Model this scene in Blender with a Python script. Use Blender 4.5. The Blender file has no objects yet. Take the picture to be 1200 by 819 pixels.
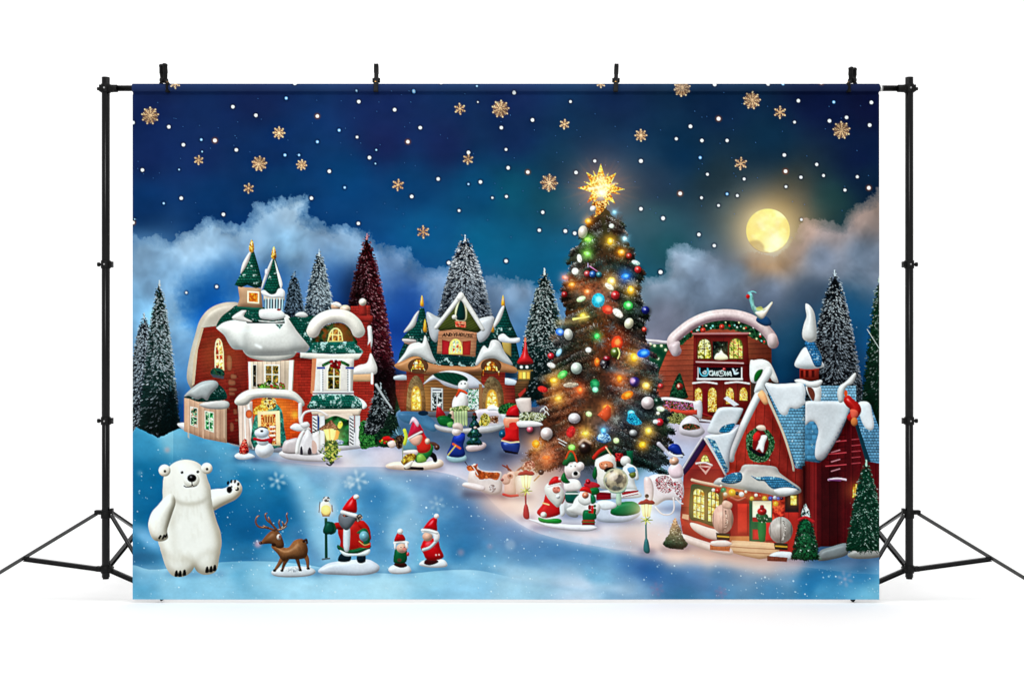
# Printed fabric photo backdrop with a winter-village print, hung on a black crossbar between two light stands.
# The print is painted by code (numpy) in cloth coordinates, then the cloth is built as one fine sheet of faces
# cut along the outlines of the printed motifs; every face carries its ink colour.
import math, random
import numpy as np
try:
    import bpy, bmesh
    from mathutils import Vector
except ImportError:
    bpy = None
F = np.float32
S = 1.5                                   # cloth grid nodes per drawing unit
X0, Y0, X1, Y1 = 155.5, 98.0, 1030.5, 702.0
W = int((X1 - X0) * S) + 1
H = int((Y1 - Y0) * S) + 1
img = np.zeros((H, W, 3), F)
ids = np.zeros((H, W), np.int32)
GX = (X0 + np.arange(W, dtype=F) / S)[None, :].repeat(H, 0)
GY = (Y0 + np.arange(H, dtype=F) / S)[:, None].repeat(W, 1)
PARTS = []                                # (name, label, parent index)
CUR = [0]; LASTP = [0]

def part(name, label=None):
    PARTS.append((name, label, -1)); CUR[0] = len(PARTS) - 1; LASTP[0] = CUR[0]; return CUR[0]
def sub(name, label=None):
    PARTS.append((name, label, LASTP[0])); CUR[0] = len(PARTS) - 1; return CUR[0]
def back(p=None):
    if p is not None: LASTP[0] = p
    CUR[0] = LASTP[0]

TAB = [np.random.RandomState(100 + k).rand(256, 256).astype(F) for k in range(8)]
def vn(X, Y, s, seed=0):
    x = X / s + 37.3 * seed; y = Y / s + 11.7 * seed
    xi = np.floor(x).astype(np.int32); yi = np.floor(y).astype(np.int32)
    fx = x - xi; fy = y - yi; fx = fx * fx * (3 - 2 * fx); fy = fy * fy * (3 - 2 * fy)
    T = TAB[seed % 8]; a, b, c, d = xi & 255, (xi + 1) & 255, yi & 255, (yi + 1) & 255
    return (T[c, a] * (1 - fx) + T[c, b] * fx) * (1 - fy) + (T[d, a] * (1 - fx) + T[d, b] * fx) * fy
def fbm(X, Y, s, seed=0, o=4):
    v = 0; a = 1; t = 0
    for k in range(o):
        v = v + a * vn(X, Y, s / 2 ** k, seed + k); t += a; a *= .5
    return v / t
def blur(a, r):
    if r < .4: return a
    w = max(1, int(round(r * .85)))
    for _ in range(3):
        for ax in (0, 1):
            p = [(0, 0)] * a.ndim; p[ax] = (w + 1, w)
            c = np.cumsum(np.pad(a, p, mode='edge'), axis=ax, dtype=np.float64)
            n = a.shape[ax]
            hi = np.take(c, np.arange(2 * w + 1, 2 * w + 1 + n), axis=ax); lo = np.take(c, np.arange(0, n), axis=ax)
            a = ((hi - lo) / (2 * w + 1)).astype(F)
    return a
def cr(pts, n=6, closed=True):
    p = [np.array(q, float) for q in pts]; N = len(p); out = []
    for i in range(N if closed else N - 1):
        if closed: a, b, c, d = p[(i - 1) % N], p[i], p[(i + 1) % N], p[(i + 2) % N]
        else: a, b, c, d = p[max(i - 1, 0)], p[i], p[i + 1], p[min(i + 2, N - 1)]
        for k in range(n):
            t = k / n
            out.append(tuple(.5 * ((2 * b) + (c - a) * t + (2 * a - 5 * b + 4 * c - d) * t * t + (3 * b - a - 3 * c + d) * t ** 3)))
    if not closed: out.append(tuple(p[-1]))
    return out

class M:
    """a drawn region: window into the sheet plus signed distance"""
    def __init__(s, x0, y0, x1, y1, pad):
        s.i0 = max(0, int((x0 - pad - X0) * S)); s.i1 = min(W, int((x1 + pad - X0) * S) + 2)
        s.j0 = max(0, int((y0 - pad - Y0) * S)); s.j1 = min(H, int((y1 + pad - Y0) * S) + 2)
        s.ok = s.i1 > s.i0 + 1 and s.j1 > s.j0 + 1
        if not s.ok: s.i0, s.i1, s.j0, s.j1 = 0, 2, 0, 2
        s.sl = (slice(s.j0, s.j1), slice(s.i0, s.i1))
        s.X = GX[s.sl]; s.Y = GY[s.sl]; s.soft = 0; s.clip = None
    def alpha(s):
        a = np.clip(.5 - s.sd * S, 0, 1) if s.ok else np.zeros_like(s.sd)
        if s.soft: a = blur(a, s.soft * S)
        if s.clip is not None: a = a * s.clip[s.sl]
        return a
def poly(pts, pad=18):
    xs = [p[0] for p in pts]; ys = [p[1] for p in pts]
    m = M(min(xs), min(ys), max(xs), max(ys), pad)
    d = np.full(m.X.shape, 1e9, F); ins = np.zeros(m.X.shape, bool)
    n = len(pts)
    for i in range(n):
        ax, ay = pts[i]; bx, by = pts[(i + 1) % n]
        ex, ey = bx - ax, by - ay; L = ex * ex + ey * ey
        if L < 1e-9: continue
        px = m.X - F(ax); py = m.Y - F(ay)
        t = np.clip((px * F(ex) + py * F(ey)) / F(L), 0, 1)
        dx = px - t * F(ex); dy = py - t * F(ey)
        np.minimum(d, dx * dx + dy * dy, out=d)
        if ay != by:
            ins ^= ((m.Y < ay) != (m.Y < by)) & (px < (m.Y - F(ay)) * F(ex / ey))
    d = np.sqrt(d); m.sd = np.where(ins, -d, d); return m
def curve(pts, pad=18, n=5): return poly(cr(pts, n), pad)
def ell(cx, cy, rx, ry=None, rot=0, pad=None):
    ry = rx if ry is None else ry; R = max(rx, ry); pad = (12 if R > 2 else 3) if pad is None else pad
    m = M(cx - R, cy - R, cx + R, cy + R, pad)
    c, s_ = math.cos(math.radians(rot)), math.sin(math.radians(rot))
    x = (m.X - cx) * c + (m.Y - cy) * s_; y = -(m.X - cx) * s_ + (m.Y - cy) * c
    k = np.sqrt((x / rx) ** 2 + (y / ry) ** 2) + 1e-6
    g = np.sqrt((x / rx ** 2) ** 2 + (y / ry ** 2) ** 2) / k + 1e-6
    m.sd = ((k - 1) / g).astype(F); return m
def line(pts, w0, w1=None, pad=14, smooth=False):
    w1 = w0 if w1 is None else w1
    if smooth: pts = cr(pts, 6, False)
    xs = [p[0] for p in pts]; ys = [p[1] for p in pts]; w = max(w0, w1)
    m = M(min(xs) - w, min(ys) - w, max(xs) + w, max(ys) + w, pad)
    m.sd = np.full(m.X.shape, 1e9, F); n = len(pts) - 1
    for i in range(n):
        ax, ay = pts[i]; bx, by = pts[i + 1]; ex, ey = bx - ax, by - ay; L = ex * ex + ey * ey + 1e-9
        px = m.X - F(ax); py = m.Y - F(ay); t = np.clip((px * F(ex) + py * F(ey)) / F(L), 0, 1)
        r = (w0 + (w1 - w0) * (i + t) / n) / 2
        m.sd = np.minimum(m.sd, np.sqrt((px - t * F(ex)) ** 2 + (py - t * F(ey)) ** 2) - r)
    return m
def rect(x0, y0, x1, y1, pad=12): return poly([(x0, y0), (x1, y0), (x1, y1), (x0, y1)], pad)

def C(c, m):
    if callable(c): return c(m.X, m.Y)
    if isinstance(c, list): return rbf(c)(m.X, m.Y)
    return np.broadcast_to(np.array(c, F) / 255, m.X.shape + (3,))
def rbf(pts, p=2.0, e=60.):
    def f(X, Y):
        num = np.zeros(X.shape + (3,), F); den = np.zeros(X.shape, F)
        for (x, y, r, g, b) in pts:
            w = 1 / (((X - x) ** 2 + (Y - y) ** 2) + e) ** F(p)
            num += w[..., None] * (np.array((r, g, b), F) / 255); den += w
        return num / den[..., None]
    return f
def vg(y0, c0, y1, c1):
    a = np.array(c0, F) / 255; b = np.array(c1, F) / 255
    return lambda X, Y: a + (b - a) * np.clip((Y - y0) / (y1 - y0), 0, 1)[..., None]
def hg(x0, c0, x1, c1):
    a = np.array(c0, F) / 255; b = np.array(c1, F) / 255
    return lambda X, Y: a + (b - a) * np.clip((X - x0) / (x1 - x0), 0, 1)[..., None]

LT = (-.35, -.6, .72)
def fill(m, col, puff=0, k=1., amb=.45, L=LT, spec=0, tex=None, a=1., mark=True, edge=0, grain=.03, rag=0, rs=3, sh=(1, 1, 1)):
    if not m.ok: return m
    if rag: m.sd = m.sd + (fbm(m.X, m.Y, rs, 3, 3) - .5) * 2 * rag
    al = m.alpha() * a
    rgb = C(col, m).astype(F).copy()
    if tex is not None: rgb = tex(rgb, m.X, m.Y)
    if grain: rgb = rgb * (1 + grain * 2 * (fbm(m.X, m.Y, 2.2, 5, 2) - .5) + grain * 2 * (vn(m.X, m.Y, 9, 2) - .5))[..., None]
    if puff:
        base = np.clip(.5 - m.sd * S, 0, 1)
        h = .6 * blur(base, puff * S) + .4 * blur(base, puff * S * .4)
        gy, gx = np.gradient(h); K = k * puff * S * 2.2
        nx, ny = -gx * K, -gy * K; il = 1 / np.sqrt(nx * nx + ny * ny + 1)
        Ln = np.array(L, F); Ln = Ln / np.linalg.norm(Ln)
        lit = np.clip((nx * Ln[0] + ny * Ln[1] + Ln[2]) * il / Ln[2], 0, 1.35)
        amb = amb + (1 - amb) * .3; f = amb + (1 - amb) * lit
        shc = np.array(sh, F)
        rgb = rgb * (f[..., None] * (1 - (1 - shc) * np.clip(1 - lit, 0, 1)[..., None]))
        if spec:
            Hh = Ln + np.array([0, 0, 1], F); Hh /= np.linalg.norm(Hh)
            sp = np.clip((nx * Hh[0] + ny * Hh[1] + Hh[2]) * il, 0, 1) ** 40
            rgb = rgb + spec * sp[..., None]
    if edge: rgb = rgb * (1 - edge * np.exp(-np.clip(-m.sd, 0, 99) / 1.2))[..., None]
    img[m.sl] = img[m.sl] * (1 - al[..., None]) + np.clip(rgb, 0, 1) * al[..., None]
    if mark and m.ok: ids[m.sl][al > .5] = CUR[0]
    return m
def shade(m, s=.5, soft=3, col=(0, 0, 0)):
    if not m.ok: return
    al = blur(np.clip(.5 - m.sd * S, 0, 1), soft * S) * s
    if m.clip is not None: al = al * m.clip[m.sl]
    c = np.array(col, F) / 255
    img[m.sl] = img[m.sl] * (1 - al[..., None]) + c * img[m.sl] * al[..., None] * 1.0
def light(m, col, s=.5, soft=3):
    if not m.ok: return
    al = blur(np.clip(.5 - m.sd * S, 0, 1), soft * S) * s
    if m.clip is not None: al = al * m.clip[m.sl]
    c = np.array(col, F) / 255
    img[m.sl] = img[m.sl] * (1 - al[..., None]) + c * al[..., None]
def glow(x, y, r, col, s=.8):
    m = M(x, y, x, y, r * 2.6)
    if not m.ok: return
    g = np.exp(-(((m.X - x) ** 2 + (m.Y - y) ** 2) / r ** 2)) * s
    img[m.sl] = 1 - (1 - img[m.sl]) * (1 - g[..., None] * np.array(col, F) / 255)
def full(m):
    a = np.zeros((H, W), F); a[m.sl] = m.alpha(); return a

# ---- surface patterns of the print
def brick(p=3.2, q=7, d=.28, sk=0., warm=0):
    def f(rgb, X, Y):
        v = (Y + sk * X) / p; r = np.floor(v); fy = v - r
        u = X / q + .5 * (r % 2); fx = u - np.floor(u)
        j = np.clip(1 - np.minimum(fy, 1 - fy) * p / .55, 0, 1) + .7 * np.clip(1 - np.minimum(fx, 1 - fx) * q / .5, 0, 1)
        n = vn(np.floor(u) * 3.1, r * 2.7, 1.0, 4)
        return rgb * (1 - d * np.clip(j, 0, 1) + .22 * (n - .5) + .1 * (fy < .5))[..., None]
    return f
def boards(p=6, d=.35, horiz=False, sk=0.):
    def f(rgb, X, Y):
        v = ((Y + sk * X) if horiz else (X + sk * Y)) / p; fr = v - np.floor(v)
        return rgb * (1 - d * np.clip(1 - np.minimum(fr, 1 - fr) * p / .7, 0, 1) + .12 * (vn(np.floor(v) * 2.3, Y * 0 + 1, 1., 1) - .5) + .1 * (fr - .5))[..., None]
    return f
def shingle(p=3.2, frost=.45, sc=6, tip=(200, 225, 220), d=.35):
    t = np.array(tip, F) / 255
    def f(rgb, X, Y):
        r = np.floor(Y / p); u = X / p + .5 * (r % 2); fx = u - np.floor(u) - .5; fy = Y / p - r
        e = np.clip((np.sqrt(fx * fx + (fy - .2) ** 2) - .38) * 6, 0, 1)
        o = rgb * (1 + .25 * (vn(np.floor(u) * 1.7, r * 3.3, 1., 2) - .5) - d * e)[..., None]
        s = np.clip((fbm(X, Y, sc, 1, 2) + .55 * vn(X, Y, 1.3, 6) - (1.15 - frost * .5)) * 5, 0, 1)[..., None]
        return o * (1 - s * .75) + t * s * .75
    return f
def blobs(cols, s=2.2, seed=0, mix=1.):
    cs = np.array(cols, F) / 255
    def f(rgb, X, Y):
        X, Y = X * .83 + Y * .56 + .5 * np.sin(Y * 1.3), Y * .83 - X * .56 + .5 * np.sin(X * 1.7)
        n = np.clip(vn(X, Y, s, seed) * 1.5 - .25, 0, .999) * (len(cs) - 1); i = n.astype(int); t = np.clip((n - i) * 1.8 - .4, 0, 1)[..., None]
        o = (cs[i] * (1 - t) + cs[i + 1] * t) * (.72 + .56 * vn(X, Y, s * .6, seed + 1))[..., None]
        return rgb * (1 - mix) + o * mix
    return f
FIRE = [(90, 30, 10), (190, 90, 20), (245, 175, 50), (255, 225, 110), (255, 245, 180)]
AMBER = [(120, 50, 10), (215, 120, 25), (250, 180, 60), (255, 215, 100)]

def q2(Q, u, v):
    (ax, ay), (bx, by), (cx, cy), (dx, dy) = Q
    return ((1 - u) * (1 - v) * ax + u * (1 - v) * bx + u * v * cx + (1 - u) * v * dx,
            (1 - u) * (1 - v) * ay + u * (1 - v) * by + u * v * cy + (1 - u) * v * dy)
def win(Q, nx=2, ny=2, frame=(235, 225, 200), fw=.8, cols=FIRE, arch=0, bar=None, gl=0, name='window', seed=0, s=2.2, border=None):
    """a window in a quad TL,TR,BR,BL: frame, patterned glass, glazing bars, glow"""
    if len(Q) == 4 and not hasattr(Q[0], '__len__'):
        x0, y0, x1, y1 = Q; Q = [(x0, y0), (x1, y0), (x1, y1), (x0, y1)]
    pr = LASTP[0]
    def outline(g):
        w = math.dist(Q[0], Q[1]); h = math.dist(Q[0], Q[3]); gu, gv = g / w, g / h
        if arch:
            ar = arch * w / h
            P = [(u, ar * (1 - math.sqrt(max(0, 1 - ((u - .5) * 2) ** 2)))) for u in np.linspace(0, 1, 9)]
            P = [(.5 + (u - .5) * (1 - 2 * gu), v + (gv if v < .99 else 0)) for u, v in P] + [(1 - gu, 1 - gv), (gu, 1 - gv)]
        else: P = [(gu, gv), (1 - gu, gv), (1 - gu, 1 - gv), (gu, 1 - gv)]
        return [q2(Q, *p) for p in P]
    sub(name)
    if border: fill(poly(outline(-border[0])), border[1])
    fill(poly(outline(0)), frame, puff=.6, amb=.7)
    g = poly(outline(fw)); fill(g, (200, 150, 60), tex=blobs(cols, s, seed), grain=0)
    c = full(g); b = bar or fw * .75
    for i in range(1, nx):
        m = line([q2(Q, i / nx, 0), q2(Q, i / nx, 1)], b); m.clip = c; fill(m, frame, grain=0)
    for i in range(1, ny):
        m = line([q2(Q, 0, i / ny), q2(Q, 1, i / ny)], b); m.clip = c; fill(m, frame, grain=0)
    x, y = q2(Q, .5, .5)
    if gl: glow(x, y, math.dist(Q[0], Q[3]) * .7, (255, 150, 50), gl)
    back(pr)

def splat(x0, y0, x1, y1, PX, PY, COL, br=2, mark=True, al=1.):
    """bristles: coloured points laid in order on a finer sheet, then averaged down"""
    m = M(x0, y0, x1, y1, 2)
    if not m.ok: return
    h, w = m.X.shape; Q = 2
    rgb = np.zeros((h * Q, w * Q, 3), F); A = np.zeros((h * Q, w * Q), F)
    ix = ((PX - (X0 + m.i0 / S)) * S * Q).astype(int); iy = ((PY - (Y0 + m.j0 / S)) * S * Q).astype(int)
    for dy in range(br):
        for dx in range(br):
            a, b = ix + dx, iy + dy
            k = (a >= 0) & (a < w * Q) & (b >= 0) & (b < h * Q)
            rgb[b[k], a[k]] = COL[k]; A[b[k], a[k]] = 1
    rgb = rgb.reshape(h, Q, w, Q, 3).sum((1, 3)); A = A.reshape(h, Q, w, Q).sum((1, 3))
    c = rgb / np.maximum(A, 1)[..., None]; A = A / Q / Q * al
    if m.clip is not None: A = A * m.clip[m.sl]
    img[m.sl] = img[m.sl] * (1 - A[..., None]) + c * A[..., None]
    if mark: ids[m.sl][A > .4] = CUR[0]

def conifer(cx, top, bot, hw, base=(20, 35, 40), tip=(190, 205, 215), n=1500, frost=.5, seed=1, p=.8, ln=6, lean=0, side=.35, dark=.8, crown=1., fr2=None, body=True, droop=.12):
    """bottle-brush tree: dark body under thousands of frosted bristles"""
    r = np.random.RandomState(seed)
    hgt = bot - top
    if body:
        p = p * .82; pts = [(cx + s_ * hw * .86 * t ** p + lean * (1 - t), top + 3 + hgt * t * .97) for s_, ts in ((1, np.linspace(0, 1, 8)), (-1, np.linspace(1, 0, 8))) for t in ts]
        fill(poly(pts), tuple(v * dark for v in base), rag=2.5, rs=3)
    t = np.sqrt(r.rand(n)) * .985 + .005
    u = np.clip(r.randn(n) * .55, -1, 1); u = np.where(r.rand(n) < .35, np.sign(u) * (.75 + .25 * r.rand(n)), u)
    o = np.argsort(-np.abs(u) + .25 * r.rand(n)); t = t[o]; u = u[o]
    w = hw * t ** p
    L = ln * (.55 + .6 * r.rand(n)) * (.45 + .55 * t)
    sx = cx + lean * (1 - t) + u * np.maximum(w - L * .9 * np.abs(u), 0); sy = top + hgt * t
    dx = np.sign(u) * np.abs(u) ** .6 + r.randn(n) * .3; dy = droop + (1 - np.abs(u)) * .35 + r.randn(n) * .22 - .9 * (t < .03)
    q = np.sqrt(dx * dx + dy * dy) + 1e-6; dx /= q; dy /= q
    K = 9; tt = np.linspace(0, 1, K)
    PX = sx[:, None] + dx[:, None] * L[:, None] * tt; PY = sy[:, None] + dy[:, None] * L[:, None] * tt
    b = np.array(base, F) / 255; ti = np.array(tip, F) / 255
    fro = np.clip(frost + (fr2 if fr2 is not None else .25) * (.5 - t) + side * u * .5, 0, 1)
    isf = (r.rand(n) < fro).astype(F)
    br_ = (.45 + .9 * r.rand(n))
    g = isf[:, None] * np.clip((tt - .35) / .5, 0, 1)[None, :] * (.35 + .65 * r.rand(n))[:, None]
    col = b[None, None, :] * br_[:, None, None] * (1 - g[..., None]) + ti * g[..., None]
    splat(cx - hw - ln, top - 4, cx + hw + ln, bot + ln, PX.ravel(), PY.ravel(), col.reshape(-1, 3).astype(F), 2)
    # clumps of frost caught on the outer tips
    n2 = int(n * .42); t = np.sqrt(r.rand(n2)) * .97 + .01; t = np.where(r.rand(n2) < .35, t * .6, t); u = np.clip(r.randn(n2) * .6 + side * .35, -1, 1); w = hw * t ** p
    L = 1.2 + 2.4 * r.rand(n2) * (.5 + t); x = cx + lean * (1 - t) + u * w * .94; y = top + hgt * t
    dx = np.where(u > 0, 1, -1) * (.4 + .6 * np.abs(u)); dy = .25 + .3 * r.rand(n2); tt = np.linspace(0, 1, 5)
    keep = r.rand(n2) < min(1, frost * 2.2) * np.clip(frost * 1.25 + (fr2 if fr2 is not None else .25) * (.5 - t), 0, 1); kk = np.where(keep)[0]
    c2 = ti * 1.0 * (.62 + .45 * r.rand(n2))[:, None, None] * np.ones((1, 5, 1))
    splat(cx - hw - ln, top - 4, cx + hw + ln, bot + ln, (x[:, None] + dx[:, None] * L[:, None] * tt)[kk].ravel(), (y[:, None] + dy[:, None] * L[:, None] * tt)[kk].ravel(), np.clip(c2[kk], 0, 1).reshape(-1, 3).astype(F), 2, al=.85)
    if crown > 0:
        line_ = line([(cx + lean, top - 1), (cx + lean, top + 5)], 1, 2.4); fill(line_, tip, rag=.8, rs=1.5, a=.9 * min(1, crown))

def speck(pts, seed, n, r0, r1, col, clip=None, a=.8):
    R = np.random.RandomState(seed); x0, y0, x1, y1 = pts
    for _ in range(n):
        x = x0 + (x1 - x0) * R.rand(); y = y0 + (y1 - y0) * R.rand()
        m = ell(x, y, r0 + (r1 - r0) * R.rand() ** 2); m.clip = clip
        fill(m, col, a=a * (.3 + .7 * R.rand()), mark=False, grain=0)

def puffy(pts, col=(232, 230, 226), puff=4, k=1., amb=.5, spec=.12, sm=True, **kw):
    f = curve if sm else poly
    return fill(f(pts, pad=puff * 2.2 + 3), col, puff=puff, k=k, amb=amb, spec=spec, **kw)
def thick(pts, w, col=(232, 230, 226), puff=None, w1=None, **kw):
    puff = puff or w * .45
    return fill(line(pts, w, w1, pad=puff * 2.2 + 3, smooth=True), col, puff=puff, **kw)
def ball(x, y, r, col, ry=None, rot=0, spec=.5, amb=.3, k=1.2, **kw):
    ry = ry or r
    m = ell(x, y, r, ry, rot, pad=r + 2); return fill(m, col, puff=min(r, ry) * .75, k=k, amb=amb, spec=spec, **kw)
# ---------------------------------------------------------------- the print: sky, clouds, moon, falling snow
part('night_sky', 'deep blue printed night sky dotted with white snow specks')
SKY = [(170,115,18,38,88),(300,115,17,38,88),(450,120,18,40,92),(600,115,18,42,92),(720,115,14,42,84),(840,120,6,38,74),(960,115,6,22,66),(1020,120,8,18,58),
 (170,180,14,40,94),(235,180,16,44,96),(320,180,8,50,106),(450,165,22,38,90),(520,170,20,40,92),(600,160,14,46,96),(700,165,14,50,86),(800,180,2,46,80),(900,170,2,44,74),(1010,190,4,24,66),
 (170,240,5,52,105),(250,235,5,56,110),(330,215,5,62,114),(410,210,2,66,120),(480,220,4,66,118),(560,225,2,76,120),(600,225,4,84,112),(640,235,4,72,96),(660,200,8,56,88),(770,215,26,56,84),(770,260,40,84,100),(840,215,22,50,66),(850,250,50,76,88),(930,225,48,58,58),(975,235,20,60,66),(1015,205,6,36,66),
 (240,345,8,92,172),(255,375,5,104,205),(205,400,30,110,190),(170,300,90,140,190),(500,270,6,90,142),(570,285,5,104,146),(610,290,4,100,140),(645,300,4,96,136),(780,290,26,84,98),(755,320,26,84,104),
 (450,400,10,56,140),(470,350,20,76,160),(470,420,10,60,150),(560,350,60,110,160),(620,390,50,110,165),(600,420,40,120,180),
 (830,330,110,130,160),(780,380,130,130,152),(900,330,90,106,134),(950,340,46,70,96),(960,400,22,80,112),(930,440,6,66,104),(1000,360,8,76,120),(1010,430,10,84,138),(1020,480,10,70,110)]
full_m = M(X0, Y0, X1, Y1, 0); full_m.sd = np.full(full_m.X.shape, -9, F)
small = rbf(SKY, 1.6, 120.)(GX[::8, ::8], GY[::8, ::8])
def up(sm, X, Y):
    u = np.clip((X - X0) * S / 8, 0, sm.shape[1] - 1.001); v = np.clip((Y - Y0) * S / 8, 0, sm.shape[0] - 1.001)
    a, b = u.astype(int), v.astype(int); fu, fv = (u - a)[..., None], (v - b)[..., None]
    return (sm[b, a] * (1 - fu) + sm[b, a + 1] * fu) * (1 - fv) + (sm[b + 1, a] * (1 - fu) + sm[b + 1, a + 1] * fu) * fv
sky = up(small, GX, GY)
wash = fbm(GX, GY * 2.2, 90, 2, 4) - .5
img[:] = np.clip(sky * .93 * (1 + .28 * wash[..., None]) + .02 * (fbm(GX, GY, 14, 1, 3)[..., None] - .5), 0, 1)
ids[:] = CUR[0]
SKYID = CUR[0]
glow(902, 268, 44, (214, 128, 48), .5); glow(902, 268, 86, (110, 80, 52), .24)
# stars and blurred snow in the sky
DOTS = [(273,125.5,2.3),(300,135.5,2.3),(198,149,2.3),(156,144,2.4),(215,170,2.3),(167,199.5,2.3),(212.5,232.5,2.3),(262,251.5,2.3),(277,176,2.3),(386,201,2.3),(365,232.5,2.3),(346,98.5,2.6),
 (420.5,119.5,2.3),(462.5,129,2.3),(492.5,150,2.3),(418.5,161,1.8),(433,185,2.3),(513.5,210,2.3),(482.5,230.5,2.3),(538,247,1.8),(549,179,2.3),(587.5,150,2.3),(624,141,2.3),(593,175.5,1.8),(595.5,197,2.3),(563,213.5,2.3),(593.5,230.5,1.9),(636,249,2.2),(675,202.5,2.3),(602.5,109,2.2),(668.5,119.5,1.8),(517,97.5,2.3),
 (809,148.5,2.4),(837,100,2.5),(899.5,99.5,2.3),(935.5,118.5,2.3),(931,143.5,1.8),(822.5,165,2.2),(852,165,2.1),(792.5,163,2.0),(829,204.5,1.9),(872,210,1.9),(864,229.5,1.9),(822,232,1.9),(842,241,1.8),(919,182,2.3),(957,193,2.1),(938.5,208,2.1),(965,206,1.9),(921,219,1.8),(1004.5,207.5,2.0),(990,223,2.0),(1021,120.5,2.4),(972,142,2.4),(992,138,2.3),(1019,147,2.4),
 (526,308,2.3),(593,306,2.2),(751,189,2.6),(751,245,2.4),(777,256,2.6),(819,275,2.3),(837,288,2.2),(662.5,271,2.4),(673.5,273.5,2.4),(672,300,2.2),(774,319,2.6),(939,257.5,1.7),(254,336,1.9),(218.5,343,1.3),(420,262,2.2),(577,232,1.5),(632,270,2.2),(697,189,2),(560,120,1)]
ORANGE = [(372,136.5,2.3),(252,165,2.6),(156,261,2.3),(478,166.5,2.3),(618.5,202,2.3),(842,139.5,2.6),(920.5,201,2.4),(797,227,2.5),(1018,220.5,2.5),(962,98,1.8)]
BLUE = [(335.5,115.5,2.2),(397.5,153,2.2),(372,166.5,2.2),(334,182,2.2),(236,164,1.9),(350.5,182,1.8),(210,199,1.3),(237,178,1.2),(192,238.5,1.7),(418,107,1.4),(485,107.5,2.3),(404,220,1.9),(441,176,1.4),(440,192,1.2),(549,216,1.6),(917,99.5,2),(977,120,2.1),(820.5,185,2.2),(852,227.5,2),(158,257,1),(559,102,1.5)]
def dot(x, y, r, c, h=(4, 18, 46), hs=.5):
    r = r * .86
    m = ell(x, y, r + 1.4); al = blur(m.alpha(), 1.1)[..., None] * hs
    img[m.sl] = img[m.sl] * (1 - al) + np.array(h, F) / 255 * al
    fill(ell(x, y, r), c, grain=0, mark=False)
def snowdots():
    for x, y, r in DOTS: dot(x, y, r, (246, 250, 255))
    for x, y, r in ORANGE: dot(x, y, r, (255, 250, 244), (150, 70, 40), .7)
    for x, y, r in BLUE:
        dot(x, y, r, (70, 140, 215)); fill(ell(x, y, r * .5), (170, 205, 245), grain=0, mark=False)
snowdots()
R = np.random.RandomState(5)
for _ in range(150):
    dot(160 + 860 * R.rand(), 105 + 180 * R.rand(), .45, (60, 110, 170), hs=.1)

# clouds
CLL = [(150,290),(166,280),(178,278),(181,270),(188,276),(200,281),(214,270),(228,264),(238,256),(256,258),(268,262),(286,262),(296,252),(300,238),(312,240),(318,233),(334,230),(346,232),(357,230),(362,240),(358,252),(372,258),(388,266),(398,262),(412,264),(422,268),(436,276),(446,284),(464,288),(480,290),(484,300),(494,310),(505,316),(520,312),(540,318),(560,326),(578,322),(600,324),(622,330),(650,342),(670,360),(670,470),(150,470)]
CLR = [(700,350),(740,340),(756,322),(776,322),(780,300),(786,288),(800,286),(815,290),(835,298),(850,312),(868,300),(884,296),(896,296),(908,300),(918,294),(930,280),(940,258),(952,256),(962,258),(975,258),(986,262),(994,252),(1002,242),(1014,236),(1024,228),(1040,222),(1040,420),(700,470)]
def cloud(pts, cols, holes, bottom, name, lab, r1=6, r2=4.5):
    part(name, lab)
    m = poly(cr(pts, 2), 6)
    n1 = fbm(m.X, m.Y, 26, 1, 3) - .5; n2 = fbm(m.X, m.Y, 5, 3, 3) - .5; n3 = vn(m.X, m.Y, 1.5, 6) - .5
    sd = m.sd + n1 * 2 * r1 + n2 * 2 * r2 + n3 * 2.2
    ed = np.clip(.55 - sd * (.16 + .5 * vn(m.X, m.Y, 22, 2)), 0, 1) * (.45 + .55 * np.clip(-sd / 14, 0, 1))
    al = ed
    for (x, y, rx, ry, s_) in holes:
        al = al * (1 - s_ * np.exp(-((((m.X - x + 10 * n2) / rx) ** 2 + ((m.Y - y + 14 * n1) / ry) ** 2) ** 1.4)))
    al = al * np.clip((bottom[1] - m.Y + 30 * n1) / (bottom[1] - bottom[0]), 0, 1)
    al = al * (.84 + .3 * fbm(m.X, m.Y, 34, 6, 4))
    col = rbf(cols, 1.7, 150.)(m.X, m.Y)
    wx = m.X + 24 * (fbm(m.X, m.Y, 50, 4, 3) - .5); wy = m.Y + 34 * (fbm(m.X, m.Y, 44, 2, 3) - .5)
    wis = fbm(wx, wy, 34, 0, 4)
    g_ = col.mean(-1, keepdims=True); col = (col * .72 + g_ * np.array((.93, 1.0, 1.1), F) * .28) * (.68 + .64 * wis)[..., None]
    al = np.clip(al, 0, 1)[..., None]
    img[m.sl] = img[m.sl] * (1 - al) + np.clip(col, 0, 1) * al
    ids[m.sl][al[..., 0] > .5] = CUR[0]
cloud(CLL, [(170,295,120,165,205),(220,285,140,178,212),(190,330,112,165,212),(290,280,132,172,208),(335,245,142,176,206),(330,290,110,160,200),(290,330,80,140,195),(400,290,120,160,200),(460,320,118,150,195),(480,350,80,120,180),(400,330,66,110,170),(600,340,124,160,200),(560,345,115,155,200),(520,335,110,145,190),(640,370,90,140,190),(200,450,120,180,225),(165,370,100,165,215),(210,400,130,185,228)],
      [(246,360,24,46,.95),(222,352,16,30,.55),(326,330,28,26,.55),(430,385,44,60,.95),(476,372,30,52,.9),(392,345,28,46,.65),(620,400,50,40,.5),(270,330,26,30,.5),(300,420,60,40,.5),(180,262,10,6,.8)], (380, 520), 'cloud', 'ragged pale blue printed cloud bank on the left')
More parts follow.
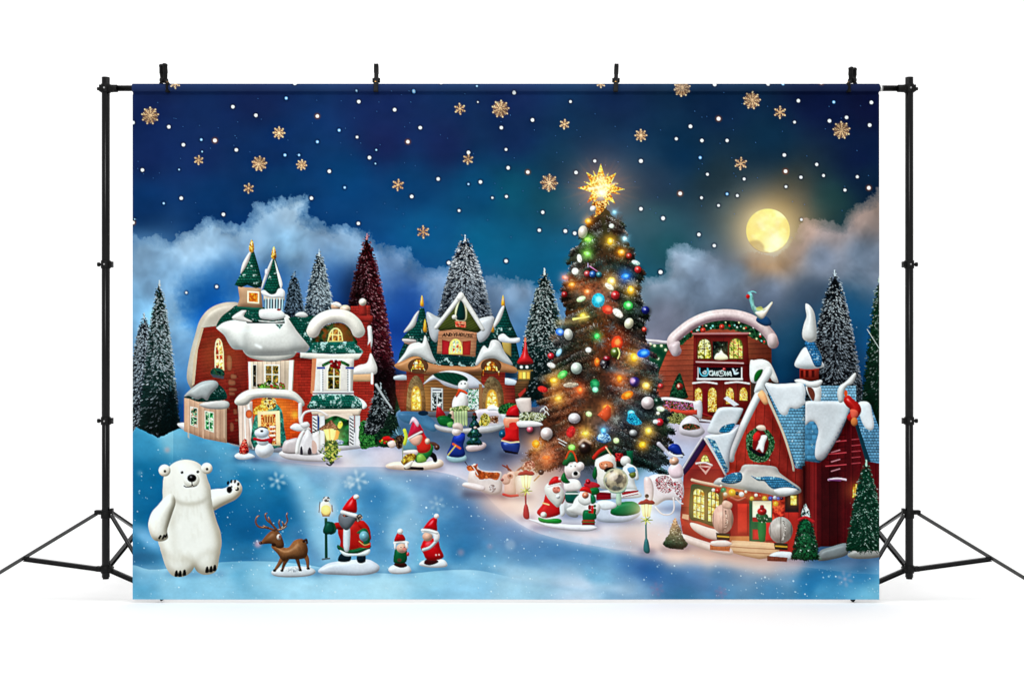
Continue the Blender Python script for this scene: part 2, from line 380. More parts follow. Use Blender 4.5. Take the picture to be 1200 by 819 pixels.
# moon, under the right cloud
part('moon', 'round glowing yellow printed moon')
mo = ell(900, 270.5, 25.6, pad=14)
glow(900, 270, 34, (255, 190, 80), .75)
fill(mo, (255, 218, 122), puff=5, k=.5, amb=.8, L=(0, 0, 1), grain=0, tex=lambda c, X, Y: c * (1.02 + .22 * (fbm(X, Y, 12, 3, 4) - .5))[..., None] + np.array([.05, .1, .3], F) * np.clip(fbm(X + 9, Y, 16, 5, 3) * 2.4 - 1.1, 0, 1)[..., None])
light(ell(908, 284, 13, 9), (255, 250, 214), .6, 5); light(ell(892, 258, 12, 8), (255, 236, 160), .4, 5)
cloud(CLR, [(780,310,142,164,188),(800,300,138,160,186),(820,330,120,142,172),(770,370,124,128,150),(760,400,150,140,158),(740,345,112,134,152),(860,320,100,124,152),(890,300,180,130,90),(905,300,215,145,80),(930,285,170,130,110),(945,265,190,140,120),(975,270,150,128,124),(1010,250,168,132,116),(1022,235,150,118,100),(960,300,110,124,150),(1010,300,110,126,150),(900,340,92,110,138),(860,370,90,104,130),(950,345,66,86,112),(800,400,120,120,140)],
      [(1010,390,44,50,.98),(985,356,22,26,.6),(940,390,34,60,.85),(925,430,44,70,.9),(960,350,24,20,.4),(880,420,30,60,.5),(760,300,18,14,.5),(868,292,12,12,.6)], (330, 500), 'cloud', 'blue grey printed cloud bank under the moon, its edge lit orange', 4, 3)
for P_, c_ in (([(868,290),(876,284),(883,281),(889,281),(894,285),(896,292),(901,298),(903,306),(880,314),(866,304)], (150,124,98)), ([(904,304),(907,296),(914,291),(924,284),(932,280),(934,300),(915,308)], (190,150,104))):
    m = curve(P_); m.clip = full(ell(900, 270.5, 26.5)); m.soft = .6; fill(m, c_, a=.55, rag=2.6, rs=5, mark=False)
glow(903, 280, 40, (255, 170, 80), .3); glow(945, 262, 26, (255, 160, 90), .12)
for x, y, r in DOTS:
    if (x, y) in ((774,319),(254,336),(218.5,343),(526,308),(593,306)): dot(x, y, r, (240, 246, 250), hs=.3)

# snowflakes of the night sky
def flake(x, y, r, arms, col=(158, 124, 94), lab=None):
    part('snowflake', lab)
    fill(ell(x, y, r * 1.1), (60, 50, 70), a=.28, mark=False)
    for i in range(arms):
        a = math.pi * 2 * i / arms - math.pi / 2 + .1 * math.sin(x)
        ex, ey = x + r * math.cos(a), y + r * math.sin(a)
        fill(line([(x, y), (ex, ey)], 1.5 if r > 6 else 1.25), col, grain=.25)
        fill(ell(ex, ey, .95), (196, 168, 138), grain=.1)
        for f_ in ((.35, .62) if r > 7 else (.5,)):
            for s_ in (-1, 1):
                b = a + s_ * .75; l = r * (.36 if f_ < .5 else .3)
                px, py = x + r * f_ * math.cos(a), y + r * f_ * math.sin(a)
                fill(line([(px, py), (px + l * math.cos(b), py + l * math.sin(b))], 1.05), (184, 152, 118) if s_ > 0 else (124, 90, 66), grain=.2)
    fill(ell(x, y, r * .22), (184, 150, 116), grain=.3)
for x, y, r, n, pos in [(176,136,9.6,9,'large gold snowflake at the upper left corner'),(206,99,5.5,6,'half gold snowflake cut by the hem beside the left clamp'),(327,156,6.5,8,'small gold snowflake over the left tower house'),(233,188,4.8,6,'small gold snowflake left of the large one over the tower house'),(304,192,8.2,9,'large gold snowflake over the left tower house'),(353.5,193.5,5.6,8,'small gold snowflake right of the large one over the tower house'),
    (291.5,221,5.4,6,'small gold snowflake just above the left cloud'),(539,128,6,6,'small gold snowflake left of the large top one'),(586.5,128,9.6,9,'large gold snowflake at the top middle'),(661.5,146,5.2,6,'small gold snowflake high above the tree star'),(548.5,187,5.4,6,'small gold snowflake under a white dot'),(466.5,217,6.2,6,'small gold snowflake over the dark red tree'),(643.5,214.5,9.6,8,'large gold snowflake left of the tree star'),(496,272,6.8,6,'small gold snowflake near the frosted middle tree'),
    (799,104,9,10,'large gold snowflake at the hem right of the third clamp'),(881,118,9.6,9,'large gold snowflake above the moon'),(914,132,6.6,6,'small gold snowflake right of the one above the moon'),(751,159,6.6,8,'small gold snowflake right of the tree star'),(868,192,6.8,6,'small gold snowflake directly above the moon'),(986,153,9.6,9,'large gold snowflake at the upper right corner'),(704,99,4.5,6,'cut gold snowflake beside the third clamp')]:
    flake(x, y, r, n, lab=pos)
# ---------------------------------------------------------------- distant trees of the print
def tree(name, lab, *a, **k):
    part(name, lab); conifer(*a, **k)
tree('frosted_tree', 'frosted bottle-brush tree at the far left edge of the print', 169, 368, 513, 27, (24, 36, 44), (176, 194, 208), 3000, .5, 1, ln=6)
tree('frosted_tree', 'tall frosted bottle-brush tree second from the left edge', 187, 330, 508, 25, (18, 46, 44), (186, 202, 212), 3000, .4, 2, ln=8, side=.5, fr2=.9)
tree('green_tree', 'small dark tree in front of the two frosted ones at the left', 200, 452, 512, 13, (8, 38, 40), (60, 100, 110), 900, .12, 3)
tree('frosted_tree', 'small frosted tree right behind the twin turrets', 345, 318, 400, 17, (16, 30, 40), (120, 145, 166), 1700, .35, 4)
tree('frosted_tree', 'frosted bottle-brush tree between the turrets and the dark red tree', 374, 294, 400, 22, (20, 40, 52), (190, 208, 220), 2600, .45, 5, side=.5)
tree('red_tree', 'tall dark red bottle-brush tree behind the brick chimney', 430, 275, 500, 42, (66, 16, 26), (190, 130, 140), 5600, .2, 6, ln=7, side=.0, dark=.35, fr2=.05)
R = np.random.RandomState(2)
shade(poly([(402, 330), (425, 300), (428, 500), (398, 500)]), .6, 9, (10, 20, 40))
tree('frosted_tree', 'large frosted tree behind the gable of the green-roofed house', 545, 277, 400, 38, (16, 30, 44), (216, 226, 236), 3600, .52, 7, ln=10, side=.35, fr2=.3)
tree('frosted_tree', 'dark green frosted tree left of the big lit christmas tree', 638, 316, 470, 36, (8, 36, 34), (200, 214, 214), 3000, .36, 8, ln=6, fr2=.9, side=.1)
tree('frosted_tree', 'tall frosted bottle-brush tree behind the church-like cupola', 978, 318, 520, 42, (14, 22, 28), (196, 210, 220), 6400, .33, 9, ln=7, fr2=.35, side=.2)
speck((955, 380, 1005, 470), 4, 60, .5, 1.1, (230, 236, 240))
tree('green_tree', 'dark green tree cut by the right edge of the print', 1030, 325, 560, 28, (10, 48, 30), (170, 190, 180), 2600, .18, 10, ln=7, fr2=.8)
fill(line([(1016, 386), (1030, 408)], .7), (190, 205, 200), mark=False)

# ---------------------------------------------------------------- snow of the print
shade(poly([(404, 440), (426, 420), (470, 430), (484, 470), (484, 516), (404, 520)]), .72, 8, (6, 14, 24))
tree('green_tree', 'slim dark fir between the dark red tree and the green-roofed house', 472, 446, 508, 13, (8, 36, 26), (60, 110, 90), 900, .15, 51)
shade(poly([(600,420),(660,420),(660,480),(600,480)]), .35, 8, (6, 20, 24))
shade(poly([(170,470),(214,450),(216,516),(165,516)]), .5, 7, (4,12,20))
shade(curve([(516,340),(580,340),(590,420),(510,420)]), .25, 8, (4,12,30))
shade(curve([(940,400),(1010,400),(1030,520),(930,520)]), .3, 10, (4,12,30))
part('snow_field', 'blue and white printed snow slope carrying the village')
SN = [(240,525,86,160,196),(170,525,50,140,182),(205,512,120,185,212),(262,545,90,160,195),(300,540,110,170,205),(340,534,185,205,225),(400,542,200,205,225),(450,532,214,205,220),(520,552,190,188,212),(560,572,150,175,205),(470,495,74,122,160),(450,508,130,145,170),(480,512,92,134,166),(520,500,104,134,160),(545,525,116,142,170),(570,500,128,134,146),(575,535,110,136,168),(600,535,120,130,160),(530,545,150,160,186),(620,500,90,80,86),(600,560,190,160,172),(590,590,226,196,198),(620,606,232,215,222),(640,540,110,74,72),(640,570,190,180,195),
 (700,620,200,214,240),(760,600,186,212,244),(760,570,160,190,225),(770,630,205,205,228),(830,646,238,204,192),(790,650,230,205,205),(740,540,70,110,120),(700,520,60,60,66),(800,500,196,196,218),(830,505,186,184,210),(820,480,170,170,190),(780,515,170,180,220),(900,655,222,196,190),(930,662,180,190,210),(1000,655,120,176,215),(860,640,225,195,185),
 (170,560,10,112,156),(165,600,15,112,156),(160,640,36,120,165),(172,628,120,180,224),(162,650,40,100,140),(250,550,60,145,190),(290,565,30,130,175),(330,600,8,112,162),(290,620,12,104,154),(265,590,12,110,158),(330,575,20,125,172),(345,560,80,150,190),(366,556,150,190,220),(372,585,140,196,224),(392,620,120,180,215),(385,560,150,190,218),(405,605,120,176,212),(440,585,70,140,188),(420,565,120,170,205),(432,625,84,144,190),(455,600,110,170,208),(470,585,120,176,212),(478,620,156,196,224),(470,640,140,186,220),(500,580,110,150,190),(520,600,108,158,198),(450,645,100,160,200),
 (560,600,60,124,174),(530,620,70,134,182),(545,645,56,130,180),(580,590,96,140,184),(600,620,112,156,196),(560,660,110,170,208),(620,650,110,158,196),(640,640,130,172,208),(700,650,140,186,216),(740,655,90,140,190),(760,665,64,114,172),(700,675,120,176,212),(850,668,40,116,168),(810,665,90,140,190),(790,680,60,116,166),(950,672,34,118,170),(950,686,28,118,172),(1010,670,60,146,196),(1024,655,106,174,216),
 (170,672,112,178,216),(200,680,140,200,230),(250,684,142,202,232),(300,664,140,200,228),(350,690,162,216,242),(330,668,150,205,232),(400,690,166,216,240),(450,690,172,220,240),(550,680,148,204,236),(500,664,130,196,226),(600,692,160,205,230),(680,692,190,212,236),(740,694,130,170,205),(800,694,50,116,160),(850,694,62,132,178),(900,694,56,130,178),(960,694,74,152,196),(1022,694,112,184,218),(160,697,90,168,208),(168,656,44,116,158),(290,652,44,130,176),(360,655,110,170,205),(620,675,150,195,220)]
sn = rbf(SN, 1.9, 90.)(GX[::4, ::4], GY[::4, ::4])
def up4(sm, X, Y):
    u = np.clip((X - X0) * S / 4, 0, sm.shape[1] - 1.001); v = np.clip((Y - Y0) * S / 4, 0, sm.shape[0] - 1.001)
    a, b = u.astype(int), v.astype(int); fu, fv = (u - a)[..., None], (v - b)[..., None]
    return (sm[b, a] * (1 - fu) + sm[b, a + 1] * fu) * (1 - fv) + (sm[b + 1, a] * (1 - fu) + sm[b + 1, a + 1] * fu) * fv
snow_m = poly(cr([(150,516),(185,513),(205,504),(225,503),(300,520),(380,520),(425,520),(440,500),(462,490),(470,480),(520,478),(620,478),(640,470),(700,460),(760,480),(800,485),(840,470),(900,500),(940,560),(985,640),(1010,630),(1045,640),(1045,720),(150,720)], 3))
fill(snow_m, lambda X, Y: np.clip(up4(sn, X + 10 * (fbm(X, Y, 40, 2, 2) - .5), Y + 10 * (fbm(X, Y, 40, 5, 2) - .5)), 0, 1), grain=.015, rag=1)
SNOWA = full(snow_m)
def sl(pts, w, col, s, soft, w1=None):
    m = line(pts, w, w1, smooth=True, pad=soft * 2.5 + 3); m.clip = SNOWA; light(m, col, s, soft)
TER = poly(cr([(262,532),(300,537),(330,541),(390,547),(440,547),(500,551),(540,560),(566,578),(592,602),(632,625),(700,640),(760,648),(840,655),(930,663),(1060,666),(1060,560),(700,450),(420,480),(255,500)], 4), 40)
_c = SNOWA[TER.sl]; _in = np.clip(-TER.sd * 2, 0, 1); _k = np.clip((TER.X - 262) / 60, 0, 1)
a_ = (np.exp(np.minimum(TER.sd, 0) / 9) * _in * .55 * _c * _k * (1 - .6 * np.clip((TER.X - 700) / 60, 0, 1)))[..., None]
img[TER.sl] = img[TER.sl] * (1 - a_) + (np.array((220, 212, 228), F) / 255) * a_
a_ = (np.exp(-np.maximum(TER.sd, 0) / 15) * (1 - _in) * .34 * _c * np.clip((TER.X - 320) / 60, 0, 1) * (1 - np.clip((TER.X - 660) / 60, 0, 1)))[..., None]
img[TER.sl] = img[TER.sl] * (1 - a_) + (np.array((58, 116, 172), F) / 255) * a_
# hollow shadows behind the figures
for P_, w_, s_ in (([(450,512),(520,520),(590,536)], 26, .4), ([(560,500),(620,510),(650,520)], 24, .4), ([(600,552),(640,556),(700,560)], 26, .35), ([(470,500),(600,500)], 18, .3), ([(780,505),(830,520)], 16, .2)):
    m = line(P_, w_, smooth=True, pad=30); m.clip = SNOWA; shade(m, s_, 9, (40, 60, 96))
# lit lip of the terrace, from the left houses down to the right
sl([(330,541),(390,546),(440,548),(500,552),(545,562),(575,585),(600,606),(640,626),(700,640),(760,648),(840,654),(930,662)], 5, (226, 222, 236), .55, 3)
sl([(280,543),(310,548),(340,552),(365,556)], 4, (150, 190, 220), .5, 2)
sl([(575,572),(595,590),(625,606),(665,618),(700,622)], 6, (240, 222, 226), .5, 4)
sl([(345,556),(358,585),(376,615),(388,650)], 16, (150, 205, 232), .5, 7, 26)
sl([(392,560),(384,590),(398,620)], 9, (190, 214, 236), .35, 5)
sl([(455,560),(470,585),(455,610),(462,640)], 10, (150, 195, 226), .4, 6)
sl([(520,566),(545,590),(566,600)], 10, (60, 120, 172), .4, 6)
sl([(500,572),(470,606),(480,640)], 8, (170, 205, 230), .35, 5)
sl([(345,620),(362,640),(372,655)], 14, (120, 130, 170), .35, 6)
sl([(560,590),(590,630),(640,640),(700,650)], 10, (90, 140, 188), .4, 7)
sl([(150,664),(200,668),(250,671),(300,660),(360,662),(440,668),(500,664),(540,668),(600,684),(700,697)], 5, (176, 220, 242), .5, 3)
sl([(290,655),(330,652)], 5, (40, 110, 156), .4, 4)
sl([(156,655),(182,654)], 6, (40, 96, 136), .5, 4)
sl([(560,672),(600,680),(660,688),(720,694)], 3, (110, 160, 200), .45, 2.5)
sl([(575,664),(620,668),(680,682),(730,690)], 4, (190, 216, 236), .4, 3)
sl([(790,660),(860,662),(930,664),(1030,660)], 5, (150, 196, 232), .5, 3)
sl([(740,648),(790,656),(840,661),(900,664)], 3, (236, 206, 200), .5, 2)
sl([(745,660),(760,668),(775,674)], 10, (50, 90, 160), .5, 6)
sl([(160,618),(176,632),(190,640)], 9, (140, 196, 234), .45, 5)
sl([(440,560),(500,566),(540,580)], 3, (200, 205, 226), .35, 2.5)
for P_, w_, c_, s_, so in (([(338,552),(352,562),(362,585),(374,612),(384,650)], 17, (178,216,238), .55, 3.5), ([(318,560),(340,572),(350,600),(356,640)], 12, (14,98,152), .5, 4.5), ([(396,562),(388,585),(398,612)], 8, (196,218,236), .4, 3.5), ([(452,566),(476,574),(486,592),(474,606),(462,612),(458,636)], 9, (176,208,232), .5, 3.5), ([(470,588),(462,598),(450,604)], 8, (96,158,200), .45, 3.5), ([(412,575),(440,582),(446,600)], 12, (70,140,186), .4, 5), ([(560,575),(585,600),(625,630),(690,648),(740,656)], 7, (96,140,184), .4, 4), ([(590,575),(612,598),(650,618),(700,628)], 6, (248,226,224), .5, 2.5), ([(160,575),(200,600),(300,606),(340,600)], 40, (6,96,148), .42, 16), ([(300,625),(330,632),(350,640)], 22, (6,90,140), .4, 9), ([(560,600),(600,640),(700,655)], 22, (70,126,178), .4, 10), ([(520,575),(545,600),(560,640)], 16, (44,108,164), .42, 8), ([(430,575),(445,600),(438,630)], 14, (50,126,176), .4, 8), ([(760,668),(900,674),(1020,676)], 14, (26,106,160), .5, 6), ([(740,664),(790,676),(840,690)], 16, (34,92,158), .4, 7), ([(345,560),(356,590),(372,640)], 18, (176,214,236), .5, 7), ([(386,556),(420,553),(450,558)], 8, (190,206,228), .4, 4), ([(470,570),(500,590),(470,630)], 12, (168,200,230), .4, 6), ([(620,600),(700,622),(780,632),(860,640)], 18, (232,228,242), .6, 7), ([(455,528),(520,545),(560,560),(590,585)], 10, (232,218,230), .5, 4), ([(280,532),(340,538),(430,541)], 7, (214,222,236), .5, 3), ([(600,500),(640,520),(650,545)], 18, (90,56,60), .4, 8), ([(480,560),(540,580),(580,615),(640,645),(740,664)], 12, (70,124,176), .34, 6), ([(165,545),(200,560),(170,600)], 30, (8,100,150), .35, 12), ([(560,560),(600,590),(640,612)], 10, (236,204,206), .5, 5), ([(760,640),(830,650),(900,656)], 7, (246,206,190), .6, 4), ([(600,676),(680,686),(740,692)], 8, (206,220,236), .35, 4), ([(300,683),(400,690),(520,684)], 10, (190,230,246), .4, 6), ([(200,662),(250,664),(310,660)], 5, (60,136,180), .4, 4)):
    sl(P_, w_, c_, s_, so)
FLR = poly(cr([(150,664),(175,667),(205,665),(250,659),(300,657),(350,660),(400,668),(470,672),(520,668),(560,668),(600,676),(660,684),(720,694),(740,712),(150,712)], 4), 20)
_in = np.clip(-FLR.sd * 1.2 + .5, 0, 1)
a_ = (np.exp(np.minimum(FLR.sd, 0) / 12) * _in * .42 * np.clip((640 - FLR.X) / 90, 0, 1))[..., None]
img[FLR.sl] = img[FLR.sl] * (1 - a_) + (np.array((176, 222, 244), F) / 255) * a_
a_ = (np.exp(-np.maximum(FLR.sd, 0) / 7) * (1 - _in) * .34 * np.clip((600 - FLR.X) / 60, 0, 1))[..., None]
img[FLR.sl] = img[FLR.sl] * (1 - a_) + (np.array((40, 104, 152), F) / 255) * a_
_n = fbm(GX * .8, GY * 1.6, 12, 3, 4) - .5
img[:] = img * (1 + (.10 * _n * SNOWA)[..., None])
_b = np.clip((TER.sd) / 10, 0, 1)[..., None] * (_c := SNOWA[TER.sl])[..., None] * np.clip((668 - TER.Y) / 20, 0, 1)[..., None]
img[TER.sl] = img[TER.sl] * (1 - _b * np.array((.16, .08, .05), F))
for x_, y_, a_, b_, s_ in ((600,590,42,16,.6),(630,560,40,18,.5),(560,572,30,10,.4),(480,546,36,8,.35),(700,620,60,10,.3),(757,630,36,20,.5),(830,648,56,10,.75),(900,658,50,7,.7),(390,540,34,8,.35),(350,538,30,6,.3),(640,520,30,14,.4),(800,505,40,12,.25)):
    m = ell(x_, y_, a_, b_, pad=34); m.clip = SNOWA; light(m, (246, 188, 160), s_, 9)
# ghost flakes and soft lights printed on the slope
def ghost(x, y, r, s=.4, c=(200, 216, 226)):
    for i in range(6):
        a = math.pi / 3 * i + .3
        light(line([(x, y), (x + r * math.cos(a), y + r * math.sin(a))], 2.2), c, s, .7)
        light(ell(x + r * .75 * math.cos(a), y + r * .75 * math.sin(a), 2.2), c, s, .8)
ghost(325, 563, 10); ghost(419, 562, 12, .45); ghost(409, 566, 6, .3); ghost(512, 590, 9, .18)
ghost(770, 690, 8, .15, (150, 110, 150)); ghost(845, 694, 7, .18, (150, 110, 150)); ghost(990, 678, 9, .18, (210, 180, 200))
for x, y, r, c, s_ in [(164,554,3,(190,200,220),.35),(196,527,3,(230,160,150),.5),(302,637,4,(230,150,160),.5),(540,647,4,(220,150,160),.35),(574,640,3,(210,150,170),.3),(598,638,6,(200,210,225),.3),(687,633,5,(235,220,230),.4)]:
    light(ell(x, y, r), c, s_, 1.6)
R = np.random.RandomState(11)
def sparkle(x0, y0, x1, y1, n, seed, a=.8, big=.08):
    r = np.random.RandomState(seed)
    for _ in range(n):
        x, y = x0 + (x1 - x0) * r.rand(), y0 + (y1 - y0) * r.rand()
        m = ell(x, y, .3 + .4 * r.rand() + (.5 if r.rand() < big else 0), pad=2); m.clip = SNOWA
        fill(m, (210, 236, 248), a=a * (.25 + .75 * r.rand()), grain=0, mark=False)
SPK = lambda: (sparkle(156, 525, 300, 700, 150, 21), sparkle(300, 555, 560, 700, 170, 22), sparkle(560, 600, 840, 700, 170, 23), sparkle(840, 665, 1030, 700, 80, 24), sparkle(560, 490, 620, 560, 8, 25))
SPK()
# ---------------------------------------------------------------- left house: brick, cream roofs, twin green turrets
RED = (108, 30, 24); CREAM = (206, 196, 180); SNOW = (226, 224, 218); TEAL = (16, 88, 74)
HA = part('brick_house', 'large red brick house with cream snow roofs and two green turrets, at the left')
puffy([(214,503),(232,510),(258,515),(275,522),(300,528),(350,531),(400,528),(440,522),(442,514),(400,505),(300,505),(215,495)], (206, 206, 214), 3, sm=True)
sub('snow_roof', 'grey cream curved roof at the left side')
puffy([(282,357),(270,354),(255,357),(243,364),(234,376),(229,392),(223,415),(219,440),(222,452),(228,455),(240,420),(262,390),(290,375)], (176, 168, 156), 5, 1.1, amb=.4)
back()
fill(poly([(237,384),(253,382),(300,390),(300,526),(282,522),(252,515),(226,505),(227,440),(231,405)], 6), RED, tex=brick(4, 9, .12, .15), puff=8, k=.8, amb=.55, grain=.06)
fill(poly([(236,384),(239,384),(232,410),(228,450),(225,452),(227,420)]), (196, 172, 146))
fill(poly([(262,385),(300,420),(300,526),(284,522),(288,470)], 6), (120, 36, 27), tex=brick(3.4, 8, .18, .08), a=.7)
for x, y, w, h in [(269,425,5,15),(274,441,6,5),(272,448,7,6),(273,456,8,4),(272,461,6,4),(276,482,4,6),(272,500,4,9),(278,492,4,3),(280,468,4,3),(268,478,3,3)]:
    fill(curve([(x-w/2,y-h/2),(x+w/2,y-h/2+1),(x+w/2,y+h/2),(x-w/2,y+h/2)]), (170, 118, 84), a=.6, edge=.4)
# gothic window
win([(251,396),(262,397),(263,434),(252,436)], 2, 2, (238, 220, 160), 1.5, [(120,20,12),(190,40,20),(230,190,90),(250,235,170)], arch=1.5, gl=.25, seed=1, name='arched_window')
sub('window_box'); fill(curve([(247,438),(249,432),(256,431),(262,434),(263,440),(255,441)]), (20, 60, 52), tex=blobs([(12,40,38),(30,80,60),(60,70,40)], 1.6)); fill(poly([(247,438),(263,441),(262,444),(250,442)]), (70, 74, 80)); back()
# annex
sub('side_annex', 'beige bay with two small windows under a grey and green roof')
fill(poly([(216,466),(240,470),(266,478),(266,519),(240,514),(216,505)], 6), (190, 152, 126), puff=5, k=.5, tex=boards(6, .1))
for x in (220, 237, 254, 262): fill(poly([(x, 468), (x+2.2, 469), (x+2.2, 514), (x, 512)]), (214, 178, 152), a=.6)
back()
win([(223,476),(232,478),(232,501),(223,498)], 1, 2, (225, 222, 205), 1, [(20,40,30),(60,110,80),(150,190,150),(190,90,60),(230,235,210)], seed=2)
win([(240,481),(251,483),(251,507),(240,503)], 2, 2, (226, 224, 205), 1, [(20,70,40),(40,140,80),(90,170,110),(210,225,190)], seed=3)
sub('annex_roof')
puffy([(235,473),(250,469),(266,470),(269,475),(264,479),(246,479),(236,476)], (186, 182, 178), 2.5)
fill(curve([(216,465),(226,455),(238,448),(250,447),(262,455),(266,467),(250,470),(234,471),(222,467)]), (14, 62, 54), tex=shingle(3, 0.1))
puffy([(216,464),(226,454),(238,447),(252,446),(256,452),(247,462),(243,469),(237,466),(231,468),(222,464)], (164, 168, 168), 4, amb=.5)
back()
# central section walls
fill(poly([(290,418),(345,412),(372,418),(372,524),(290,524)], 6), (150, 42, 30), tex=brick(3.3, 7, .2), grain=.06)
fill(poly([(343,420),(348,420),(350,470),(343,500)]), (170, 70, 48), a=.3)
shade(line([(345,419),(372,419)], 5), .5, 3)
fill(line([(370,440),(370,485)], 3.5), (120, 34, 24), a=.7)
# tan bay with casement
sub('bay_window', 'cream bay with a white framed casement and a flower box')
fill(poly([(291,424),(345,422),(343,462),(294,460)], 6), (208, 184, 160), puff=6, k=.6, tex=boards(5.3, .2))
fill(poly([(291,424),(294,424),(295,460),(292,458)]), (238,232,226)); fill(poly([(339,422),(344,422),(342,460),(338,460)]), (242,238,234))
back()
win([(296,427),(301,427),(301,454),(296,453)], 1, 2, (225,215,200), .7, [(10,14,16),(40,40,34),(90,70,40)], seed=4)
win([(310,427),(328,427),(328,451),(310,450)], 2, 2, (244, 240, 226), 1.6, [(30,40,20),(90,100,40),(200,150,60),(60,80,50),(150,120,60)], seed=5, s=3)
sub('flower_box')
R = np.random.RandomState(1)
for k in range(46):
    x = 303 + 31 * R.rand(); y = 451 + 7 * R.rand() - 3 * math.sin((x - 303) / 31 * math.pi)
    fill(ell(x, y, 1.3 + R.rand(), 1.2 + R.rand() * .6), [(70,150,50),(150,30,30),(40,90,40),(220,130,60),(190,50,40),(120,160,70),(30,60,30)][R.randint(7)], edge=.3)
fill(ell(308, 454, 4, 4), (110, 170, 60), edge=.3, tex=blobs([(60,130,40),(140,200,80),(90,160,60)], 1.5)); back()
# big cream roof dome
sub('snow_roof', 'thick glossy cream snow dome over the centre of the house')
puffy([(287,414),(296,420),(318,424),(340,420),(347,414),(346,410),(300,406),(286,408)], (214, 208, 198), 4, amb=.5)
puffy([(253,383),(261,377),(278,373),(300,377),(333,368),(344,379),(357,396),(363,405),(358,413),(346,412),(345,415),(325,417),(300,417),(289,415),(284,410),(274,409),(268,402),(263,393)], SNOW, 11, 1.1, amb=.42, spec=.15)
c_ = full(poly(cr([(253,383),(261,377),(278,373),(300,377),(333,368),(344,379),(357,396),(363,405),(358,413),(346,412),(345,415),(325,417),(300,417),(289,415),(284,410),(274,409),(268,402),(263,393)])))
for P, w, s_, so, cc in [([(293,382),(286,395),(290,410)], 5, .4, 4, (120,124,124)), ([(281,392),(283,404)], 4, .6, 2, (255,255,250)), ([(300,404),(306,407)], 3, .8, 1, (255,255,255)), ([(305,392),(325,388)], 12, .35, 6, (255,255,252)), ([(340,380),(348,396),(345,408)], 5, .4, 4, (130,134,136)), ([(300,414),(330,417)], 4, .35, 3, (130,130,128))]:
    m = line(P, w, smooth=True, pad=12); m.clip = c_; light(m, cc, s_, so)
back()
# green band and turrets
sub('green_roof_band'); fill(curve([(278,358),(270,363),(259,372),(253,384),(262,378),(275,375),(288,376),(290,366)]), TEAL, tex=shingle(3, .2))
fill(poly([(277,359),(309,360),(333,372),(334,379),(304,379),(290,379),(284,372),(276,366)]), TEAL, puff=3, tex=shingle(3, .2)); fill(poly([(323,380),(332,380),(328,386)]), TEAL, tex=shingle(3, .5)); back()
puffy([(283,364),(289,364),(286,371),(296,377),(280,376),(272,372)], (214,212,206), 2)
sub('turret', 'square beige turret with a lit window'); fill(poly([(279,336),(306,338),(308,361),(278,360),(281,350)], 6), (172, 138, 110), puff=5, k=.8, amb=.4); fill(poly([(277,359),(309,361),(309,365),(277,363)]), TEAL, puff=1); back()
win([(290,341),(304,342),(304,356),(290,355)], 1, 1, (252, 238, 196), 1.7, [(170,60,10),(215,110,20),(240,160,50)], gl=.3, seed=2, s=1.6)
sub('turret_roof', 'green shingled cone with snow on its left side')
fill(poly([(295,293),(298,295),(303,312),(309,336),(300,338),(290,334),(283,337),(275,334),(284,318),(289,305)], 6), TEAL, puff=5, k=1, amb=.4, tex=shingle(3.2, .15), spec=.05)
puffy([(292,296),(295,294),(292,305),(288,313),(284,319),(282,320),(284,310),(288,302)], (206,202,200), 1.5); back()
sub('finial'); fill(curve([(295,281),(297.5,286),(298,293),(296,296),(292.5,295),(292,289)]), (206, 150, 40), puff=2, k=1.4, spec=.9, tex=blobs([(150,90,20),(225,160,50),(255,215,110)], 1.6, 2)); back()
sub('turret', 'small round turret with white posts'); fill(poly([(309,345),(333,346),(334,352),(309,352)]), (206, 190, 170), puff=2, k=1); fill(poly([(310,351),(333,351),(332,363),(311,363)]), (40, 66, 80))
for k in range(7): fill(line([(311.5 + 3.3 * k, 350), (311.5 + 3.2 * k, 363)], 1.6), (210, 226, 232) if k % 2 else (160, 196, 206))
back()
sub('turret_roof', 'slim green cone with scalloped snow edge'); fill(poly([(320,302),(323,303),(327,318),(331,336),(328,345),(318,347),(308,341),(314,324)], 6), TEAL, puff=4, amb=.4, tex=shingle(3.2, .15))
puffy([(318,305),(320,303),(317,315),(311,330),(306,341),(308,330),(313,316)], (190,192,192), 1.5); puffy([(322,305),(326,316),(331,332),(329,338),(325,322)], (222,222,220), 1.2)
puffy([(306,342),(310,340),(317,345),(323,344),(326,339),(330,338),(334,342),(333,349),(326,349),(320,349),(310,347)], (224, 226, 228), 2.2); puffy([(311,316),(314,316),(314,322),(311,322)], (220,220,225), 1); back()
sub('finial'); fill(curve([(321,289),(323.5,295),(324,302),(321,304),(318,302),(318.5,296)]), (206, 150, 40), puff=2, k=1.4, spec=.9, tex=blobs([(150,90,20),(225,160,50),(255,215,110)], 1.6, 3)); back()
puffy([(304,364),(312,362),(326,362),(333,367),(334,372),(322,375),(306,373)], (222,224,222), 2.5); fill(line([(304,376),(320,377.5),(333,376)], 1.2), (220,222,216)); fill(ell(327,363,2.5,1.2), (140,24,30))
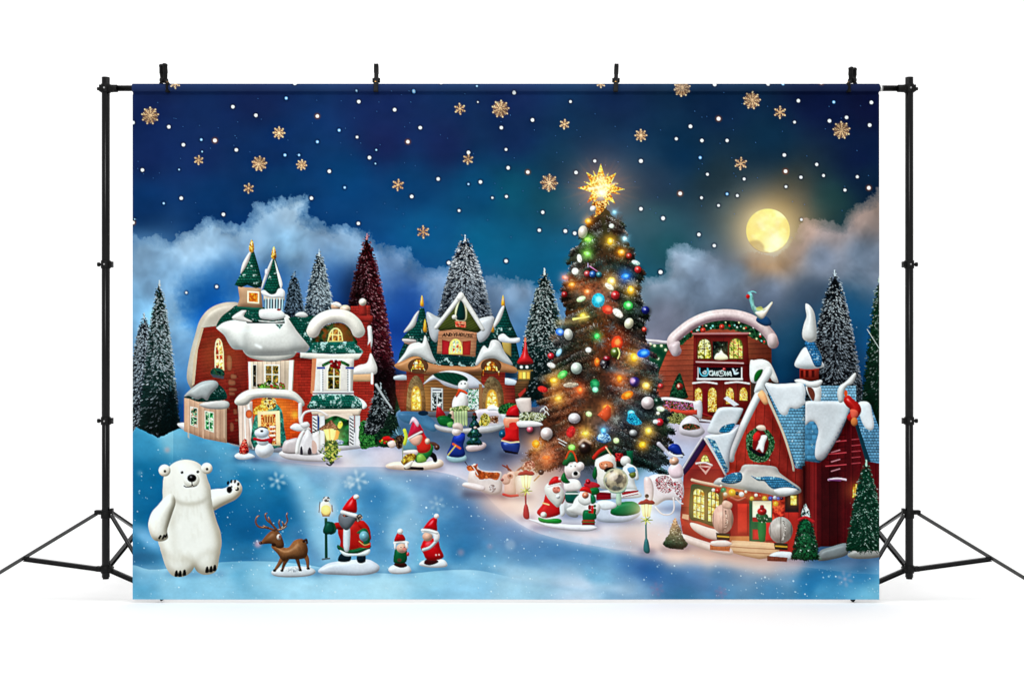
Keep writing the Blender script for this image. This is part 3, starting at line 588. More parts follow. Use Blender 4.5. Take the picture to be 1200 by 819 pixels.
# right half: green roof, dormer
sub('green_roof', 'speckled green roof behind the dormer')
fill(poly([(338,373),(350,370),(372,370),(362,390),(368,402),(365,412),(362,405),(348,388)]), (18, 84, 72), tex=shingle(3, .35))
back()
sub('chimney', 'red brick chimney with a snow ball on top')
fill(poly([(411,359),(434,358),(434,370),(437,371),(436,377),(432,384),(434,424),(414,430),(408,400)], 6), (140, 40, 34), puff=4, k=.9, tex=brick(3.2, 6, .25))
fill(poly([(421,353),(429,353),(430,371),(420,371)], 5), (150, 42, 36), puff=3, k=1.2); fill(poly([(414,370),(437,370),(436,377),(414,377)], 5), (146, 42, 36), puff=2, amb=.5)
ball(425, 354, 4.3, (230, 210, 196)); ball(394, 359, 6, (206, 166, 140), 5.2, amb=.4); ball(404.5, 362, 6.2, (222, 190, 168), 4.6, amb=.4); puffy([(388,356),(394,354),(400,357),(399,360),(392,358)], (236,228,222), 1.5)
back(); puffy([(346,370),(350,366),(357,366),(361,370),(356,372)], (196,198,196), 1.5)
thick([(433,384),(434,400),(431,414)], 5, (220,214,214))
sub('dormer', 'arched dormer with a lit round window'); fill(curve([(368,403),(371,392),(380,383),(396,378),(408,383),(414,393),(416,404)]), (28, 60, 32), tex=blobs([(14,50,34),(30,66,36),(70,60,30),(90,50,20)], 4)); fill(curve([(395,382),(406,384),(412,392),(413,401),(400,401)]), (110, 60, 24), a=.7, mark=False); back()
win([(383,384),(404,384),(403,401),(383,401)], 3, 2, (240, 222, 130), 1.6, [(60,30,16),(110,60,30),(190,130,50)], arch=.95, gl=.35, seed=6, name='arched_window')
sub('green_roof', 'speckled green eave under the dormer'); fill(poly([(367,401),(415,400),(427,413),(425,416),(400,415),(358,414),(364,408)], 5), (20, 96, 82), puff=2, tex=shingle(3, .75, 5, d=.2)); back()
fill(poly([(352,413),(390,415),(427,414),(425,420),(410,423),(368,421),(352,419)], 5), (214, 206, 194), puff=2)
sub('snow_roof', 'thick arched snow cap over the dormer'); thick([(367,388),(371,380),(380,373),(393,370),(406,372),(416,380),(420,388)], 15.5, (230, 220, 208), amb=.5, spec=.2); back()
# brick right
fill(poly([(413,420),(418,424),(434,400),(438,440),(438,500),(430,506),(412,500)], 5), (150, 42, 32), tex=brick(3, 8, .32))
puffy([(413,433),(420,428),(430,425),(434,414),(438,420),(442,431),(440,438),(428,440),(413,439)], (222, 212, 206), 3.5)
fill(poly([(412,439),(436,438),(436,447),(412,447)], 5), (206, 160, 120), puff=1.5); fill(line([(436,438),(436,449)], 3), (226,222,214))
# upper white bay
sub('bay_window', 'white bay with a yellow lit window and a red wreath')
fill(poly([(369,420),(415,420),(413,461),(368,461)], 5), (216, 208, 200), puff=3); fill(poly([(366,420),(371,420),(368,464),(364,460)]), (210,130,90))
for x in (375.5, 407):
    fill(rect(x, 432, x + 3.6, 458), (240,240,238))
    for k in range(13): fill(rect(x + (0 if x > 400 else 2.2), 433 + 2 * k, x + (1.5 if x > 400 else 3.6), 434 + 2 * k), (20, 24, 40))
fill(rect(371.5, 430, 381, 432.4), (40, 70, 150)); fill(rect(405, 430, 415, 432.4), (40, 70, 150)); back()
win([(383,425),(400,425),(399,457),(383,457)], 2, 2, (250, 236, 196), 1.5, [(20,26,14),(70,70,20),(150,120,40),(110,50,30)], arch=.5, seed=7, s=3, gl=.1)
sub('wreath')
for k in range(30):
    a = k / 29; x = 379 + 29 * a; y = 428 - 5 * math.sin(a * math.pi)
    if abs(x - 393) > 6: fill(ell(x, y, 1.8), (40, 90, 50), tex=blobs([(20,60,30),(60,120,60)], 1), mark=False)
for k in range(16): fill(ell(393 + 5 * math.cos(k), 427 + 3.6 * math.sin(k * 1.7), 2), [(160,20,30),(190,40,44),(120,14,20)][k % 3], edge=.3)
back()
for k, c in ((0, (236,232,226)), (2, (120,120,130)), (3.5, (240,236,230))): fill(line([(367,459 + k), (414,459 + k)], 1.3), c)
sub('porch_roof', 'green speckled porch roof'); fill(curve([(368,463),(390,462),(414,463),(422,468),(429,474),(427,479),(400,480),(362,479),(364,470)]), (22, 100, 84), puff=4, k=1, amb=.4, tex=shingle(3, .6, 5)); puffy([(420,466),(427,470),(430,476),(425,479),(424,472)], (236,232,226), 1.5); back()
fill(poly([(364,480),(424,479),(421,487),(366,486)], 5), (214, 192, 172), puff=1.5)
fill(poly([(374,486),(412,486),(412,522),(374,522)]), (14, 84, 40), tex=blobs([(8,50,26),(16,96,44),(30,110,60)], 5)); fill(curve([(374,484),(393,485),(412,484),(410,492),(393,487),(378,492)]), (220,200,180))
shade(rect(376, 487, 384, 522), .4, 2)
for x in (366, 374.5, 409, 416):
    fill(poly([(x, 487), (x + 6, 487), (x + 6, 523), (x, 522)]), (222, 222, 222), edge=.2)
    if x in (366, 409): 
        for k in range(8): fill(line([(x + 1.3, 490 + 4 * k), (x + 4.8, 492.5 + 4 * k)], 1.3), (24, 30, 44))
fill(ell(399, 497, 2.6, 3.5), (240, 224, 60)); fill(ell(392, 499, 1.4), (230,200,60)); fill(ell(395,518,8,3), (110,150,190), tex=blobs([(70,110,150),(170,190,210)], 2))
sub('shrub', 'green shrub at the right corner of the brick house'); fill(curve([(423,524),(421,500),(428,492),(437,497),(446,510),(448,521),(436,524)]), (20, 84, 36), tex=blobs([(8,46,24),(24,90,40),(60,130,60),(12,60,30)], 1.6), rag=1.5); back()
# porch
sub('porch', 'arched snow porch over a glowing orange doorway')
fill(poly([(293,466),(352,466),(352,522),(296,522)], 5), (196, 72, 26), tex=brick(3.3, 7, .25))
glow(325, 480, 22, (255, 130, 30), .5)
fill(poly([(279,472),(296,470),(297,524),(281,524)], 5), (222, 192, 176), puff=3, k=.8, tex=boards(4, .15)); fill(line([(287,478),(288,524)], 1.5), (244,236,230))
fill(line([(291,472),(297,525)], 2.5), (240,230,220)); back()
sub('door', 'cream framed door with red panels in the arched doorway')
fill(curve([(297,524),(297,495),(305,477),(318,470),(330,480),(333,500),(333,522)], n=3), (40, 120, 100), tex=blobs([(24,90,80),(60,140,120)], 2.5))
fill(ell(315, 472, 9, 8), (190, 110, 40), tex=blobs([(150,70,20),(230,170,60),(250,220,140),(90,50,20)], 2)); fill(curve([(297,484),(300,477),(309,474),(315,480),(304,486)]), (230,180,50), tex=blobs([(200,130,30),(250,220,100)], 1.5))
fill(ell(292, 485, 4, 5), (230, 110, 60), edge=.3)
fill(poly([(302,482),(328,481),(329,522),(303,522)]), (244, 214, 160)); fill(poly([(306,486),(323,485),(324,520),(306,520)]), (206, 80, 34), tex=blobs([(150,30,16),(220,110,50),(240,170,90),(190,50,30)], 2.4)); fill(rect(309,488,321,495), (110,36,20)); 
for k in range(4): fill(rect(310 + 3 * k, 488, 311 + 3 * k, 495), (230,160,90))
for k in range(4): fill(rect(316, 499 + 5 * k, 323, 501 + 5 * k), (236,220,196))
back(); glow(314, 490, 14, (255, 140, 40), .4); glow(346, 486, 5, (255, 170, 40), .7)
sub('snow_roof', 'rounded snow shelf over the porch'); puffy([(275,471),(279,464),(288,458),(302,455),(325,456),(343,458),(353,466),(357,473),(354,476),(347,470),(335,467),(308,466),(296,468),(290,474),(280,475)], (224, 212, 200), 4, 1.1, amb=.45); back()
thick([(352,474),(352,488),(354,497),(362,503)], 4.5, (222, 206, 200))
puffy([(283,464),(300,459),(320,460),(300,463)], (250,246,240), 2, mark=False, a=.5)
shade(curve([(280,522),(350,520),(350,530),(280,530)]), .35, 3, (40, 60, 90))
# ---------------------------------------------------------------- middle house with the green roofs
HB = part('gabled_house', 'wide cottage with green roofs, snow drifts and a steep central gable, behind the skaters')
fill(poly([(468,414),(478,392),(492,372),(512,380),(562,380),(588,370),(604,398),(610,424),(606,434),(466,430)], 6), (10, 66, 62), tex=shingle(4, .12), puff=4)
fill(poly([(463,440),(480,438),(480,486),(470,484),(464,462)], 6), (104, 32, 28), puff=4, tex=brick(4, 12, .3)); puffy([(462,441),(472,439),(478,441),(477,445),(463,445)], (170,176,184), 1.5)
fill(poly([(588,440),(606,446),(606,482),(588,482)], 6), (112, 32, 28), puff=3, tex=brick(4, 12, .3)); fill(rect(590,436,606,443), (26,56,80)); puffy([(590,443),(600,444),(606,447),(605,451),(591,450)], (190,196,206), 1.5)
fill(poly([(476,432),(592,432),(591,484),(478,484)], 6), (124, 36, 28), tex=brick(3.2, 8, .35))
fill(poly([(497,440),(564,436),(564,484),(497,484)], 6), (124, 84, 48), tex=boards(3.6, .35, True))
# turrets
for x, lx in ((494.5, -1), (589.5, 1)):
    sub('turret_roof', 'teal green cone on the %s end of the middle house' % ('left' if lx < 0 else 'right'))
    if lx < 0: P = [(492,361),(497,361),(500,374),(505,400),(498,410),(488,408),(478,400),(470,398),(480,386),(489,376)]
    else: P = [(587,361),(592,358),(598,376),(607,396),(600,401),(585,398),(574,398),(578,386),(584,374)]
    fill(poly(P, 6), (14, 76, 70), puff=6, k=1, amb=.4, tex=shingle(3.4, .25)); back()
    xx_ = x + (3.6 if lx < 0 else -12.5)
    sub('finial'); fill(curve([(xx_-2,388),(xx_-1.6,380),(xx_,374),(xx_+1.8,381),(xx_+2,389)]), (206, 150, 40), puff=2, spec=.8, k=1.4); back()
    sub('finial'); fill(curve([(x-2,358),(x-1.5,351),(x,346),(x+1.8,352),(x+2,359)]), (214, 160, 40), puff=2, spec=.8, k=1.4); back()
puffy([(491,364),(489,372),(486,382),(478,388),(473,389),(480,379),(486,369)], (180,182,184), 2)
fill(poly([(472,397),(488,399),(487,406),(480,404),(474,402)]), (150,120,110)); puffy([(472,397),(486,398),(487,401),(474,401)], (180,172,170), 1)
puffy([(587,361),(591,359),(589,368),(585,377),(579,384),(579,378)], (206,204,202), 1.6)
fill(poly([(588,400),(599,400),(599,418),(590,412)]), (176,150,80), puff=2)
puffy([(584,394),(590,391),(597,396),(603,396),(609,396),(608,401),(598,402),(586,400)], (216,218,222), 2)
puffy([(500,366),(512,371),(524,377),(516,392),(511,401),(505,396),(502,384)], (178,182,186), 4)
puffy([(560,375),(572,371),(579,372),(577,384),(571,396),(562,401),(558,388)], (186,188,192), 4)
# central gable
sub('gable', 'steep olive gable with a dark arch and a small orange banner')
fill(poly([(541,349),(566,386),(560,390),(540,387),(516,388),(512,385)], 5), (72, 80, 34), puff=3, tex=boards(3, .3, True, .5))
fill(curve([(541,350),(546,358),(547.5,368),(545,376),(535,376),(533,366),(536,356)]), (206,200,160), puff=1); fill(curve([(540,351),(544,358),(545.5,368),(544,375),(535,374),(535.5,364)]), (8, 54, 50), puff=3)
fill(ell(532.5,371.5,3,2.6), (216,210,196), puff=1.5); fill(poly([(533,376),(546,377),(546,384),(534,383)]), (222, 110, 80), tex=blobs([(200,70,50),(240,150,110)], 2)); fill(line([(536,380),(543,380.5)], 1), (60,14,10)); back()
sub('snow_roof', 'snow edge along the steep gable'); 
for P in ([(540,346),(532,357),(511,384)], [(540,346),(551,362),(566,386)]): thick(P, 6.5, (214,212,208), w1=4.5, amb=.45)
puffy([(540,342),(544,347),(540,352),(535,350)], (214,212,208), 1.5); back()
# upper room with the lettering
sub('upper_wall', 'tan upper wall with dark lettering over a lit window and two red shutters'); fill(poly([(514,388),(535,386),(559,390),(557,418),(512,414)], 5), (170, 116, 84), puff=3, k=.5, tex=boards(4, .12, True)); back()
sub('lettering')
GL = {'A':[(0,1,.5,0),(.5,0,1,1),(.2,.6,.8,.6)],'N':[(0,1,0,0),(0,0,1,1),(1,1,1,0)],'D':[(0,0,0,1),(0,0,.9,.4),(.9,.4,.8,.8),(.8,.8,0,1)],'Y':[(0,0,.5,.5),(1,0,.5,.5),(.5,.5,.5,1)],'H':[(0,0,0,1),(1,0,1,1),(0,.5,1,.5)],'M':[(0,1,0,0),(0,0,.5,.7),(.5,.7,1,0),(1,0,1,1)],'O':[(.1,.2,.5,0),(.5,0,.9,.3),(.9,.3,.8,.9),(.8,.9,.2,1),(.2,1,.1,.2)],'U':[(0,0,.1,.9),(.1,.9,.8,1),(.8,1,1,0)],'S':[(.9,.1,.2,.1),(.2,.1,.2,.5),(.2,.5,.8,.6),(.8,.6,.8,1),(.8,1,0,1)],'E':[(0,0,0,1),(0,0,.8,0),(0,.5,.6,.5),(0,1,.8,1)]}
for i, ch in enumerate('ANDYHOUSE'):
    x = 518.5 + i * 4.1; y = 391 + .055 * abs(i - 4) ** 2 * 1.0 - .6 + (i * .12)
    for (a, b, c, d) in GL[ch]: fill(line([(x + a * 3.1 + (1 - b) * .8, y + b * 3.6 - .6), (x + c * 3.1 + (1 - d) * .8, y + d * 3.6 - .6)], .85), (24, 14, 12), grain=0)
back()
sub('shutter'); fill(poly([(518,398),(527,400),(527,415),(518,415)]), (176,30,40), edge=.3); sub('shutter'); fill(poly([(542,400),(552,399),(551,416),(542,416)]), (166,38,34), edge=.3); back()
win([(526,397),(542,397),(542,415),(526,415)], 4, 1, (244, 214, 110), 1.6, [(214,60,40),(236,220,170),(150,180,140),(250,240,190)], arch=.7, bar=1.1, seed=3, name='arched_window', gl=.12)
fill(poly([(511,415),(557,418),(557,430),(509,428)]), (10, 62, 58), tex=shingle(3.4, .6, 5))
# lower snow drifts and eyebrow dormers
sub('snow_roof', 'jagged snow drift over the left eyebrow window'); puffy([(465,426),(474,414),(480,404),(490,401),(495,402),(498,393),(502,402),(507,416),(511,425),(503,424),(494,419),(484,417),(476,421),(468,427)], (204,204,202), 4, 1.2); back()
sub('snow_roof', 'jagged snow drift over the right eyebrow window'); puffy([(557,427),(562,413),(567,405),(572,408),(576,399),(585,400),(591,412),(601,427),(592,426),(580,420),(570,421),(562,427)], (200,200,198), 4, 1.2); back()
puffy([(462,428),(474,422),(483,418),(491,418),(500,424),(515,428),(535,429),(557,429),(566,422),(578,420),(590,425),(605,431),(604,437),(585,436),(555,437),(520,441),(490,437),(470,434)], (170, 116, 76), 3, .9, amb=.5, sm=True)
shade(line([(478,438),(600,438)], 4), .35, 2)
for Q, sd in (([(481,420),(499,421),(499,434),(481,433)], 4), ([(565,422),(586,423),(586,436),(565,434)], 5)):
    x, y = (Q[0][0] + Q[1][0]) / 2, 426
    fill(ell(x, 429, 12, 9), (64, 40, 30), mark=False, a=.9)
    win(Q, 4, 2, (60, 20, 12), .9, FIRE, arch=.9, gl=.3, seed=sd, name='eyebrow_window')
# arched doors
for P, Q, sd in (([(478,486),(477,464),(480,448),(487,440),(494,446),(498,462),(497,486)], [(481,452),(494,452),(494,481),(482,481)], 6), ([(567,484),(565,462),(569,447),(576,441),(585,447),(590,462),(588,484)], [(569,456),(584,456),(584,480),(569,480)], 7)):
    fill(poly(cr(P, 4), 5), (88, 72, 52), puff=4, k=1.1, amb=.4, tex=blobs([(60,48,34),(110,92,66),(90,76,54)], 3, mix=.6))
    win(Q, 2, 3, (170, 120, 40), 1.5, [(200,110,30),(255,190,60),(255,235,140)], arch=1.1, gl=.45, seed=sd, name='arched_door', bar=.7)
# snow awning
sub('awning', 'oval snow awning with a green stripe over the entrance')
puffy([(496,450),(505,441),(515,436),(530,434),(546,437),(557,443),(566,451),(567,454),(555,455),(540,456),(522,452),(512,445),(504,446)], (196,196,204), 3)
fill(curve([(508,438),(520,436),(534,437),(545,441),(548,446),(538,452),(524,448),(512,443)]), (10, 66, 48), tex=boards(5, .35, False, -.8))
back()
sub('door', 'white panelled door under the awning'); fill(poly([(505,454),(519,455),(519,482),(505,481)]), (208,208,206), edge=.2); fill(rect(506.5,460,518,481), (30,40,40), tex=blobs([(14,20,24),(40,54,54),(190,196,190)], 1.5)); fill(rect(511.5,460,513,481), (200,200,200)); fill(rect(507,456.5,517,457.8), (60,64,90)); back()
sub('wall_panel', 'pale green floral panel beside the entrance'); fill(poly([(544,456),(561,456),(561,480),(544,480)]), (180,210,190), tex=blobs([(30,110,70),(120,180,150),(206,226,210),(220,232,222),(60,120,130)], 1.8)); back()
fill(poly([(561,450),(565,450),(565,484),(562,484)]), (150,110,70))
fill(poly([(470,482),(510,482),(600,482),(600,490),(470,488)]), (110,112,118), puff=1)
puffy([(466,484),(480,482),(500,486),(512,498),(508,506),(490,498),(472,494)], (74,122,158), 3, amb=.6)
fill(ell(496,484,6,3), (24,50,70))
# stand-in topiary at the entrance, balustrade and its plants
part('snowman', 'small white snowman with an orange scarf at the entrance of the green-roofed house')
fill(curve([(530,479),(531,468),(538,460),(546,462),(549,472),(545,480),(534,482)]), (226,222,216), puff=4, k=1.1); ball(543, 452, 6.2, (238,234,230), amb=.5, spec=.1)
for P, c_ in (([(538,457),(544,459),(547,461)], (214,84,40)), ([(538,459),(535,464)], (196,70,34))): fill(line(P, 3.4, 2.6, smooth=True), c_, puff=1)
fill(ell(545,449.5,1), (20,20,24)); fill(ell(540.6,449.5,.8), (20,20,24)); fill(ell(536,474,3.5,2), (226,110,50), rot=0) if 0 else None
part('balustrade', 'snow topped garden wall with pink and brown lattice behind the small fir')
puffy([(556,482),(570,479),(584,479),(592,483),(594,500),(580,502),(558,499)], (214,200,204), 2.5); fill(poly([(566,488),(584,487),(584,496),(567,495)]), (120,70,44), tex=blobs([(90,46,28),(170,110,70),(220,190,170)], 1.6)); puffy([(572,476),(578,474),(583,477),(592,481),(594,490),(590,494),(584,482),(572,481)], (240,236,238), 1.5)
part('fence', 'pale green fence pickets behind the gnome group'); 
for k in range(5): puffy([(532+3.2*k,480),(534.4+3.2*k,479),(535+3.2*k,497),(532.4+3.2*k,497)], (196,214,150), 1)
fill(curve([(528,478),(545,475),(550,480),(530,482)]), (150,160,96), tex=blobs([(90,120,60),(200,200,140)], 1.6)); puffy([(527,483),(531,482),(532,494),(525,494)], (226,190,160), 1.2)
part('snow_base', 'white porcelain base under the small group in front of the entrance'); puffy([(510,497),(520,500),(545,502),(590,496),(588,502),(572,507),(540,508),(520,506),(511,502)], (176,174,176), 2.5)
part('shrub', 'leafy green shrub behind the standing red-coated figure'); fill(curve([(584,484),(586,476),(596,472),(606,474),(609,482),(600,486)]), (20,70,36), tex=blobs([(8,40,24),(30,90,44),(70,110,60)], 1.5), rag=1)
part('flower', 'yellow flower bush right of the small fir'); fill(curve([(562,498),(563,488),(569,484),(574,489),(572,498)]), (190,160,40), tex=blobs([(70,90,30),(220,180,50),(250,230,120),(120,110,30)], 1.4), rag=1)
part('gnome', 'small gnome with a pointed red hat and green coat in front of the entrance')
sub('hat'); puffy([(513,475),(518,480),(522,487),(512,490),(511,484)], (176,30,36), 2, 1.2); sub('coat'); puffy([(512,490),(518,487),(526,488),(532,493),(526,499),(516,498)], (20,110,50), 2.5, 1.2); puffy([(524,496),(530,494),(532,499),(526,501)], (90,160,80), 1.2); sub('pompom'); ball(515,475,2.3,(236,224,224)); back(); fill(ell(527,487,2.5), (20,80,44))

# ---------------------------------------------------------------- small red roofed tower
shade(line([(470,486),(600,492)], 8), .3, 4, (20,40,70))
part('lantern_tower', 'tiny tower with a pointed red roof left of the christmas tree')
fill(poly([(603,452),(606,446),(620,446),(618,458),(611,468),(604,466)], 4), (90,60,36), puff=3, tex=boards(3,.3,True)); fill(poly([(607,462),(616,454),(616,458),(609,466)]), (170,50,40))
sub('window'); fill(poly([(607,434),(622,434),(621,445),(607,445)], 4), (140,100,40), puff=1); 
for x in (608.5, 612.6, 617.4): fill(rect(x, 436, x+3.2, 443.5), (255,214,90) if x == 612.6 else (220,160,50))
glow(614, 440, 8, (255,190,80), .35); back()
fill(poly([(605,426),(623,426),(622,434),(606,434)]), (30,46,44)); fill(ell(611,430,1.8), (240,244,226)); fill(ell(617.5,430,1.8), (240,244,226)); fill(line([(605,434),(624,434)], 1.2), (150,120,60))
sub('roof'); fill(curve([(615.5,395),(617.5,406),(619.5,416),(625,425),(614,427),(606,425),(611,416),(614,406)]), (186,30,34), puff=4, k=1.2, amb=.35, spec=.3); fill(ell(615.5,398,1.4,2.5), (220,120,80)); back()

# ---------------------------------------------------------------- brown cabin with the arched roof
HC = part('arched_cabin', 'brown log cabin with an arched snow roof and yellow lit windows, right of the christmas tree')
fill(poly([(756,404),(786,402),(784,440),(760,446)], 5), (12, 62, 40), puff=3)
for x, y in ((762,403),(767,405),(775,405),(771,420),(780,410),(760,416)): fill(ell(x, y, 1.5), (244,240,170)); glow(x, y, 3, (255,240,150), .3)
thick([(756,399),(770,400),(782,401),(792,397)], 3.6, (200,190,194))
fill(poly([(768,462),(772,436),(782,412),(795,392),(812,380),(840,375),(870,376),(890,388),(904,404),(905,500),(768,492)], 6), (140, 62, 42), tex=boards(6, .3, True, .02), puff=8, k=.7, amb=.45, grain=.06)
shade(poly([(876,395),(905,400),(905,430),(876,430)]), .25, 5)
sub('garland', 'dark green garland with red and white baubles under the arched roof')
G = cr([(797,398),(806,390),(818,384),(835,380),(855,380),(872,384),(886,391),(897,397)], 8, False)
fill(line(G, 13), (12, 44, 28), tex=blobs([(6,26,18),(16,56,34),(34,80,50)], 2), rag=1.5)
R = np.random.RandomState(9)
for _ in range(34):
    x, y = G[R.randint(len(G))]; fill(ell(x + R.randn() * 3, y + R.randn() * 3, .6 + .7 * R.rand()), [(236,240,230),(220,230,150),(200,40,30),(120,200,190)][R.randint(4)], grain=0)
for x, y in ((846,383),(824,387)): ball(x, y, 3, (200,50,34))
back()
sub('snow_roof', 'thick pinkish snow arch over the brown cabin')
thick([(792,411),(788,400),(797,390),(812,379),(832,371),(855,369),(875,373),(892,382),(903,394),(906,402)], 13, (206, 184, 184), amb=.42, sh=(.95,.85,.9), spec=.1, grain=.06)
puffy([(784,404),(796,400),(795,412),(792,417),(788,416),(786,410)], (200,178,180), 3); thick([(905,396),(905,402)], 11, (206,184,184)); back()
sub('facade', 'dark red framed front with windows, sign and doors'); fill(poly([(813,392),(876,391),(879,448),(879,492),(812,486),(812,448)], 5), (92, 14, 18), puff=3, k=.7, tex=boards(16, .3)); fill(line([(812,391),(877,390.5)], 2), (170,110,110)); fill(rect(813,393,876,396), (70,10,14))
fill(line([(816,424),(871,425.5)], 1.6), (190,150,150)); fill(line([(813,427.5),(877,428)], 1.4), (60,8,12)); back()
win([(817,397),(834,396),(834,421),(817,421)], 2, 2, (60, 40, 20), 1.1, [(60,70,20),(170,160,50),(236,220,110),(250,240,170),(90,100,40)], arch=.5, seed=1, gl=.2, bar=.8)
sub('window', 'dark centre window with a glowing white figure'); fill(rect(835,400,853,421), (16,26,22), tex=blobs([(8,14,14),(24,44,34)], 2)); speck((837,401,852,412), 3, 8, .4, .8, (200,210,190)); fill(curve([(838,421),(839,415),(843,413),(845,410),(848,414),(852,417),(852,421)]), (255,236,190), puff=1.5); glow(845,416,6,(255,200,110),.4); back()
win([(854,396),(871,396),(871,421),(854,421)], 3, 1, (70, 60, 24), 1.1, [(80,110,40),(200,190,70),(240,220,120),(180,90,50)], arch=.5, seed=2, gl=.2, bar=.7)
sub('sign', 'black shop sign with pale teal script in a white frame'); fill(rect(817.5,429.5,870,445), (206,206,206)); fill(rect(818.5,429.5,868.5,443), (14,18,22)); fill(rect(817,429,870,430.4), (86,14,18)); fill(line([(817,444),(870,444)], 1.6), (240,240,240))
back(); sub('lettering')
T1, T2 = (90,170,190), (200,226,222)
for P, w, c_ in [([(829,431.5),(828.5,434),(825,437),(827,438.5)], 1, T1), ([(820,431.5),(820,436),(823,440),(828,440),(830,436),(829.5,432)], 1.5, T1), ([(824,436),(826.5,434.5),(827.5,437),(825,438),(823.5,436.5)], .9, T2),
    ([(835,434.5),(831.5,436),(831.5,439),(835,439.5),(837,437.5)], 1, T2), ([(831,435),(835,434.8),(834.8,440)], .9, T2), ([(835.5,440),(837.5,435),(838,440),(840.5,435),(840,440),(841,439.5)], .9, T2),
    ([(846,435),(842.5,435),(841.5,438),(844,440.5),(848,439.5),(849,436),(846,434),(844,437),(847,437.5)], .9, T2), ([(850,435.5),(850,440),(853,435.5),(852.6,440),(855.5,435.5)], .9, T2), ([(856,439.5),(853.8,438),(856,435.5),(857,440.5)], .9, T2), ([(856,436),(857,440)], .9, T2)]:
    fill(line(P, w, smooth=True), c_, grain=0)
ball(848.6,432.4,1.8,(220,60,60),ry=1.4); fill(curve([(858,432),(860,432),(862,436),(866,436.5),(864,438.5),(860.5,439),(859.5,436)]), (180,200,226)); fill(line([(862,435),(864,432.6)], .8), (200,214,230)); back()
for x0_, x1_ in ((812,840), (850,878)): thick([(x0_, 449), ((x0_+x1_)/2, 447.6), (x1_, 449.5)], 2, (236,230,232))
for k, (x0_, x1_, y1_) in enumerate(((813.5,823.5,471),(829,840.5,483),(850,860.5,474),(866,876.5,470))):
    win([(x0_, 453.5), (x1_, 453.5), (x1_, y1_), (x0_, y1_)], 1, 1, (90, 30, 10), .8, [(140,70,10),(220,150,40),(250,200,80),(255,230,130),(190,110,30)], arch=.6, seed=k, s=1.3, gl=.15)
sub('door', 'dark red plank door'); fill(poly([(824,455),(829,455),(829,489),(824,487)]), (120,20,26)); fill(line([(822,484),(841,490)], 1.5), (150,40,40)); back()
thick([(820,492),(834,494)], 2.5, (200,190,200))
part('fir_tree', 'small dark fir with a red bauble against the brown cabin'); fill(curve([(796,437),(800,445),(804,458),(806,466),(796,468),(785,466),(788,452)]), (10,44,26), tex=blobs([(4,24,16),(14,56,34),(34,76,50)], 1.6), puff=3); sub('bauble'); ball(796.5,453,4,(140,40,30)); fill(ell(795,452,1.2,2), (230,170,150)); back()
part('flower_trough', 'snow rimmed trough of flowers in front of the brown cabin'); puffy([(774,466),(790,466),(812,470),(822,470),(822,491),(815,488),(800,480),(776,474)], (206,196,200), 2.5); fill(poly([(777,468),(812,472),(814,482),(778,478)]), (60,40,40), tex=blobs([(20,40,26),(60,90,50),(150,50,40),(170,110,150),(40,30,30)], 1.5)); fill(poly([(777,477),(800,481),(817,480),(817,486),(796,485),(777,481)]), (200,70,50), puff=1)
part('shrub', 'yellow-green shrub below the flower trough'); fill(curve([(768,486),(780,482),(800,485),(808,492),(798,497),(778,494)]), (90,90,50), tex=blobs([(40,50,24),(110,110,60),(150,150,90),(60,70,40)], 1.5), rag=1.5)
part('snow_mound', 'round white mound with a green wreath band before the brown cabin'); puffy([(796,500),(800,492),(808,487),(816,490),(822,499),(826,506),(818,512),(806,511),(797,508)], (206,196,204), 4); fill(curve([(800,498),(808,496),(818,498),(820,502),(808,504),(800,502)]), (40,50,36), tex=blobs([(20,36,20),(70,80,50),(140,60,50)], 1.4))
part('well_roof', 'white curled snow roof with a green patch, between the cabin and the red barn'); fill(poly([(880,446),(912,446),(914,452),(900,470),(880,470)], 4), (70,50,40)); puffy([(879,424),(884,422),(893,421),(902,425),(908,436),(912,448),(905,446),(900,438),(896,440),(893,447),(880,447)], (222,220,218), 3.5); fill(curve([(884,447),(884,440),(888,434),(894,433),(892,440),(888,446)]), (10,100,40), puff=2)
part('bird_figurine', 'teal and white long-tailed bird standing on the arched snow roof')
fill(curve([(886,376),(890,370),(900,372),(904,380),(896,382)]), (30,70,110), puff=2)
fill(curve([(877,345),(880,343),(883,349),(884,357),(888,361),(896,361),(904,354),(905,356),(899,366),(895,372),(892,374),(887,371),(882,364),(879,355)]), hg(880,(110,170,170),900,(214,196,170)), puff=4, k=1.2, tex=lambda c, X, Y: c * (.8 + .4 * vn(X, Y, 2.5, 3))[..., None]); fill(curve([(885,366),(896,364),(903,357),(898,368),(893,373)]), (222,208,196), puff=2); fill(curve([(886,361),(892,359),(894,363),(888,364)]), (190,190,90), a=.7)
sub('beak'); fill(ell(876.5,347.5,2.4,2.6), (190,30,24), puff=1); back(); fill(line([(877,343),(882,341.5),(886,343)], 1.6, .8, smooth=True), (120,190,196))

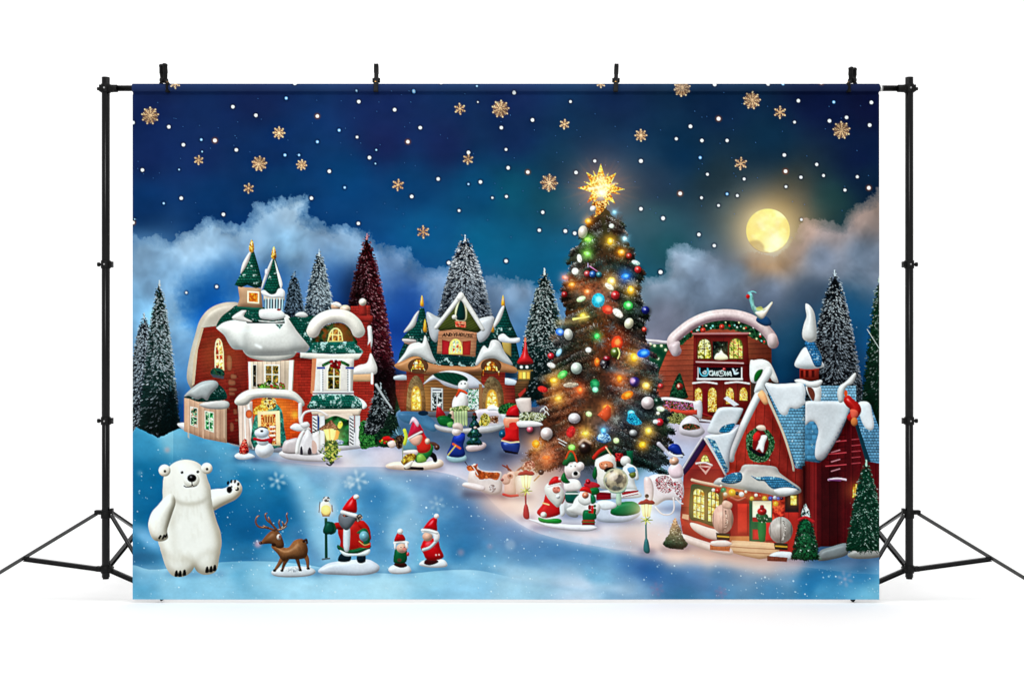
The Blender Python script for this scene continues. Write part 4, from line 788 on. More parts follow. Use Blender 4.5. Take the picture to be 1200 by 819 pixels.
# ---------------------------------------------------------------- red barn house at the right
shade(curve([(800,600),(850,560),(1030,560),(1030,660),(960,662),(850,652),(795,634)]), .5, 7, (60, 50, 80))
HD = part('red_barn_house', 'big red wooden house with blue shingle roofs and white snow, at the right')
fill(poly([(950,452),(1003,452),(1003,475),(950,475)]), (120,168,198), tex=shingle(3.5, .15, tip=(190,215,230)))
sub('cupola', 'round red cupola on the ridge'); puffy([(944,452),(953,452),(962,454),(961,472),(955,472),(948,464)], (216,216,216), 3); fill(curve([(946,453),(952,455),(955,462),(953,470),(948,462)]), (110,60,46)); fill(poly([(937,430),(960,430),(959,446),(937,446)], 5), (140,44,34), puff=5, k=.9); 
for x in (938,944,951): fill(rect(x,434,x+3.4,442), (86,22,20), edge=.3)
puffy([(931,446),(938,444),(950,447),(962,445),(963,449),(957,454),(940,452)], (214,212,212), 2.4); puffy([(931,428),(936,416),(943,407),(952,410),(960,420),(966,429),(955,432),(940,432)], (212,216,222), 5); fill(curve([(943,401),(953,400),(958,408),(963,419),(962,429),(955,429),(949,416)]), (40,110,160), puff=2, tex=shingle(3, .3, tip=(180,215,235))); back()
sub('snow_cap', 'tall curled white snow peak on the cupola'); puffy([(944,356),(949,358),(954,366),(956,378),(957,390),(956,398),(950,401),(942,398),(940,391),(942,380),(945,371),(944,363)], (204,206,206), 5, 1.2); back()
sub('side_wall', 'dark red side walls with louvred gable'); 
fill(poly([(940,538),(957,540),(980,516),(996,486),(1004,470),(1016,500),(1030,535),(1030,600),(1010,640),(990,640),(962,640),(938,650)], 6), (84, 12, 18), tex=boards(9, .35), grain=.08, puff=6, k=.5)
fill(poly([(944,540),(957,542),(957,640),(942,646)]), (128,26,28), tex=boards(6,.3)); shade(poly([(960,545),(985,545),(985,640),(960,640)]), .35, 4)
for y in range(0, 7): 
    x0_ = 975 - (y * 1.5); fill(line([(x0_, 511 + 7 * y), (992, 509 + 7 * y)], 1.1), (190,60,70) if y % 2 else (60,8,14)); 
for y in (505, 516, 527, 538, 549): fill(line([(974, y + 3), (984, y)], 1), (226,150,160), a=.8)
for y in range(5): fill(line([(998, 515 + 7 * y), (1008, 514 + 7 * y)], .9), (170,60,70))
thick([(971,562),(981,560.5),(992,562)], 2.4, (214,170,190)); thick([(971,562),(985,563)], 1.2, (120,50,110)); fill(rect(992,488,996,640), (70,10,16)); back()
win([(999,567),(1005,566),(1003,582),(998,584)], 2, 3, (60, 20, 10), .7, AMBER, gl=.3, seed=2)
sub('shingle_roof', 'blue shingle roof with snow at the far right'); fill(poly([(1001,492),(1010,476),(1020,474),(1031,505),(1031,543),(1016,540)], 5), (86,140,176), tex=shingle(3.4, .15, tip=(180,210,230))); fill(poly([(1000,492),(1004,492),(1020,541),(1014,540)]), (14,50,64)); puffy([(1005,473),(1012,470),(1019,473),(1022,485),(1024,498),(1021,504),(1013,500),(1007,486)], (206,210,216), 2.6, .7); back()
sub('shingle_roof', 'blue shingle roof with a big snow slab over the side entrance'); fill(poly([(943,492),(943,540),(960,542),(968,536),(985,508),(996,480),(960,470)], 6), (74,134,172), puff=3, tex=shingle(6, .0, d=.15))
puffy([(943,471),(960,470),(980,470),(993,471),(996,475),(993,486),(986,503),(976,522),(966,537),(959,539),(955,534),(956,520),(959,505),(955,495),(949,494),(942,499),(942,485)], (196,200,206), 2.6, .7); 
for k in range(11): fill(ell(995 - 2.6 * k, 482 + 5.0 * k, 1), (120,130,150), a=.6, mark=False)
back()
sub('front_wall', 'bright red plank gable wall'); fill(poly([(891,455),(912,494),(932,548),(941,550),(943,655),(905,655),(870,640),(838,632),(850,570),(853,530),(868,495)], 6), hg(850,(176,54,38),942,(132,34,30)), tex=boards(10, .3, False, .05), grain=.07); fill(poly([(905,600),(943,600),(943,655),(905,655)]), (160,34,28), puff=4, tex=boards(12,.2)); shade(poly([(938,540),(946,540),(946,650),(936,650)]), .35, 3); back()
sub('shingle_roof', 'blue shingle right slope of the main gable under thick snow'); fill(poly([(896,450),(944,450),(943,545),(934,549),(918,505),(906,474)], 5), (104,160,194), tex=shingle(3.6, .2, 5, tip=(190,220,236)), puff=3)
puffy([(896,449),(910,450),(928,449),(940,449),(944,458),(943,468),(944,472),(934,479),(926,478),(922,486),(915,485),(909,475),(903,463)], (212,216,222), 3, .7); thick([(894,455),(905,478),(918,508),(928,540),(930,551)], 3.4, (206,190,170), w1=2.4); back()
sub('snow_roof', 'white snow edge and curled peak of the main gable'); thick([(892,456),(879,482),(867,508),(858,530),(857,538)], 9, (220,218,218), w1=7, amb=.45)
puffy([(884,460),(887,448),(892,440),(898,431),(903,430),(905,437),(900,446),(896,452),(900,462),(893,458)], (216,218,218), 3); back()
sub('gable_lamp'); fill(curve([(888,462),(893,457),(898,464),(900,472),(896,474),(891,468)]), (240,170,120), puff=2); glow(893,462,4,(255,120,60),.5); back()
sub('wreath', 'green wreath holding a small red and white figure, on the gable'); 
for k in range(60):
    a = k * 2.399; fill(ell(890.5 + 13 * math.cos(a) + .8 * math.sin(k * 3), 521 + 17 * math.sin(a), 3.4 + math.sin(k)), [(16,52,28),(28,80,42),(10,38,24),(60,90,60)][k % 4], tex=blobs([(8,36,20),(30,84,44),(90,120,90)], 1.2))
speck((880,508,905,540), 8, 26, .4, .9, (230,220,190))
fill(curve([(882,524),(884,510),(890,503),(897,508),(901,520),(896,532),(888,534)]), (120,18,20), puff=3); puffy([(886,501),(890,498),(896,499),(897,504),(890,504)], (226,190,170), 1.5); puffy([(888,514),(893,510),(899,511),(896,520),(894,530),(890,526),(886,527),(889,519)], (240,234,232), 1.5); fill(ell(887,512,4.5,6,20), (196,36,34), puff=2); fill(curve([(879,524),(890,530),(898,532),(892,535),(882,530)]), (24,20,24)); back()
# left wing
sub('left_wing', 'small red gabled wing with an attic window'); fill(poly([(826,516),(850,554),(852,600),(852,645),(826,638),(800,625),(797,606),(801,556)], 6), hg(800,(130,36,38),850,(156,50,42)), puff=5, k=.5, tex=boards(22, .15, True)); 
fill(poly([(797,606),(806,612),(850,630),(852,646),(830,640),(800,626)], 4), (160,40,34), puff=3, k=1.1); fill(curve([(810,612),(830,618),(842,622),(843,632),(828,630),(812,620)]), (224,190,180), puff=2)
fill(poly([(800,602),(807,603),(807,609),(799,607)]), (214,150,120)); back()
sub('purple_eave'); fill(poly([(823,512),(828,520),(812,545),(802,557),(798,549)], 4), (56,34,74), puff=2); back()
sub('shingle_roof', 'blue strip and snow slope of the small wing'); puffy([(826,512),(838,508),(856,505),(866,500),(856,528),(854,552),(848,548),(838,526)], (200,205,212), 2.6, .7); fill(poly([(829,513),(838,516),(853,548),(851,556)]), (70,140,180), tex=shingle(3, .5, 4)); thick([(826,514),(838,534),(850,556)], 2, (206,196,190)); back()
thick([(823,513),(810,533),(800,549)], 2.4, (190,180,190))
sub('snow_roof', 'broad white snow slab with a blue patch behind the small wing'); puffy([(829,506),(832,496),(838,484),(843,478),(855,477),(869,478),(870,482),(862,498),(853,506),(840,509)], (196,198,203), 2.6, .7); fill(curve([(843,506),(846,500),(853,497),(861,496),(859,502),(853,507)]), (36,120,160), tex=shingle(3,.2)); fill(poly([(848,467),(852,464),(866,474),(860,476)]), (210,205,210), mark=False); back()
win([(820,533),(832,532),(832,541),(820,542)], 2, 2, (60, 50, 20), .8, [(200,190,70),(250,240,130)], arch=1, gl=.4, seed=3, name='attic_window'); thick([(816,543),(826,542),(834,545)], 2.4, (226,196,190)); fill(poly([(818,545),(834,546),(827,556)]), (214,150,140)); fill(poly([(821,547),(831,548),(827,552)]), (150,34,34))
thick([(811,562),(822,565),(843,569)], 3.2, (232,186,160))
sub('window_frame', 'dark green frame of the big bay window'); fill(curve([(809,575),(812,567),(826,569),(843,573),(847,580),(847,616),(840,618),(820,611),(808,606)]), (26,52,40), puff=2); back()
win([(812,571),(826,573),(826,610),(812,606)], 3, 4, (40, 50, 26), .8, [(200,120,40),(250,210,90),(255,240,150),(230,180,70)], arch=.3, gl=.4, seed=4, bar=.9)
win([(829,574),(843,577),(843,613),(829,611)], 3, 4, (40, 50, 26), .8, [(210,140,50),(252,214,100),(255,240,160)], arch=.2, gl=.4, seed=5, bar=.9)
# door area
fill(poly([(852,582),(879,585),(880,632),(856,632)], 4), (150,30,26), puff=4); fill(poly([(864,590),(878,590),(878,626),(864,626)]), (196,44,32), puff=3, tex=boards(12,.3))
fill(poly([(848,585),(852,583),(857,632),(850,632)]), (90,14,16)); fill(poly([(855,628),(880,628),(880,634),(855,634)]), (196,110,60))
sub('door', 'open doorway with a green frame and cream glow'); fill(rect(878,586,906,634), (16,70,50), tex=boards(5,.2)); fill(rect(882,587,904,606), (250,230,190)); glow(893,596,10,(255,200,120),.5); fill(rect(880,610,906,634), (20,84,50)); fill(rect(882,620,890,632), (196,40,36), edge=.3); fill(rect(897,612,906,634), (196,36,34), puff=2); fill(rect(882,606,890,611), (150,30,28)); back()
fill(poly([(905,586),(920,586),(920,610),(905,612)]), (206,40,30), puff=2, tex=blobs([(150,20,20),(220,60,40)], 3)); fill(rect(920,578,936,600), (34,20,24))
win([(926,580),(934,580),(934,592),(926,592)], 1, 1, (40, 20, 12), .6, [(220,170,60),(255,230,120)], gl=.4, seed=5)
# snow porch roof
sub('porch_roof', 'grey white snow porch roof with two blue shingle patches'); puffy([(836,566),(842,560),(852,559),(866,553),(870,546),(877,544),(895,545),(909,547),(914,554),(926,563),(937,571),(938,577),(926,580),(914,582),(896,578),(876,575),(855,571),(840,568)], (196,190,184), 5, 1.1, amb=.5)
fill(curve([(845,563),(853,556),(866,553),(870,557),(868,564),(858,567),(850,566)]), (58,124,162), puff=2, tex=shingle(2.6,.2)); fill(curve([(880,557),(886,559),(900,558),(916,560),(928,567),(937,574),(928,573),(916,573),(904,572),(896,564),(888,563)]), (60,126,166), puff=2, tex=shingle(2.8,.25)); puffy([(907,574),(920,571),(934,573),(930,578),(914,580)], (216,214,214), 2); back()
sub('light_string', 'string of coloured bulbs along the porch roof')
for x, y, r, c_ in [(836,574,2,(250,230,210)),(841,575,3.2,(190,50,30)),(848,574,3.2,(40,120,80)),(850,579,2.4,(240,200,170)),(858,577,4,(240,160,30)),(864,578,2.2,(30,30,34)),(869,579,3,(220,222,226)),(881,584,2.4,(255,200,60)),(886,580,2,(255,250,220)),(891,581,2,(190,40,30)),(896,584,2.8,(250,190,40)),(903,584,2.6,(70,90,190)),(908,583,2.2,(200,210,236)),(912,584,2,(80,100,190)),(909,590,3,(255,160,30)),(874,576,1.6,(236,236,200)),(916,584,1.8,(40,30,60)),(845,569,1.4,(250,240,200))]:
    ball(x, y, r, c_, amb=.55)
    if r > 2.3 and c_[0] > 200: glow(x, y, r * 2.2, (255,170,60), .45)
thick([(857,583),(865,586),(873,583)], 2.4, (226,120,90)); back()
sub('nutcracker', 'green figure with a round red hat in the doorway'); puffy([(890,606),(896,606),(898,618),(896,634),(890,634),(888,618)], (16,104,50), 2.2); puffy([(886,603),(893,600),(900,604),(898,611),(889,611)], (20,80,44), 2); ball(893,599,5.6,(190,30,28),ry=4.4); puffy([(891,592),(895,592),(895,597),(891,597)], (150,30,30), 1); speck((888,604,899,612), 4, 8, .5, .9, (230,220,200)); back()
sub('steps', 'tan wooden steps'); puffy([(852,640),(858,633),(880,634),(906,636),(914,641),(912,652),(890,655),(870,651),(853,646)], (214,164,124), 3, sm=False); 
for y in (640, 645.5): fill(line([(853, y), (880, y + 2), (912, y + 3.5)], 1.2), (150,100,70), a=.8)
back()
puffy([(798,625),(820,632),(840,638),(856,642),(858,650),(840,648),(815,640),(800,633)], (226,196,186), 3); 
cl_ = np.zeros((H, W), F); 
for P_, w_, s_ in (([(900,480),(916,520),(930,550)], 5, .35), ([(853,545),(870,550),(910,550),(938,575)], 5, .35), ([(838,580),(870,585),(920,586)], 6, .3), ([(857,590),(857,640)], 5, .35), ([(800,620),(850,640)], 4, .3), ([(943,545),(943,640)], 6, .5), ([(868,500),(856,530),(850,560)], 6, .3), ([(958,540),(975,525),(992,495)], 6, .45), ([(820,548),(810,560),(845,566)], 4, .2)):
    shade(line(P_, w_, smooth=True), s_, 3, (50, 10, 20))
part('foundation_rock', 'grey snow covered stone at the barn corner'); puffy([(958,655),(961,645),(975,640),(990,636),(995,640),(992,650),(975,655),(962,657)], (110,118,122), 3)
part('red_figurine', 'red swirling figurine with a white curl on the right roof'); puffy([(988,468),(994,463),(1000,468),(1007,474),(1009,482),(1004,490),(997,494),(992,488),(998,481),(992,476)], (176,30,26), 4, 1.2, spec=.4); fill(curve([(996,480),(1004,481),(1005,487),(999,491)]), (214,90,70), puff=2); fill(ell(1001,494,4,5), (190,110,60), puff=2); sub('white_curl'); puffy([(983,471),(981,460),(984,452),(991,447),(1001,437),(1003,440),(999,449),(992,453),(989,460),(988,470)], (200,200,200), 2.6, 1.2); back(); fill(ell(991,461,2,4), (206,80,30))
# lanterns and bushes by the door
for cx, cy, rx, ry, c_, nm in ((847,608,12.5,17,(220,168,148),'pinkish ribbed lantern ball left of the barn steps'),(915,621,14,15.5,(170,160,154),'grey ribbed lantern ball right of the barn steps')):
    part('ribbed_ornament', nm)
    ball(cx, cy, rx, c_, ry=ry, amb=.45, spec=.1, tex=lambda c, X, Y, cx=cx, rx=rx: c * (1 - .22 * (np.abs(np.sin((X - cx) / rx * 2.2 * 1.6)) < .22) + .12 * (vn(X * 1.5, Y * .6, 2, 2) - .5))[..., None])
    fill(line([(cx+3, cy-10),(cx+5, cy),(cx+2, cy+12)], 2.2, smooth=True), tuple(v*.6 for v in c_), tex=blobs([tuple(v*.5 for v in c_), tuple(min(255,v*1.1) for v in c_)], 1.3), mark=False)
    sub('base'); fill(poly([(cx-8, cy+ry-1),(cx+8, cy+ry),(cx+8, cy+ry+8),(cx-7, cy+ry+7)]), (30,32,26), puff=1.5); fill(line([(cx-6, cy+ry+3),(cx+7, cy+ry+4)], 1.8), (190,140,40)); back()
puffy([(846,590),(850,586),(858,590),(856,596),(848,595)], (214,164,140), 1.5)
part('plinth', 'orange brick plinth under the left ribbed ornament'); fill(poly([(832,638),(856,640),(855,646),(832,644)]), (170,86,50), tex=brick(4,5,.3)); puffy([(834,634),(850,633),(858,637),(850,640),(835,639)], (226,196,186), 1.5)
part('plinth', 'brown brick plinth under the right ribbed ornament'); puffy([(902,650),(912,646),(928,647),(930,652),(922,656),(904,655)], (196,200,206), 2); fill(poly([(899,651),(923,653),(922,658),(899,657)]), (100,50,40), tex=brick(4,5,.4))
puffy([(1014,640),(1030,636),(1040,640),(1038,652),(1018,653),(1008,650)], (0,0,0), 1, a=0, mark=False)
part('tree_base', 'grey round stone base under the tree at the right edge'); puffy([(993,650),(999,644),(1012,641),(1030,640),(1036,650),(1020,654),(1000,654)], (136,140,138), 3)
part('fir_tree', 'dark green brush tree standing at the right edge of the print'); conifer(1015, 540, 645, 24, (8,50,34), (170,206,190), 2600, .12, 31, ln=6, side=.1, fr2=.1); speck((996,570,1030,640), 9, 60, .4, .8, (200,224,214))
part('fir_tree', 'dark green fir with a frosted tip and red ribbon right of the steps'); conifer(944, 592, 655, 17, (6,40,26), (90,150,120), 900, .1, 32, ln=5, fr2=.1); 
for k,(w_,y_) in enumerate(((5,606),(8,622),(12,638),(15,652))): fill(curve([(944-w_,y_),(944,y_-14),(944+w_,y_),(944,y_+3)]), (10,62,38), puff=3, tex=blobs([(4,34,22),(16,84,50),(8,56,34)], 2), rag=1)
speck((932,622,956,650), 5, 16, .4, .9, (220,230,220)); fill(curve([(944,590),(949,604),(944,608),(939,604)]), (60,80,76), tex=blobs([(20,40,36),(180,190,190),(236,238,240)], 1.5), rag=1); sub('ribbon'); fill(line([(936,609),(944,606),(953,611)], 3.4, smooth=True), (170,30,34), puff=1, rag=.8); back()
part('fir_tree', 'small cone tree fading from tan tip to dark green foot, left of the barn'); puffy([(783,640),(791,643),(800,643),(806,638),(800,634),(782,634)], (60,80,80), 2); fill(poly([(791,606),(797,618),(801,630),(807,637),(801,643),(782,642),(776,637),(783,626),(787,614)], 5), vg(608,(210,150,110),640,(8,52,40)), puff=6, k=1, rag=1.4, rs=2, tex=lambda c, X, Y: c * (.7 + .6 * vn(X, Y, 1.4, 2))[..., None]); speck((782,612,800,636), 2, 50, .4, .8, (246,226,196))
# ---------------------------------------------------------------- the big lit christmas tree
part('christmas_tree', 'tall christmas tree covered in coloured lights and baubles with a glowing star')
r = np.random.RandomState(77)
TW = [(250,10),(265,22),(285,34),(300,41),(320,44),(345,47),(370,52),(395,58),(420,64),(445,70),(470,77),(500,86),(520,86),(545,76)]
ty = [a for a, b in TW]; tw = [b for a, b in TW]
def TX(y): return 708 - (y - 250) * .004
def wid(y): return np.interp(y, ty, tw)
glow(705, 240, 60, (120, 70, 40), .35)
LP = [(TX(y) - wid(y) * .86, y) for y in range(256, 548, 16)]; RP = [(TX(y) + wid(y) * .86, y) for y in range(548, 256, -16)]
fill(poly([(706, 240)] + LP + RP), lambda X, Y: rbf([(700,260,30,40,26),(700,320,46,32,20),(690,370,56,34,16),(720,400,48,26,14),(680,450,50,30,18),(740,450,24,26,30),(700,500,44,34,22),(650,480,70,38,24),(640,520,66,34,22),(740,510,20,36,44),(760,480,20,26,24),(700,540,20,34,24)], 1.5, 200.)(X, Y), rag=4, rs=6)
# branches: bristly tubes drooping outward
Bs = []
for k in range(190):
    y = 256 + 284 * (r.rand() ** .85); s_ = r.choice([-1, 1]); w = wid(y)
    u0 = r.rand() * .55; Bs.append((u0 + .01 * r.rand(), y, s_, w))
Bs.sort(key=lambda q: -q[0] + q[1] * .002)
PXl, PYl, Cl = [], [], []
for (u0, y, s_, w) in Bs:
    L = w * (1.04 - u0) * (.6 + .45 * r.rand()); sx = TX(y) + s_ * w * u0 * .8
    sl_ = .05 + .45 * r.rand(); n = int(90 + L * 6)
    t = r.rand(n) ** .8; cx = sx + s_ * L * t; cy = y - 6 + L * sl_ * t + 3 * t * t
    R0 = (6.6 - 2.6 * t) * (.8 + .5 * r.rand())
    a = r.rand(n) * 2 * math.pi; dx = np.cos(a) * .8 + s_ * .65; dy = np.sin(a); q = np.sqrt(dx * dx + dy * dy) + .01
    K = 7; tt = np.linspace(0, 1, K)
    px = cx[:, None] + (dx / q * R0)[:, None] * tt; py = cy[:, None] + (dy / q * R0)[:, None] * tt
    yy = y; lx = (sx - 700) / 60
    kind = r.rand()
    if kind < .42: b, ti = (22, 36, 24), (104, 122, 112)
    elif kind < .66: b, ti = (46, 32, 22), (140, 108, 88)
    elif kind < .86: b, ti = (34, 34, 34), (206, 208, 204)
    else: b, ti = (12, 44, 32), (80, 134, 110)
    if s_ < 0 and y > 420: b, ti = tuple(np.array(b) * .6 + np.array((70, 34, 22)) * .4), tuple(np.array(ti) * .6 + np.array((190, 120, 90)) * .4)
    if s_ > 0 and y > 420: b, ti = tuple(np.array(b) * .6 + np.array((22, 34, 44)) * .4), tuple(np.array(ti) * .7 + np.array((90, 130, 150)) * .3)
    g = ((r.rand(n) < .5)[:, None] * np.clip((tt - .3) / .7, 0, 1) * (.3 + .7 * r.rand(n))[:, None])[..., None]
    c = np.array(b, F) / 255 * (.35 + .65 * r.rand(n))[:, None, None] * (1 - g) + np.array(ti, F) / 255 * g
    sh_ = .28 + .95 * np.clip(.5 - .5 * np.sin(a)[:, None, None], 0, 1) ** .8
    c = c * sh_
    PXl.append(px.ravel()); PYl.append(py.ravel()); Cl.append(c.reshape(-1, 3))
splat(600, 235, 810, 565, np.concatenate(PXl), np.concatenate(PYl), np.concatenate(Cl).astype(F), 2)
BODY = np.zeros((H, W), F); BODY[ids == CUR[0]] = 1; BODY = blur(BODY, 1.5)
# coloured light soaking into the needles
def soak(x, y, rr, c, s_):
    m = M(x, y, x, y, rr * 2.4)
    g = np.exp(-(((m.X - x) ** 2 + (m.Y - y) ** 2) / rr ** 2)) * s_ * .62 * (.1 + .9 * BODY[m.sl]) * (.55 + .9 * vn(m.X, m.Y, 2.4, 3))
    img[m.sl] = 1 - (1 - img[m.sl]) * (1 - np.clip(g, 0, 1)[..., None] * np.array(c, F) / 255)
for x, y, rr, c, s_ in [(695,335,20,(190,60,20),.55),(680,335,12,(200,70,30),.5),(705,345,14,(170,50,20),.5),(716,360,12,(180,40,20),.5),(690,372,24,(110,60,10),.45),(722,400,16,(180,40,14),.5),(740,418,14,(190,90,20),.5),(727,442,14,(190,40,20),.5),(652,452,16,(190,80,30),.5),(672,460,16,(190,60,30),.55),(652,466,14,(200,90,30),.45),(708,485,18,(170,60,24),.5),(686,508,18,(150,80,20),.55),(672,510,14,(190,60,30),.5),(630,522,20,(190,70,30),.5),(640,536,16,(200,70,40),.5),(757,506,14,(180,110,40),.5),(703,500,14,(30,70,120),.5),(745,490,16,(20,70,110),.45),(720,500,16,(20,50,80),.4),(645,440,14,(150,80,40),.5),(690,395,26,(130,60,24),.5),(720,430,26,(130,50,24),.5),(660,480,30,(160,70,34),.55),(700,520,30,(120,60,24),.45),(745,430,20,(120,60,30),.45),(640,530,26,(190,80,44),.6),(705,290,22,(110,60,30),.4),(735,470,22,(90,50,40),.4),(745,462,20,(40,40,60),.3)]:
    soak(x, y, rr, c, s_)
BULBS = [] # x,y,rx,ry,rot,color,core,glow
OR, RD, BL, GR, WH, CY, YL, GN = (255,130,20), (226,40,24), (30,110,230), (40,190,70), (240,232,216), (30,160,190), (255,200,60), (120,230,60)
def bulb(x, y, rx, ry, rot, c, core=(255,240,190), g=1., name='light_bulb', lab=None):
    sub(name, lab)
    if g >= 1 and core: rx *= .8; ry *= .8; glow(x, y, max(rx, ry) * 1.9, c, .42); [light(line([(x, y), (x + 9 * math.cos(q_), y + 9 * math.sin(q_))], .8, .2), c, .5, .4) for q_ in (.5 + x, 1.7 + x, 2.6 + x, 3.9 + x, 5.1 + x)]
    fill(ell(x, y, rx, ry, rot), c, puff=min(rx, ry) * .7, k=1, amb=.6, tex=lambda q, X, Y: q * (.75 + .5 * vn(X, Y, 1.2, 4))[..., None])
    if core: m = ell(x + rx * .1, y - ry * .15, rx * .5, ry * .45, rot); light(m, core, .95, .6)
    if g: soak(x, y, max(rx, ry) * 1.9, c, .3 * g); glow(x, y, max(rx, ry) * 1.15, c, .38 * g)
    back()
def bauble(x, y, rad, c, ry=None, rot=0, lab=None):
    sub('bauble', lab); rad *= .92; ry = ry and ry * .92; shade(ell(x + 1, y + 1.5, rad * 1.15), .6, 1.6); ball(x, y, rad, c, ry=ry, rot=rot, spec=.7, amb=.35); light(ell(x - rad * .35, y - rad * .35, rad * .28), (255,255,250), .8, .4); back()
def frost(x, y, rr, n=60, c=(214, 218, 210), seed=0):
    q = np.random.RandomState(seed + int(x)); a = q.rand(n) * 6.283; L = rr * (.5 + .5 * q.rand(n)); tt = np.linspace(.1, 1, 9)
    px = x + np.cos(a)[:, None] * L[:, None] * tt; py = y + np.sin(a)[:, None] * L[:, None] * tt * .9
    cc = (np.array(c, F) / 255) * (.2 + .65 * q.rand(n))[:, None, None] * np.ones(9)[None, :, None]
    splat(x - rr, y - rr, x + rr, y + rr, px.ravel(), py.ravel(), cc.reshape(-1, 3).astype(F), 1, al=.8)
for x, y, rr, c in [(724,259,10,(150,130,120)),(700,274,8,(190,200,190)),(716,288,8,(200,200,180)),(704,308,12,(90,120,120)),(680,322,9,(190,180,160)),(742,332,8,(200,204,206)),(738,296,9,(130,100,90)),(676,345,10,(160,130,110)),(748,364,10,(110,130,140)),(716,384,8,(150,166,170)),(664,380,14,(120,110,104)),(660,400,12,(140,136,130)),(704,402,9,(190,200,200)),(746,394,12,(120,110,104)),(650,396,8,(220,160,120)),(690,440,12,(110,110,100)),(734,460,10,(200,200,196)),(724,470,9,(170,180,180)),(722,492,10,(225,232,220)),(722,492,6,(240,240,230)),(700,515,10,(180,196,206)),(770,444,12,(190,184,170)),(745,508,11,(120,110,110)),(680,470,10,(120,104,90)),(668,450,9,(200,180,150)),(630,490,13,(110,80,60)),(650,500,12,(100,70,50)),(636,530,12,(200,150,130)),(618,540,10,(170,120,100)),(760,530,16,(60,80,84)),(772,540,14,(100,120,130)),(760,500,9,(170,150,130)),(690,545,12,(70,80,84)),(660,545,10,(70,70,70)),(780,500,9,(150,170,120)),(636,444,7,(210,200,180)),(770,472,9,(90,110,80)),(778,505,13,(60,90,60))]:
    frost(x, y, rr, int(rr * 11), c, 3)
# soft shapes in the branches
for P, c_ in (([(665,306),(690,300),(700,306)], (70,80,60)), ([(702,320),(718,312),(740,322)], (60,100,100)), ([(654,378),(676,376),(690,372)], (220,180,110)), ([(710,430),(730,436),(744,434)], (110,150,164))):
    m = line(P, 7, 3, smooth=True); light(m, c_, .5, 2)
bulb(689,259.5,4.5,4,0,OR); bulb(720,249,2.6,2.6,0,(90,190,240)); bauble(683,272,5.8,(196,186,170),8,8)
bulb(689,281,5,3,10,GN,(190,250,120)); bulb(716.5,265,3,2.6,0,(230,240,220),None,.4); bulb(732,280,3,3.5,-30,(150,220,250)); bulb(715,283,4,5.5,0,(250,160,20)); bulb(728,296,5,4.5,0,OR,(255,240,200)); bauble(737,300,3.6,(170,40,24))
bulb(688,297.5,5,3,15,GN,(180,240,230)); bulb(679,303,2.8,5,-10,(250,244,220),None,.3); bulb(674,318,4,4,0,WH,(255,255,250),.5); bauble(747.5,316,4.3,(186,30,24)); bulb(745,308,5,2.6,20,(190,226,214),None,.2)
bulb(662,325.5,4.5,3,20,(250,110,90),(255,240,230)); bulb(733,324,6.5,4,-8,(20,90,220),(140,220,255)); bulb(716.5,330,6,6.5,0,(250,170,60),(255,250,220),1.2)
bauble(688,321,4,(170,60,60)); bauble(694.5,321.5,4.2,(30,80,150)); bauble(702,322,3.6,(40,110,120)); fill(line([(691,312),(700,318)],1.4,.6),(226,120,170)); fill(line([(689,309),(689,313)],1),(180,160,220))
bulb(670,334,5,3.5,-8,(250,110,20)); bulb(688,342,4.5,4,0,(250,90,30)); bulb(714,336,6,3,35,(250,224,190),None,.5); bulb(739,340,5,6,0,(252,160,30)); bauble(661.5,345,3.8,(150,24,24)); bauble(721,346,5.4,(190,30,30))
bulb(681,350.5,5.5,3,-20,(190,226,150),(236,250,200),.4); bulb(701,352,7.6,8.4,10,CY,(150,230,250),.8); bulb(736,358,5.5,5,0,(40,170,60),(220,255,200),.8); bulb(712,363,6.5,5,20,(226,50,30),(250,120,80),.6)
bulb(724,367,7,4,40,(250,232,210),None,.3); bulb(683,370,4,3.6,0,(255,190,40),(255,250,180),1.3); fill(line([(672,374),(690,371)],3,1.5),(255,220,120),mark=False); bauble(756.5,363.5,5,(24,34,120)); bauble(737,379,5.6,(222,214,180),7,20)
bulb(656,389,5,4,20,(50,110,230),(200,220,255),.6); bauble(666,392,5.6,(196,196,184),7.4,-10); bulb(699.5,394,3.6,4,10,GR,(190,255,150)); bulb(723,402,6.5,8.5,10,(228,50,20),(255,150,70),.9); bauble(755,386,3,(220,60,40))
bauble(645.5,417,4,(190,24,34)); bulb(655,413,2.6,5,30,(130,190,230),(200,230,250),.4); bulb(689.5,410,3.4,3,0,(250,244,230),None,.5); bauble(721,413,6,(90,100,30),6.6); fill(line([(724,408),(726,414),(724,420)],1.6,smooth=True),(244,214,120)); bulb(743,419,5.2,6.5,-20,(255,160,20),(255,230,120),1.2); bulb(754,414,7.5,5,-10,(20,90,220),(120,190,255),.8)
bulb(699.5,424,3,5,0,(230,80,20),(255,180,60),.8); bauble(708.5,426,6,(40,24,30),6.5); speck((704,421,713,431),3,14,.4,.8,(220,214,210)); bauble(711,420,4.4,(140,16,30),3); bauble(675.5,431.5,7,(186,196,182),7.4,0,'pearl grey bauble'); bulb(646,428,5,3,20,(230,220,210),None,.3)
bulb(659,439,6.5,4,-35,(60,180,70),(160,240,130),.5); bulb(649,446,5.5,4,0,(255,150,30),(255,240,160),1.3); bulb(726,444,3.6,6,0,(255,100,20),(255,200,80),1); bauble(744,447.5,6.2,(40,30,110)); light(ell(741,446,2.8,3.4),(230,170,200),.9,.6); bulb(757,452,5.4,5,0,(255,170,60),(255,250,200),1.2)
bulb(636,456,6,3.4,15,(210,40,34),None,.4); bulb(679.5,457,4.2,5.6,0,(250,80,30),(255,180,90),1); bulb(697,450,5.5,6,0,(20,110,60),(60,170,100),.3); bulb(697.5,456.5,3.4,3,0,(120,240,170),(240,255,240),.9); bulb(735,463,7.5,4.5,-25,(236,100,20),(255,180,60),.8); bauble(774,452,3,(220,50,50))
